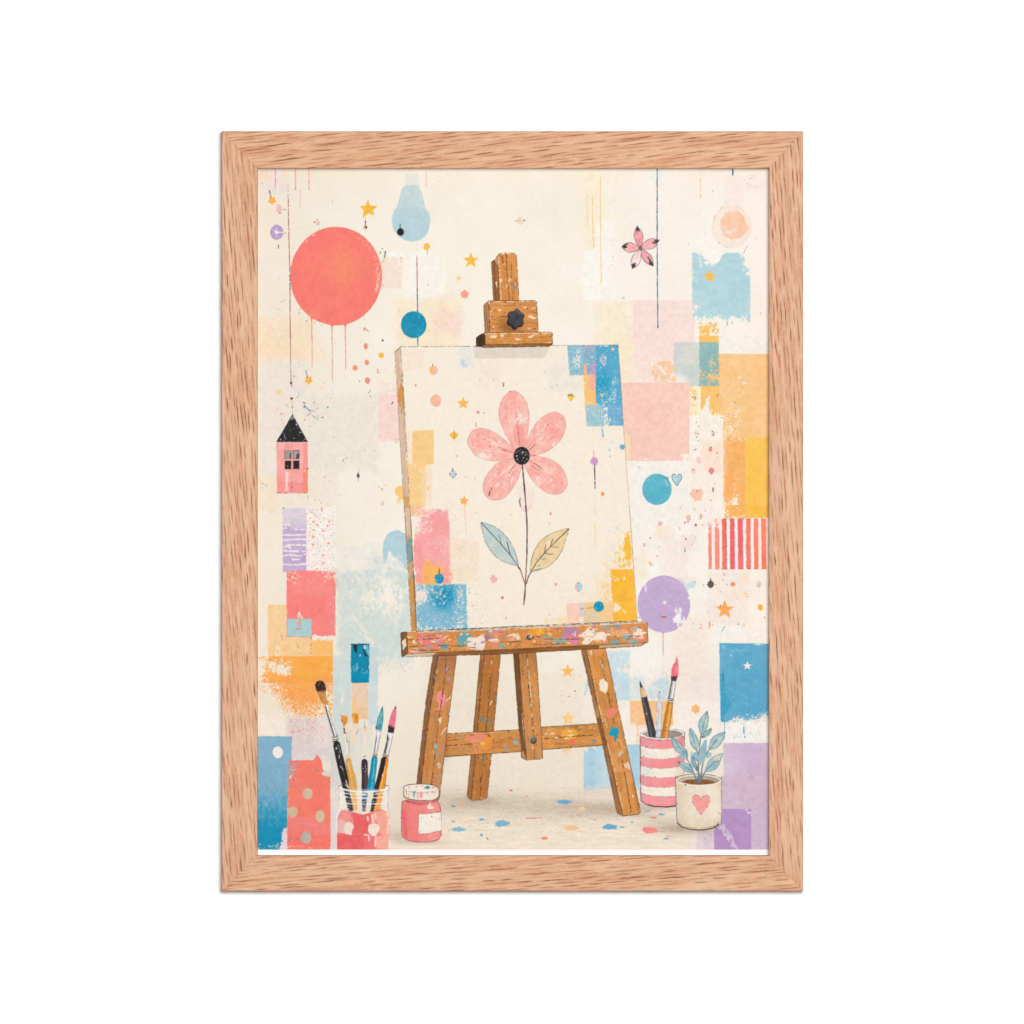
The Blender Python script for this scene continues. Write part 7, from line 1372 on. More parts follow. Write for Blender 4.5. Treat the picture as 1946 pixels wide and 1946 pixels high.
# worn flat brush, ochre and white
fill(p('BL', 948, 437, 985, 452, 1020, 455, 1032, 470, 1030, 540, 1060, 520, 1075, 440, 1090, 428, 1150, 430, 1150, 545, 1150, 600, 1125, 660, 1080, 700, 1040, 700, 1000, 640, 965, 540), (238, 222, 200), wob=0.4)
fill(p('BL', 948, 437, 985, 455, 1020, 455, 1030, 480, 1022, 530, 1000, 560, 990, 590, 975, 560, 960, 500), (226, 140, 36), wob=0.4, c2=(232, 154, 60), cs=6); fill(p('BL', 1075, 440, 1090, 428, 1150, 430, 1150, 540, 1120, 545, 1110, 530, 1090, 545), (222, 138, 32), wob=0.4, c2=(230, 150, 50), cs=6); line('BL', [1095, 450, 1098, 520], 1.6, (250, 206, 130), 0.8); fill(p('BL', 955, 490, 968, 500, 966, 530, 958, 520), (50, 46, 46)); line('BL', [985, 600, 990, 640, 1005, 665], 2.4, (60, 52, 48), 0.9, gap=0.1); line('BL', [1145, 610, 1125, 660], 2, (230, 150, 70), 0.8, gap=0.3)
fill(p('BL', 985, 650, 1060, 690, 1045, 760, 1048, 860, 1055, 965, 1012, 968, 1008, 880, 995, 740), (226, 212, 194), wob=0.3); line('BL', [1000, 680, 1015, 800, 1030, 960], 2, (252, 246, 236), 0.9); line('BL', [1010, 700, 1022, 760], 1.4, (120, 90, 70), 0.8, gap=0.2); line('BL', [1042, 740, 1045, 930], 1.2, (180, 150, 120), 0.7, gap=0.2); fill(p('BL', 1010, 900, 1055, 895, 1056, 965, 1012, 970), (236, 206, 160), a=0.9)
handle('BL', [1010, 962, 1060, 955, 1085, 1060, 1115, 1150, 1130, 1240, 1128, 1320, 1052, 1320, 1040, 1200, 1020, 1080], (226, 166, 84), (160, 112, 60)); line('BL', [1030, 990, 1070, 1150, 1085, 1290], 2.6, (244, 200, 130), 0.8, gap=0.15); line('BL', [1012, 980, 1045, 1190], 1.6, (190, 126, 50), 0.7)
# pale wall behind, worn ochre smears
fill(p('BL', 1180, 490, 1260, 500, 1245, 640, 1250, 880, 1195, 890, 1200, 700), (238, 226, 208), wob=0.8, wear=0.1, a=0.9); fill(p('BL', 1215, 570, 1240, 565, 1245, 620, 1228, 635), (240, 190, 120), a=0.8, wob=0.5); fill(smooth(p('BL', 1080, 700, 1110, 680, 1115, 760, 1095, 800, 1085, 760)), (244, 214, 170), a=0.8, wear=0.2); line('BL', [1218, 520, 1222, 600], 1.2, (150, 120, 90), 0.6, gap=0.3)
rect('BL', 1188, 885, 1256, 965, (240, 232, 220), wob=0.3); line('BL', [1200, 920, 1225, 930, 1245, 910], 1.2, (150, 140, 130), 0.8, curve=True); line('BL', [1222, 905, 1224, 915], 1.4, (130, 120, 110))
handle('BL', [1190, 968, 1250, 968, 1256, 1100, 1262, 1200, 1258, 1310, 1192, 1310, 1190, 1150], (56, 48, 50)); fill(p('BL', 1215, 1100, 1250, 1050, 1258, 1310, 1215, 1310), (110, 70, 78), a=0.7, wob=0.4); line('BL', [1228, 990, 1232, 1090], 1.2, (150, 146, 146), 0.6, gap=0.3)
for x, y in ((1232, 1035), (1225, 1090), (1205, 1060), (1240, 1060)):
    ell('BL', x, y, 4, 7, (220, 214, 210), wob=0)
# blue brush
fill(smooth(p('BL', 1425, 348, 1434, 400, 1436, 480, 1425, 570, 1405, 640, 1352, 610, 1358, 540, 1375, 470, 1400, 400)), (92, 170, 186), wob=0.2, c2=(66, 150, 172), cs=6); fill(p('BL', 1420, 356, 1430, 350, 1428, 385, 1410, 390), (40, 120, 150), a=0.8); line('BL', [1405, 440, 1380, 560], 1.6, (160, 206, 206), 0.8); line('BL', [1420, 430, 1410, 560], 1.3, (190, 210, 190), 0.6)
fill(p('BL', 1355, 605, 1412, 625, 1400, 700, 1365, 885, 1318, 880, 1335, 780, 1352, 660), (204, 200, 196), wob=0.1); line('BL', [1385, 650, 1345, 860], 2.6, (248, 246, 244), 0.95); line('BL', [1358, 700, 1332, 870], 1.8, (110, 106, 106), 0.85); line('BL', [1400, 690, 1368, 860], 1.0, (150, 146, 146), 0.8); ell('BL', 1378, 660, 14, 30, (250, 248, 244), wob=0.2); line('BL', [1352, 580, 1354, 610], 2, (60, 70, 80), 0.8)
fill(p('BL', 1318, 875, 1368, 885, 1362, 925, 1312, 920), (226, 200, 160), wob=0.1); line('BL', [1316, 890, 1366, 898], 1.3, (80, 66, 52), 0.85); line('BL', [1314, 908, 1364, 915], 1.3, (80, 66, 52), 0.7)
handle('BL', [1308, 925, 1362, 930, 1358, 1040, 1340, 1180, 1325, 1310, 1252, 1310, 1265, 1200, 1290, 1050], (26, 148, 182), (20, 96, 122)); line('BL', [1335, 950, 1325, 1100, 1300, 1290], 2.4, (90, 196, 214), 0.85, gap=0.15); line('BL', [1310, 940, 1290, 1080, 1270, 1250], 2, (16, 110, 146), 0.6)
# pink brush
fill(smooth(p('BL', 1578, 345, 1584, 400, 1580, 480, 1568, 560, 1550, 640, 1490, 640, 1492, 570, 1510, 480, 1540, 400)), (236, 110, 142), wob=0.2, c2=(240, 130, 150), cs=7); fill(p('BL', 1580, 340, 1582, 372, 1562, 372), (40, 36, 40)); fill(p('BL', 1492, 570, 1505, 552, 1512, 580, 1525, 560, 1532, 590, 1545, 570, 1550, 598, 1565, 575, 1552, 655, 1488, 645), (56, 48, 54), wob=0.3)
fill(p('BL', 1488, 645, 1550, 655, 1525, 760, 1495, 905, 1432, 900, 1470, 760), (196, 192, 190), wob=0.1); line('BL', [1530, 670, 1480, 890], 3, (248, 246, 244), 0.95); line('BL', [1492, 680, 1452, 880], 4, (66, 62, 64), 0.85, gap=0.06); fill(smooth(p('BL', 1492, 660, 1515, 655, 1528, 680, 1510, 710, 1495, 700)), (240, 238, 236)); line('BL', [1540, 690, 1500, 890], 1.0, (130, 126, 126), 0.8)
fill(p('BL', 1435, 885, 1498, 895, 1488, 940, 1425, 930), (216, 196, 170), wob=0.1); line('BL', [1432, 900, 1494, 910], 1.5, (60, 50, 44), 0.85); line('BL', [1428, 918, 1490, 928], 1.3, (60, 50, 44), 0.75)
handle('BL', [1420, 935, 1488, 940, 1470, 1100, 1440, 1310, 1335, 1310, 1365, 1160, 1400, 1010], (44, 40, 42)); fill(smooth(p('BL', 1465, 942, 1490, 940, 1474, 1090, 1442, 1310, 1385, 1310, 1410, 1170, 1450, 1040)), (238, 146, 46), wob=0.3); line('BL', [1455, 1040, 1425, 1180, 1405, 1290], 2.2, (252, 196, 110), 0.85, gap=0.25); ell('BL', 1430, 1135, 9, 14, (252, 226, 190), wob=0); line('BL', [1395, 1050, 1360, 1250], 1.3, (110, 106, 106), 0.6, gap=0.4)
# seen through the glass
rect('BL', 935, 1290, 1490, 1560, (232, 224, 212), a=0.45, wob=0.2)
fill(p('BL', 985, 1310, 1050, 1300, 1100, 1540, 1030, 1555), (62, 60, 66), wob=0.9, wear=0.16, wsc=(4, 1.6), edge=0.1); fill(p('BL', 1060, 1300, 1128, 1300, 1142, 1545, 1092, 1545), (238, 184, 112), wob=0.8, wear=0.14, wsc=(4, 1.8), edge=0.1); fill(p('BL', 1192, 1310, 1262, 1310, 1245, 1440, 1195, 1440), (60, 130, 170), wob=1, wear=0.12, wsc=(3, 2)); fill(p('BL', 1190, 1420, 1240, 1420, 1232, 1540, 1196, 1550), (58, 60, 84), wob=1, wear=0.22, wsc=(3, 2))
fill(p('BL', 1325, 1310, 1390, 1310, 1345, 1550, 1285, 1550), (56, 54, 58), wob=1, wear=0.25, wsc=(4, 2)); fill(p('BL', 1385, 1310, 1440, 1310, 1395, 1560, 1320, 1560), (246, 160, 66), wob=0.8, wear=0.12, wsc=(4, 2)); ell('BL', 1220, 1350, 30, 18, (236, 170, 160), a=0.6)
for y, a in ((1345, 0.8), (1385, 0.75), (1455, 0.8), (1425, 0.45), (1490, 0.3)):
    line('BL', [945, y - 12, 1080, y + 6, 1220, y + 10, 1380, y + 4, 1485, y - 14], 2.6 if a > 0.5 else 1.6, (250, 246, 240), a, gap=0.12, curve=True)
# the paint in the jar
jb = p('BL', 905, 1680, 920, 1600, 955, 1540, 1000, 1530, 1060, 1545, 1130, 1560, 1200, 1585, 1270, 1565, 1330, 1540, 1400, 1520, 1470, 1550, 1495, 1610, 1498, 2000, 900, 2000)
fill(jb, (244, 142, 132), wob=0.6, c2=(240, 120, 118), cs=14)
fill(p('BL', 1080, 1560, 1200, 1590, 1280, 1570, 1290, 1640, 1260, 1720, 1290, 1830, 1340, 1900, 1330, 2000, 900, 2000, 900, 1800, 1080, 1790, 1100, 1700), (232, 98, 102), wob=0.8, c2=(236, 108, 108), cs=10)
fill(smooth(p('BL', 1300, 1600, 1380, 1540, 1480, 1560, 1495, 1650, 1490, 1800, 1390, 1800, 1370, 1690)), (249, 178, 156), wob=0.8, c2=(250, 166, 144), cs=10, wear=0.08)
fill(p('BL', 910, 1640, 960, 1615, 1000, 1660, 1000, 1800, 905, 1790), (234, 196, 190), wob=0.8, a=0.85, wear=0.1); fill(p('BL', 1345, 1830, 1498, 1810, 1498, 2000, 1345, 2000), (248, 176, 162), wob=0.6, a=0.9, wear=0.05); fill(p('BL', 1230, 1810, 1360, 1880, 1360, 2000, 1200, 2000), (240, 128, 122), wob=1, a=0.7); rect('BL', 900, 1795, 1270, 1812, (238, 128, 122), a=0.6, wob=0.6)
fill(p('BL', 955, 1545, 1010, 1530, 1060, 1550, 1070, 1640, 990, 1660, 930, 1640), (246, 158, 148), wob=1, a=0.8, wear=0.15); ell('BL', 1073, 1590, 9, 18, (150, 130, 170), a=0.85)
fill(smooth(p('BL', 988, 1720, 1005, 1675, 1040, 1665, 1075, 1680, 1098, 1720, 1080, 1760, 1070, 1815, 1040, 1812, 1005, 1800, 992, 1760), 4), (244, 222, 208), wob=0.3); fill(smooth(p('BL', 1260, 1740, 1275, 1700, 1310, 1690, 1345, 1685, 1385, 1715, 1388, 1755, 1365, 1800, 1330, 1830, 1295, 1815, 1270, 1790), 4), (246, 226, 212), wob=0.3)
line('BL', [1215, 1815, 1265, 1822, 1270, 1880], 2.6, (248, 228, 216), 0.9, curve=True); line('BL', [1345, 1820, 1345, 1940], 3, (248, 228, 216), 0.9, gap=0.05); line('BL', [1305, 1590, 1320, 1680], 4, (248, 224, 212), 0.85, gap=0.2); fill(smooth(p('BL', 1245, 1610, 1262, 1595, 1270, 1640, 1255, 1660)), (246, 220, 210), a=0.9); line('BL', [1340, 1580, 1350, 1620], 2.4, (248, 228, 216), 0.8)
spatter('BL', 920, 1560, 1480, 1980, 40, [(252, 200, 186), (226, 90, 96)], 1.2, 5, 0.6)
# glass outline
fill(p('BL', 1440, 1330, 1490, 1320, 1488, 1540, 1440, 1520), (244, 238, 230), a=0.55, wob=0.3); fill(p('BL', 938, 1320, 985, 1330, 1010, 1500, 945, 1540), (246, 240, 232), a=0.5, wob=0.3)
line('BL', [935, 1270, 1000, 1300, 1120, 1320, 1230, 1322, 1350, 1316, 1450, 1298, 1500, 1272], 3.2, (250, 247, 242), 0.95, curve=True, gap=0.03); line('BL', [930, 1275, 925, 1262, 960, 1250, 985, 1248], 1.2, (110, 100, 92), 0.8, gap=0.15, curve=True); line('BL', [1440, 1248, 1485, 1255, 1504, 1270, 1500, 1290], 1.4, (90, 82, 76), 0.85, gap=0.1, curve=True); line('BL', [1500, 1290, 1488, 1340, 1484, 1500], 1.2, (140, 130, 120), 0.7, gap=0.2)
line('BL', [938, 1300, 945, 1400, 942, 1510], 2.2, (250, 246, 240), 0.9, gap=0.1); line('BL', [930, 1295, 938, 1420], 1.0, (150, 140, 130), 0.6, gap=0.3); line('BL', [942, 1510, 915, 1560, 902, 1640, 900, 1980], 2.2, (250, 242, 236), 0.9, gap=0.08, curve=True); line('BL', [1478, 1400, 1470, 1520, 1492, 1590, 1500, 1680, 1502, 1980], 2.2, (250, 242, 236), 0.9, gap=0.08, curve=True); line('BL', [1484, 1500, 1503, 1600, 1506, 1900], 1.1, (170, 150, 140), 0.7, gap=0.2, curve=True); line('BL', [1465, 1570, 1480, 1650, 1478, 1800], 2, (252, 236, 228), 0.7, gap=0.2)

# ---------------------------------------------------------------- small paint jar
jp = [(763.2, 1535), (770, 1521), (826, 1521), (833, 1527), (837.2, 1540), (838.2, 1580), (838, 1588), (832, 1597), (818, 1600.5), (800, 1601.5), (780, 1599), (766, 1592), (762.6, 1580)]
jp = smooth(jp, 3)
fill(jp, (240, 128, 128), wob=0.2, c2=(246, 150, 144), cs=16, mixf=lambda X, Y: 0.25 + 0.9 * np.exp(-((X - 822) / 14) ** 2) - 0.8 * np.exp(-((X - 768) / 7) ** 2) + 0.3 * (fbm(X / 8, Y / 8, 3) - 0.5)); fill(smooth([(764, 1545), (768, 1540), (772, 1560), (774, 1590), (768, 1591)]), (224, 98, 104), a=0.6, wob=0.6, soft=4)
line(None, None, 3.0, (170, 80, 80), 0.55, pts=[(772, 1524), (800, 1529), (830, 1523)], curve=True)
outline(jp, 1.4, (96, 66, 62), 0.85, gap=0.12); fill(p('BM', 0, 1500, 20, 1470, 40, 1460, 50, 1485, 85, 1495, 70, 1515, 40, 1520, 15, 1515), (252, 226, 214), wob=0.5); line('BM', [38, 1440, 40, 1470], 2, (252, 226, 214), 0.9); spatter('BL', 1680, 1440, 1930, 1860, 40, [(250, 176, 168), (224, 90, 94)], 1.2, 6, 0.6); line('BL', [1790, 1500, 1830, 1530, 1860, 1520], 2, (250, 160, 154), 0.6, gap=0.3)
fill(p('BL', 1838, 1585, 1850, 1575, 1932, 1575, 2095, 1550, 2098, 1765, 1940, 1800, 1850, 1808, 1836, 1795), (247, 236, 222), wob=0.2); outline(p('BL', 1838, 1585, 1850, 1575, 1932, 1575, 2095, 1550, 2098, 1765, 1940, 1800, 1850, 1808, 1836, 1795), 1.1, (130, 90, 84), 0.75, gap=0.25); line('BM', [20, 1568, 60, 1560, 150, 1545], 1.6, (200, 100, 100), 0.6, gap=0.2)
for x, y, r in ((54, 1605, 8), (82, 1785, 6), (128, 1555, 6), (-60, 1620, 5), (-80, 1780, 5), (145, 1630, 6)):
    ell('BM', x, y, r * 0.8, r * 1.5, (90, 80, 80), wob=0, n=9, a=0.85)
spatter('BM', 0, 1600, 150, 1770, 14, [(220, 200, 186), (236, 190, 180)], 1.5, 5, 0.7)
for i, (x, y) in enumerate(((40, 1815), (80, 1850), (20, 1840), (120, 1800))):
    ell('BM', x, y, 8, 11, (252, 210, 200), wob=0.2, n=9, a=0.8)
lid = smooth([(767, 1503), (766.6, 1497), (775, 1492.4), (792, 1490.6), (808, 1490.6), (824, 1493), (833, 1498.5), (834, 1504), (833.6, 1514), (828, 1519.5), (814, 1522), (796, 1522), (780, 1519.5), (769, 1515.5), (767, 1511)], 3)
fill(lid, (246, 230, 212), wob=0.15); fill(smooth([(770, 1499), (785, 1494), (805, 1492.8), (824, 1495.5), (831, 1500.5), (818, 1504.5), (798, 1506), (780, 1504)], 4), (248, 234, 218), wob=0.1)
fl = smooth([(767.5, 1500), (782, 1506), (800, 1507.6), (818, 1506), (833, 1500.5)], 5, False); line(None, None, 1.1, (150, 120, 100), 0.7, gap=0.3, pts=fl)
for t, v, c in (('BL', [1890, 1280, 1932, 1255, 1970, 1265, 1960, 1290, 1920, 1290], (110, 160, 176)), ('BM', [0, 1270, 30, 1262, 35, 1280, 0, 1290], (60, 120, 150)), ('BM', [45, 1268, 90, 1258, 105, 1275, 60, 1285], (246, 160, 140)), ('BL', [1790, 1265, 1830, 1258, 1815, 1280], (236, 150, 130)), ('BL', [1840, 1252, 1900, 1250, 1880, 1262], (240, 160, 140)), ('BL', [1715, 1275, 1745, 1268, 1740, 1285], (170, 130, 150)), ('BL', [1770, 1315, 1810, 1310, 1800, 1345, 1785, 1400, 1772, 1360], (120, 170, 186)),
                ('BL', [1720, 1320, 1728, 1390, 1712, 1400], (240, 160, 100)), ('BL', [1845, 1330, 1890, 1320, 1880, 1400, 1855, 1390], (240, 150, 150)), ('BL', [1822, 1330, 1835, 1330, 1835, 1410, 1824, 1405], (240, 140, 120)), ('BM', [50, 1330, 75, 1320, 65, 1340], (110, 150, 160)), ('BM', [85, 1325, 95, 1315, 92, 1350], (230, 120, 80)), ('BL', [1690, 1310, 1700, 1310, 1700, 1370], (90, 90, 90)), ('BM', [0, 1325, 15, 1325, 10, 1350], (240, 150, 120))):
    fill(p(t, *v), c, wob=0.5, a=0.9)
spatter('BL', 1690, 1310, 2070, 1400, 40, [(120, 100, 90), (246, 170, 140), (130, 170, 180), (250, 200, 170)], 1.5, 6, 0.8, stretch=0.8)
line(None, None, 1.5, (76, 62, 56), 0.9, gap=0.08, pts=lid + [lid[0]]); line(None, None, 1.3, (120, 80, 74), 0.7, gap=0.2, pts=[(772, 1523), (798, 1525.5), (830, 1522.5)]); line('BM', [122, 1385, 118, 1420], 1.4, (70, 50, 46), 0.8)

# ---------------------------------------------------------------- striped pot with pencil and brushes
fill(smooth(p('BR', 480, 660, 560, 628, 640, 610, 800, 610, 900, 622, 970, 665, 975, 690, 940, 720, 800, 728, 600, 715, 500, 690)), (250, 240, 226), wob=0.2)
ipt = smooth(p('BR', 497, 660, 560, 636, 700, 620, 850, 625, 920, 640, 952, 670, 920, 695, 800, 712, 640, 708, 540, 690), 4); fill(ipt, (168, 162, 156), wob=0.1, c2=(146, 140, 134), mixf=lambda X, Y: sstep(1250, 1300, X)); spatter('BR', 840, 630, 940, 690, 14, [(214, 150, 146), (130, 110, 106)], 2, 7, 0.7)
fill(p('BR', 462, 80, 468, 58, 495, 122, 470, 132), (62, 62, 66), wob=0); fill(p('BR', 470, 132, 494, 120, 535, 205, 545, 236, 480, 254, 472, 200), (240, 196, 142), wob=0.1, c2=(226, 170, 110), mixf=lambda X, Y: sstep(1224, 1218, X)); line('BR', [494, 130, 530, 220], 1.4, (250, 220, 180), 0.8)
fill(p('BR', 480, 254, 545, 236, 570, 340, 610, 500, 645, 650, 642, 706, 572, 700, 540, 560, 500, 370), (74, 72, 74), wob=0.1, c2=(62, 60, 62), cs=6); line('BR', [500, 260, 560, 500, 598, 690], 2.6, (112, 110, 112), 0.85, gap=0.06); line('BR', [525, 252, 590, 480, 630, 690], 1.1, (52, 50, 52), 0.8); ell('BR', 540, 432, 10, 8, (226, 140, 120)); line('BR', [480, 254, 545, 236], 1.4, (50, 46, 44)); ell('BR', 575, 300, 5, 8, (200, 196, 192), wob=0)
outline(p('BR', 462, 60, 495, 122, 545, 236, 645, 650, 642, 706, 572, 700, 480, 254, 470, 132), 1.1, (50, 46, 46), 0.8, gap=0.12); line('BR', [470, 135, 495, 122], 1.1, (70, 60, 50))
line('BR', [690, 180, 672, 270], 1.4, (190, 186, 182), 0.9); ell('BR', 690, 184, 6, 8, (120, 90, 90), wob=0); fill(p('BR', 668, 270, 690, 225, 705, 280, 700, 330, 662, 330), (200, 214, 216), wob=0.4)
fill(p('BR', 655, 340, 665, 300, 705, 300, 714, 340, 702, 700, 650, 708, 652, 500), (190, 210, 216), wob=0.3, c2=(214, 222, 222), cs=8); ell('BR', 672, 400, 20, 24, (244, 176, 164), rag=0.1); ell('BR', 680, 490, 13, 12, (244, 190, 170), a=0.8); ell('BR', 672, 530, 14, 12, (236, 200, 180), a=0.8); line('BR', [700, 310, 690, 690], 2, (228, 234, 234), 0.8); outline(p('BR', 655, 340, 665, 300, 690, 230, 705, 300, 714, 340, 702, 700, 650, 708), 1.0, (120, 130, 136), 0.7, gap=0.25)
# brush with the red tip
fill(smooth(p('LR', 886, 1715, 900, 1760, 906, 1830, 905, 1900, 890, 1960, 830, 1955, 822, 1880, 835, 1820, 865, 1770)), (240, 112, 122), wob=0.2, c2=(246, 140, 146), cs=6); line('LR', [886, 1700, 884, 1740], 1.0, (230, 110, 120)); line('LR', [860, 1800, 840, 1920], 1.4, (220, 84, 98), 0.7)
fill(p('BR', 816, 0, 838, 10, 850, -5, 870, 8, 892, -2, 880, 62, 820, 55), (76, 62, 66), wob=0.4); fill(p('BR', 818, 56, 880, 62, 862, 150, 850, 255, 785, 248, 800, 150), (206, 198, 192), wob=0.1); line('BR', [862, 70, 830, 245], 2.6, (248, 246, 242), 0.95); line('BR', [828, 66, 796, 245], 3, (98, 90, 88), 0.85, gap=0.05); line('BR', [876, 80, 848, 248], 1.2, (120, 112, 110), 0.8)
fill(p('BR', 782, 250, 852, 260, 845, 305, 776, 298), (214, 206, 198), wob=0.1)
for y in (255, 275, 296):
    line('BR', [780, y, 848, y + 10], 1.4, (70, 60, 56), 0.85)
fill(p('BR', 778, 300, 840, 308, 830, 420, 800, 600, 785, 715, 705, 712, 715, 620, 745, 460), (222, 148, 56), wob=0.1, c2=(208, 130, 44), cs=6); line('BR', [815, 320, 790, 520, 765, 705], 2.8, (248, 192, 110), 0.85, gap=0.08); line('BR', [785, 320, 745, 540, 722, 700], 1.8, (176, 104, 36), 0.7); outline(p('BR', 778, 300, 840, 308, 830, 420, 800, 600, 785, 715, 705, 712, 715, 620, 745, 460), 1.0, (96, 66, 40), 0.75, gap=0.12); ell('BR', 768, 560, 6, 10, (252, 226, 180), wob=0)
# pot body
body = p('BR', 468, 680, 540, 705, 640, 722, 740, 726, 860, 718, 940, 700, 976, 680, 976, 1420, 930, 1465, 860, 1485, 780, 1495, 640, 1490, 540, 1470, 478, 1425)
fill(body, (248, 236, 218), wob=0.15)
def band(y0, y1):
    dip = 34
    return smooth(p('BR', 470, y0, 560, y0 + dip * 0.65, 700, y0 + dip, 850, y0 + dip * 0.7, 976, y0 - 4), 4, False) + smooth(p('BR', 976, y1 - 4, 850, y1 + dip * 0.7, 700, y1 + dip, 560, y1 + dip * 0.65, 470, y1), 4, False)
for y0, y1 in ((688, 800), (914, 1022), (1130, 1240), (1332, 1430)):
    if y1 == 1430:
        q = smooth(p('BR', 470, 1332, 560, 1358, 700, 1378, 850, 1372, 976, 1352), 4, False) + smooth(p('BR', 976, 1420, 930, 1465, 860, 1485, 780, 1495, 640, 1490, 540, 1470, 478, 1425), 4, False)
    else:
        q = band(y0, y1)
    fill(q, (248, 158, 160), wob=0.35, c2=(246, 148, 152), cs=20, edge=0.04, wear=0.01)
    for s in (0, -1):
        h = q[:len(q) // 2] if s == 0 else q[len(q) // 2:]
        if not (y1 == 1430 and s == -1):
            line(None, None, 1.1, (150, 110, 110), 0.65, gap=0.45, pts=h)
for cx, cy, rx, ry, c in ((530, 760, 40, 30, (196, 176, 186)), (600, 790, 50, 20, (214, 184, 190)), (550, 970, 30, 34, (206, 176, 186)), (520, 1210, 40, 26, (206, 180, 188)), (560, 1100, 60, 40, (214, 216, 216)), (740, 1420, 50, 30, (216, 180, 184)), (500, 1400, 36, 30, (206, 184, 190)), (600, 1320, 50, 20, (226, 222, 216)), (520, 870, 50, 30, (228, 222, 214))):
    ell('BR', cx, cy, rx, ry, c, rag=0.3, a=0.6, wear=0.35, wob=1.0, wsc=(3, 3))
wash('BR', 465, 700, 510, 1440, (150, 130, 130), 0.10, 5); wash('BR', 860, 720, 976, 1460, (150, 120, 110), 0.12, 8)
line('BR', [466, 680, 470, 900, 472, 1300, 478, 1425, 540, 1470, 640, 1490, 780, 1496, 870, 1483], 1.5, (84, 66, 62), 0.88, gap=0.08); line('BR', [976, 640, 974, 840], 1.2, (110, 90, 84), 0.8, gap=0.15); line('BR', [560, 1475, 640, 1492, 780, 1497, 868, 1484], 2.2, (66, 52, 50), 0.8); line('BR', [466, 680, 490, 640, 560, 620], 1.2, (120, 100, 92), 0.75, gap=0.2, curve=True); line('BR', [850, 608, 940, 625, 978, 665], 1.2, (120, 100, 92), 0.75, gap=0.2, curve=True)
line(None, None, 2.8, (251, 244, 232), 0.95, pts=smooth(p('BR', 478, 668, 540, 695, 640, 714, 760, 718, 880, 706, 960, 676), 5, False)); line(None, None, 1.1, (120, 80, 76), 0.75, gap=0.3, pts=smooth(p('BR', 470, 684, 540, 712, 640, 730, 760, 734, 880, 722, 968, 690), 5, False)); outline(ipt, 1.1, (96, 84, 80), 0.8, gap=0.15); fill(p('BR', 660, 728, 710, 734, 690, 740), (60, 50, 50))
for x, y in ((475, 890), (475, 995), (475, 1285), (510, 910), (510, 1128), (835, 720), (545, 805), (590, 1055), (930, 770), (640, 1150)):
    ell('BR', x, y, 7, 5, (96, 70, 70), wob=0, n=8, a=0.8)
spatter('BR', 490, 740, 950, 1470, 60, [(250, 222, 212), (240, 170, 170), (220, 200, 190)], 1.2, 5, 0.6)
# ---------------------------------------------------------------- pale pot with a heart and a plant
pot = smooth(p('BR', 872, 1190, 880, 1165, 930, 1140, 1030, 1124, 1130, 1118, 1240, 1126, 1340, 1145, 1388, 1175, 1396, 1200, 1394, 1640, 1370, 1690, 1310, 1730, 1230, 1752, 1140, 1756, 1040, 1748, 950, 1725, 905, 1690, 888, 1640), 4)
fill(pot, (239, 224, 203), wob=0.15, c2=(226, 206, 180), mixf=lambda X, Y: np.clip(0.75 * np.exp(-((X - 1292) / 12) ** 2) + 0.5 * sstep(1540, 1575, Y) + 0.35 * (fbm(X / 10, Y / 14, 7, 3) - 0.3), 0, 1), tone=0.02)
fill(p('BR', 1180, 1250, 1330, 1235, 1370, 1290, 1372, 1560, 1330, 1640, 1240, 1640), (246, 233, 212), a=0.55, wob=0.5, soft=10)
fill(p('BR', 890, 1230, 980, 1240, 940, 1280, 900, 1270), (236, 200, 150), a=0.5, wob=1, wear=0.3); fill(p('BR', 1340, 1240, 1385, 1215, 1370, 1290), (244, 206, 140), a=0.6, wob=1, wear=0.3); fill(p('BR', 1300, 1640, 1380, 1600, 1360, 1690, 1300, 1720), (226, 200, 160), a=0.5, wob=1, wear=0.3); spatter('BR', 900, 1260, 1380, 1720, 90, [(214, 190, 156), (222, 186, 140), (190, 170, 150)], 1.2, 5, 0.55)
fill(smooth(p('BR', 905, 1195, 950, 1165, 1040, 1148, 1130, 1142, 1240, 1150, 1330, 1168, 1370, 1192, 1330, 1220, 1240, 1235, 1130, 1240, 1040, 1235, 950, 1218), 4), (196, 184, 168), wob=0.1, c2=(170, 158, 144), mixf=lambda X, Y: sstep(1310, 1370, X))
fill(smooth(p('BR', 945, 1212, 990, 1190, 1060, 1182, 1130, 1178, 1210, 1182, 1280, 1196, 1318, 1216, 1240, 1234, 1130, 1240, 1040, 1236), 4), (150, 98, 50), wob=0.5, c2=(120, 76, 38), cs=5); spatter('BR', 970, 1190, 1300, 1232, 46, [(196, 140, 80), (90, 58, 34), (220, 170, 100)], 3, 8, 0.8)
line(None, None, 2.2, (248, 236, 214), 0.9, pts=smooth(p('BR', 880, 1188, 930, 1222, 1030, 1244, 1130, 1250, 1240, 1244, 1340, 1226, 1390, 1190), 5, False)); line(None, None, 1.0, (130, 104, 84), 0.75, gap=0.25, pts=smooth(p('BR', 905, 1195, 950, 1218, 1040, 1235, 1130, 1240, 1240, 1235, 1330, 1220, 1370, 1192), 5, False)); line('BR', [905, 1195, 950, 1165, 1040, 1148, 1130, 1142, 1240, 1150, 1330, 1168, 1370, 1192], 1.0, (120, 104, 90), 0.7, gap=0.25, curve=True)
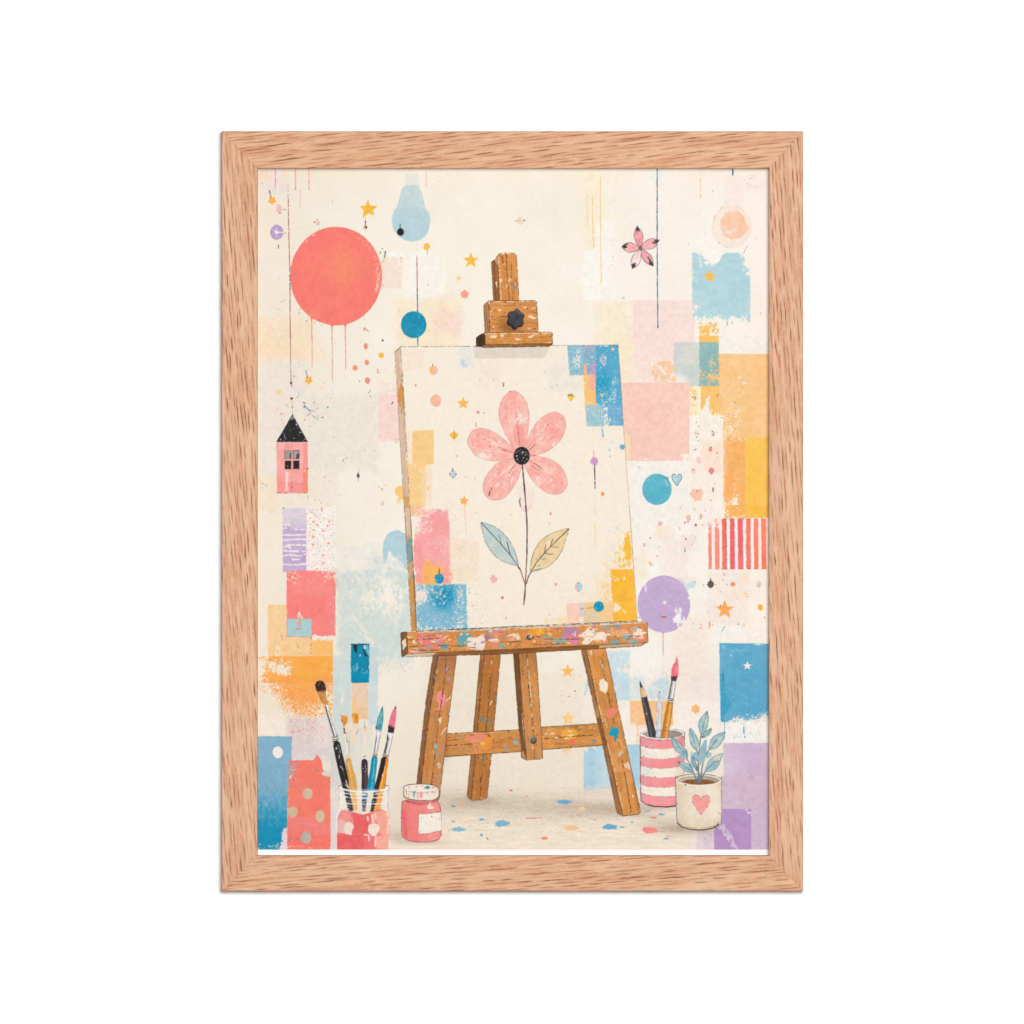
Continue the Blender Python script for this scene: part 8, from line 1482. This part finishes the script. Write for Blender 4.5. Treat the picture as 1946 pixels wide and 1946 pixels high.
outline(pot, 1.4, (92, 74, 62), 0.85, gap=0.1); line('BR', [905, 1690, 950, 1725, 1040, 1748, 1140, 1757, 1230, 1752, 1310, 1730, 1360, 1695], 2.4, (84, 64, 50), 0.85, curve=True, gap=0.05); line('BR', [910, 1672, 960, 1710, 1060, 1732, 1140, 1736, 1240, 1730, 1330, 1700, 1372, 1660], 1.2, (176, 146, 110), 0.8, gap=0.2, curve=True); line('BR', [966, 1050, 968, 1120], 1.0, (120, 100, 92), 0.7); line('BR', [975, 1240, 1010, 1245], 1.6, (90, 60, 44), 0.7, gap=0.3)
for x, y in ((886, 1575), (900, 1675), (880, 1330), (890, 1460), (985, 1242), (1390, 1310), (1378, 1570)):
    ell('BR', x, y, 5, 7, (96, 74, 60), wob=0, n=8, a=0.8)
ht = smooth(p('BR', 1163, 1418, 1150, 1385, 1120, 1360, 1085, 1362, 1063, 1395, 1068, 1440, 1095, 1495, 1130, 1545, 1165, 1582, 1205, 1535, 1240, 1480, 1262, 1425, 1256, 1385, 1232, 1360, 1200, 1362, 1175, 1390), 4)
fill(ht, (250, 160, 155), wob=0.15, c2=(250, 170, 164), cs=10, tone=0.03); outline(ht, 1.1, (170, 104, 96), 0.8, gap=0.3); spatter('BR', 1080, 1380, 1240, 1540, 14, [(253, 206, 196)], 1.5, 5, 0.8)
for x, y in ((1163, 1416), (1060, 1440), (1118, 1530), (1165, 1578), (1256, 1380), (1240, 1490), (1105, 1365)):
    ell('BR', x, y, 5, 5, (110, 70, 66), wob=0, n=8)
# plant
for v in ([1140, 1215, 1130, 1000, 1140, 850, 1160, 700, 1195, 560], [1150, 1210, 1180, 1020, 1220, 900, 1265, 830], [1120, 1200, 1050, 1040, 990, 930, 940, 860], [1155, 1200, 1200, 1110, 1260, 1030, 1300, 970], [1125, 1205, 1130, 1100, 1100, 1000, 1075, 930], [1130, 900, 1110, 840, 1095, 800], [1170, 700, 1200, 670, 1240, 640], [1150, 1010, 1175, 930]):
    line('BR', v, 1.8, (86, 104, 112), 0.95, curve=True)
line('BR', [1140, 1215, 1130, 1000], 3.0, (110, 130, 138), 0.95); line('BR', [1155, 1210, 1172, 1090], 2.4, (120, 140, 146), 0.9); line('BR', [1110, 1205, 1085, 1120], 2.2, (120, 140, 146), 0.9)
def leaf(pts, mid, c=(150, 187, 196), c2=(182, 206, 207), edge=True):
    q = smooth(p('BR', *pts), 4)
    fill(q, c, wob=0.15, c2=c2, cs=7)
    if edge:
        outline(q, 1.2, (84, 112, 122), 1.0, gap=0.1)
        line('BR', mid, 1.2, (84, 104, 112), 0.85, curve=True, gap=0.1)
leaf([1200, 735, 1230, 735, 1228, 830, 1215, 930, 1195, 985, 1150, 992, 1140, 930, 1150, 840, 1180, 770], [1150, 990, 1190, 850, 1215, 745], (142, 182, 194), (160, 196, 202), False)
leaf([1045, 880, 1065, 872, 1075, 960, 1082, 1040, 1060, 1060, 1045, 1000], [1055, 900, 1065, 1040], (142, 182, 194), (170, 204, 212), False); leaf([1070, 890, 1110, 870, 1130, 900, 1128, 970, 1090, 960], [1070, 890, 1128, 960], (166, 202, 212), (142, 182, 194), False)
leaf([1065, 920, 1085, 950, 1110, 1020, 1118, 1085, 1095, 1060, 1070, 1000], [1066, 925, 1090, 1000, 1116, 1080]); leaf([1240, 880, 1270, 870, 1282, 900, 1262, 930, 1228, 935, 1222, 905], [1225, 930, 1275, 880], (142, 182, 194), (160, 198, 208), False)
leaf([1232, 408, 1246, 470, 1242, 540, 1222, 610, 1170, 672, 1138, 600, 1136, 540, 1160, 480, 1200, 435], [1232, 410, 1195, 540, 1170, 670]); leaf([1280, 598, 1275, 640, 1245, 680, 1180, 705, 1200, 650, 1240, 615], [1280, 600, 1225, 660, 1182, 704]); leaf([1035, 602, 1080, 640, 1120, 710, 1134, 780, 1100, 838, 1055, 790, 1032, 720], [1036, 605, 1075, 720, 1100, 835])
leaf([1435, 642, 1425, 700, 1390, 770, 1330, 825, 1262, 838, 1258, 790, 1290, 710, 1350, 665], [1434, 644, 1350, 720, 1262, 836]); leaf([825, 695, 880, 735, 930, 775, 968, 840, 972, 880, 940, 885, 880, 860, 845, 800], [826, 697, 890, 780, 968, 878]); leaf([990, 840, 1005, 870, 1008, 920, 995, 950, 970, 880], [992, 845, 1000, 940], (142, 182, 194), (160, 198, 208)); leaf([905, 918, 950, 885, 990, 905, 1000, 945, 950, 945], [906, 918, 995, 942], (142, 182, 194), (160, 196, 202), False)
leaf([902, 985, 960, 990, 1020, 1010, 1055, 1060, 1068, 1100, 1010, 1098, 950, 1060, 920, 1020], [903, 986, 990, 1040, 1065, 1098]); leaf([1412, 890, 1390, 950, 1350, 1040, 1290, 1085, 1215, 1090, 1220, 1040, 1270, 950, 1340, 905], [1410, 892, 1310, 980, 1218, 1088])
fill(smooth(p('BR', 1330, 915, 1395, 895, 1370, 960, 1320, 970, 1290, 985)), (236, 224, 190), a=0.75, wob=0.6, wear=0.2); fill(smooth(p('BR', 1205, 520, 1232, 500, 1225, 570, 1205, 590)), (230, 222, 190), a=0.6, wob=0.6, wear=0.2); fill(smooth(p('BR', 1360, 700, 1400, 680, 1380, 730, 1340, 750)), (222, 220, 196), a=0.5, wear=0.2); line('BR', [1300, 990, 1365, 970], 1.1, (100, 120, 126), 0.8, gap=0.2); line('BR', [1270, 1030, 1330, 1020], 1.1, (100, 120, 126), 0.7, gap=0.2); ell('BR', 910, 988, 8, 7, (60, 66, 72), wob=0); ell('BR', 1360, 972, 5, 6, (110, 90, 70), wob=0); ell('BR', 1236, 410, 5, 7, (80, 90, 96), wob=0); ell('BR', 1210, 1130, 10, 14, (160, 196, 206), a=0.8)
# ---------------------------------------------------------------- tooth of the paint over everything
def tooth():
    sl, X, Y = window(AX0 - 5, AY0 - 5, AX1 + 5, AY1 + 5)
    n = (fbm(X / 1.7, Y / 1.7, 61, 2) - 0.5) * 0.030 + (fbm(X / 1.6, Y / 16, 63, 2) - 0.5) * 0.012 + (fbm(X / 5, Y / 5, 65, 3) - 0.5) * 0.014
    PAPER[sl] = np.clip(PAPER[sl] * (1 + n)[..., None], 0, 1)
tooth()

# ------------------------------------------------------------------ build the picture
def build_print(parent):
    """the paper sheet: a fine grid of points, each carrying its pigment"""
    y = -(DEPTH - LIP) + 0.0004
    xs = (AX0 + np.arange(GW) * SX - IMG / 2) * PX - root.location.x
    zs = (IMG / 2 - (AY0 + np.arange(GH) * SY)) * PX - root.location.z
    X, Z = np.meshgrid(xs, zs)
    co = np.stack([X, np.full_like(X, y), Z], -1).reshape(-1, 3).astype(np.float32)
    idx = np.arange(GW * GH, dtype=np.int32).reshape(GH, GW)
    q = np.stack([idx[1:, :-1], idx[1:, 1:], idx[:-1, 1:], idx[:-1, :-1]], -1).reshape(-1)
    nf = q.size // 4
    me = bpy.data.meshes.new("art_print")
    me.vertices.add(GW * GH)
    me.vertices.foreach_set("co", co.reshape(-1))
    me.loops.add(q.size)
    me.loops.foreach_set("vertex_index", q)
    me.polygons.add(nf)
    me.polygons.foreach_set("loop_start", np.arange(nf, dtype=np.int32) * 4)
    me.update(calc_edges=True)
    at = me.color_attributes.new("pigment", 'FLOAT_COLOR', 'POINT')
    lin = np.ones((GW * GH, 4), np.float32)
    lin[:, :3] = (s2l(np.clip(PAPER, 0, 1) * 255.0) / LIGHT_K).reshape(-1, 3)
    at.data.foreach_set("color", lin.reshape(-1))
    me.materials.append(art_material())
    o = bpy.data.objects.new("art_print", me)
    col.objects.link(o)
    o.parent = parent
    return o

build_print(root)
# the white board the print is mounted on: it shows as a strip under the print
def board():
    e = RAB * 0.8
    x0, x1 = wx(SX0) - e - root.location.x, wx(SX1) + e - root.location.x
    z0, z1 = wz(SY1) - e - root.location.z, wz(SY0) + e - root.location.z
    y0, y1 = -(DEPTH - LIP) + 0.0008, -0.0003
    vs = [(x, y, z) for y in (y0, y1) for z in (z0, z1) for x in (x0, x1)]
    fs = [(0, 1, 3, 2), (4, 6, 7, 5), (0, 4, 5, 1), (2, 3, 7, 6), (0, 2, 6, 4), (1, 5, 7, 3)]
    o = add_mesh("mount_board", vs, fs, board_material(), root)
    o["label"] = "plain white strip of board under the print"
board()

def oak_board(nu, nv, seed, tilt, light, mid, orange, dark, dens=1.0):
    """the grain of one frame member on a board nu by nv photograph pixels, two samples to the pixel"""
    r_ = np.random.RandomState(seed)
    U, V = np.meshgrid(np.arange(int(nu * 2)) / 2.0, np.arange(int(nv * 2)) / 2.0)
    U = U.astype(np.float32); V = V.astype(np.float32)
    T = V - U * tilt + (fbm(U / 220, V / 90, seed, 2) - 0.5) * 8
    k = np.broadcast_to(rgb(mid), U.shape + (3,)).copy()
    def mix(c, a):
        nonlocal k
        k += (rgb(c) - k) * np.clip(a, 0, 1)[..., None]
    mix(light, 0.95 * uni(fbm(U / 70, T / 7, seed + 1, 3), 3))
    mix(light, 0.5 * uni(fbm(U / 22, T / 1.6, seed + 2, 3), 3))
    zone = sstep(0.48, 0.80, uni(fbm(U / 90, T / 4.5, seed + 3, 2), 2))
    spk = sstep(0.25, 0.85, uni(fbm(U / 3.2, V / 1.5, seed + 4, 3, 0.7), 3))
    mix(orange, 0.62 * zone * (0.35 + 0.65 * spk))
    mix(orange, 0.26 * sstep(0.62, 0.95, uni(fbm(U / 16, T / 1.4, seed + 5, 2), 2)))
    mix((240, 202, 164), 0.5 * sstep(0.76, 1.0, uni(fbm(U / 40, T / 2.2, seed + 6, 2), 2)))
    # open pores: staggered dashes along tracks that cross the member at a slight angle
    t = -nu * tilt - 30
    while t < nv + 30:
        u = -r_.rand() * 60
        strong = 0.55 + 0.6 * r_.rand()
        while u < nu:
            L = 30 + 62 * r_.rand() ** 1.3
            if r_.rand() < 0.84 * dens:
                th = 0.60 + 0.46 * r_.rand()
                a = min(1.0, strong * (0.55 + 0.75 * r_.rand()))
                v = t + u * tilt + (r_.rand() - 0.5) * 2.4
                sl_ = tilt * (0.85 + 0.5 * r_.rand())
                i0, i1 = max(0, int(u * 2)), min(U.shape[1], int((u + L) * 2))
                j0, j1 = max(0, int((v - 5) * 2)), min(U.shape[0], int((v + L * sl_ + 6) * 2))
                if i1 > i0 + 2 and j1 > j0:
                    uu, vv = U[j0:j1, i0:i1], V[j0:j1, i0:i1]
                    s = (uu - u) / L
                    yc = v + (uu - u) * sl_ + (vn(uu / 16, vv * 0 + t, seed + 7) - 0.5) * 1.5
                    w = th * np.clip(1 - np.abs(2 * s - 1) ** 2.4, 0, 1) * (0.85 + 0.3 * vn(uu / 8, vv * 0 + t, seed + 8))
                    d = np.abs(vv - yc)
                    halo = np.exp(-(d / (w * 1.6 + 0.6)) ** 2) * 0.32 * a
                    core = np.clip((w - d) / 0.9 + 0.5, 0, 1) * a * np.clip(w, 0, 1)
                    q = k[j0:j1, i0:i1]
                    q = q + (rgb(orange) - q) * halo[..., None]
                    k[j0:j1, i0:i1] = q + (rgb(dark) - q) * core[..., None]
            u += L * 0.92 + 2 + 22 * r_.rand() ** 1.5
        t += 5.4 + 3.0 * r_.rand()
    return np.clip(k, 0, 1)

OAK = oak_material()
def member(name, length, width, m0, m1, loc, rot, board):
    """a mitred frame member: local x along it, local y from its outer edge (0) inwards, local z out of the wall.
    m0, m1: face widths of the members it meets at either end; board: its grain"""
    r1, r2 = 0.0008, 0.0006
    nf_ = int(width / PX)
    prof = [(0.0, 0.0), (0.0, DEPTH * 0.5)] + arc(r1, DEPTH - r1, r1, 180, 90, 4)
    prof += [(r1 + (width - r1 - r2) * i / nf_, DEPTH) for i in range(1, nf_)]
    prof += arc(width - r2, DEPTH - r2, r2, 90, 0, 4) + [(width, DEPTH - LIP), (width - RAB, DEPTH - LIP), (width - RAB, 0.0)]
    n = len(prof)
    pv, pd = np.array(prof).T
    N = int(length / PX)
    t = np.linspace(0, 1, N)[:, None]
    x0, x1 = -(length / 2 - pv * m0 / width), length / 2 - pv * m1 / width
    X = x0 + (x1 - x0) * t
    co = np.stack([X, np.broadcast_to(pv, X.shape), np.broadcast_to(pd, X.shape)], -1)
    idx = np.arange(N * n).reshape(N, n)
    nx = np.roll(idx, -1, 1)
    q = np.stack([idx[:-1], idx[1:], nx[1:], nx[:-1]], -1).reshape(-1, 4)
    me = bpy.data.meshes.new(name)
    me.from_pydata(co.reshape(-1, 3).tolist(), [], q.tolist() + [idx[0].tolist(), idx[-1][::-1].tolist()])
    me.update()
    bi = np.clip(((X + length / 2) / PX * 2).astype(int), 0, board.shape[1] - 1)
    arclen = pv + np.where(pv < width / 2, -1, 1) * np.clip(DEPTH - pd, 0, 0.004)
    bj = np.clip(((np.broadcast_to(arclen, X.shape) + 0.005) / PX * 2).astype(int), 0, board.shape[0] - 1)
    lin = np.ones((N * n, 4), np.float32)
    lin[:, :3] = (s2l(board[bj, bi] * 255.0) / LIGHT_K).reshape(-1, 3)
    me.color_attributes.new("grain", 'FLOAT_COLOR', 'POINT').data.foreach_set("color", lin.reshape(-1))
    me.materials.append(OAK)
    o = bpy.data.objects.new(name, me)
    col.objects.link(o)
    o.parent = root
    o.location = loc
    o.rotation_euler = rot
    return o

def frame():
    nw, nh, nv = OW / PX + 2, OH / PX + 2, 71 + 34
    PI = math.pi
    for name, L, w, m0, m1, loc, ang, sd, tilt, light, mid in (
            ("frame_rail", OW, WT, WR, WL, (0, 0, OH / 2), PI, 510, 0.105, (236, 189, 149), (224, 170, 129)),
            ("frame_rail", OW, WB, WL, WR, (0, 0, -OH / 2), 0, 540, 0.075, (236, 191, 153), (225, 173, 135)),
            ("frame_stile", OH, WL, WT, WB, (-OW / 2, 0, 0), PI / 2, 570, 0.082, (237, 192, 157), (225, 172, 136)),
            ("frame_stile", OH, WR, WB, WT, (OW / 2, 0, 0), -PI / 2, 600, 0.066, (236, 191, 156), (224, 172, 137))):
        b = oak_board(L / PX + 2, nv, sd, tilt, light, mid, (208, 138, 96), (140, 82, 58))
        member(name, L - 2 * GAP, w, m0, m1, loc, member_rot(ang), b)
frame()
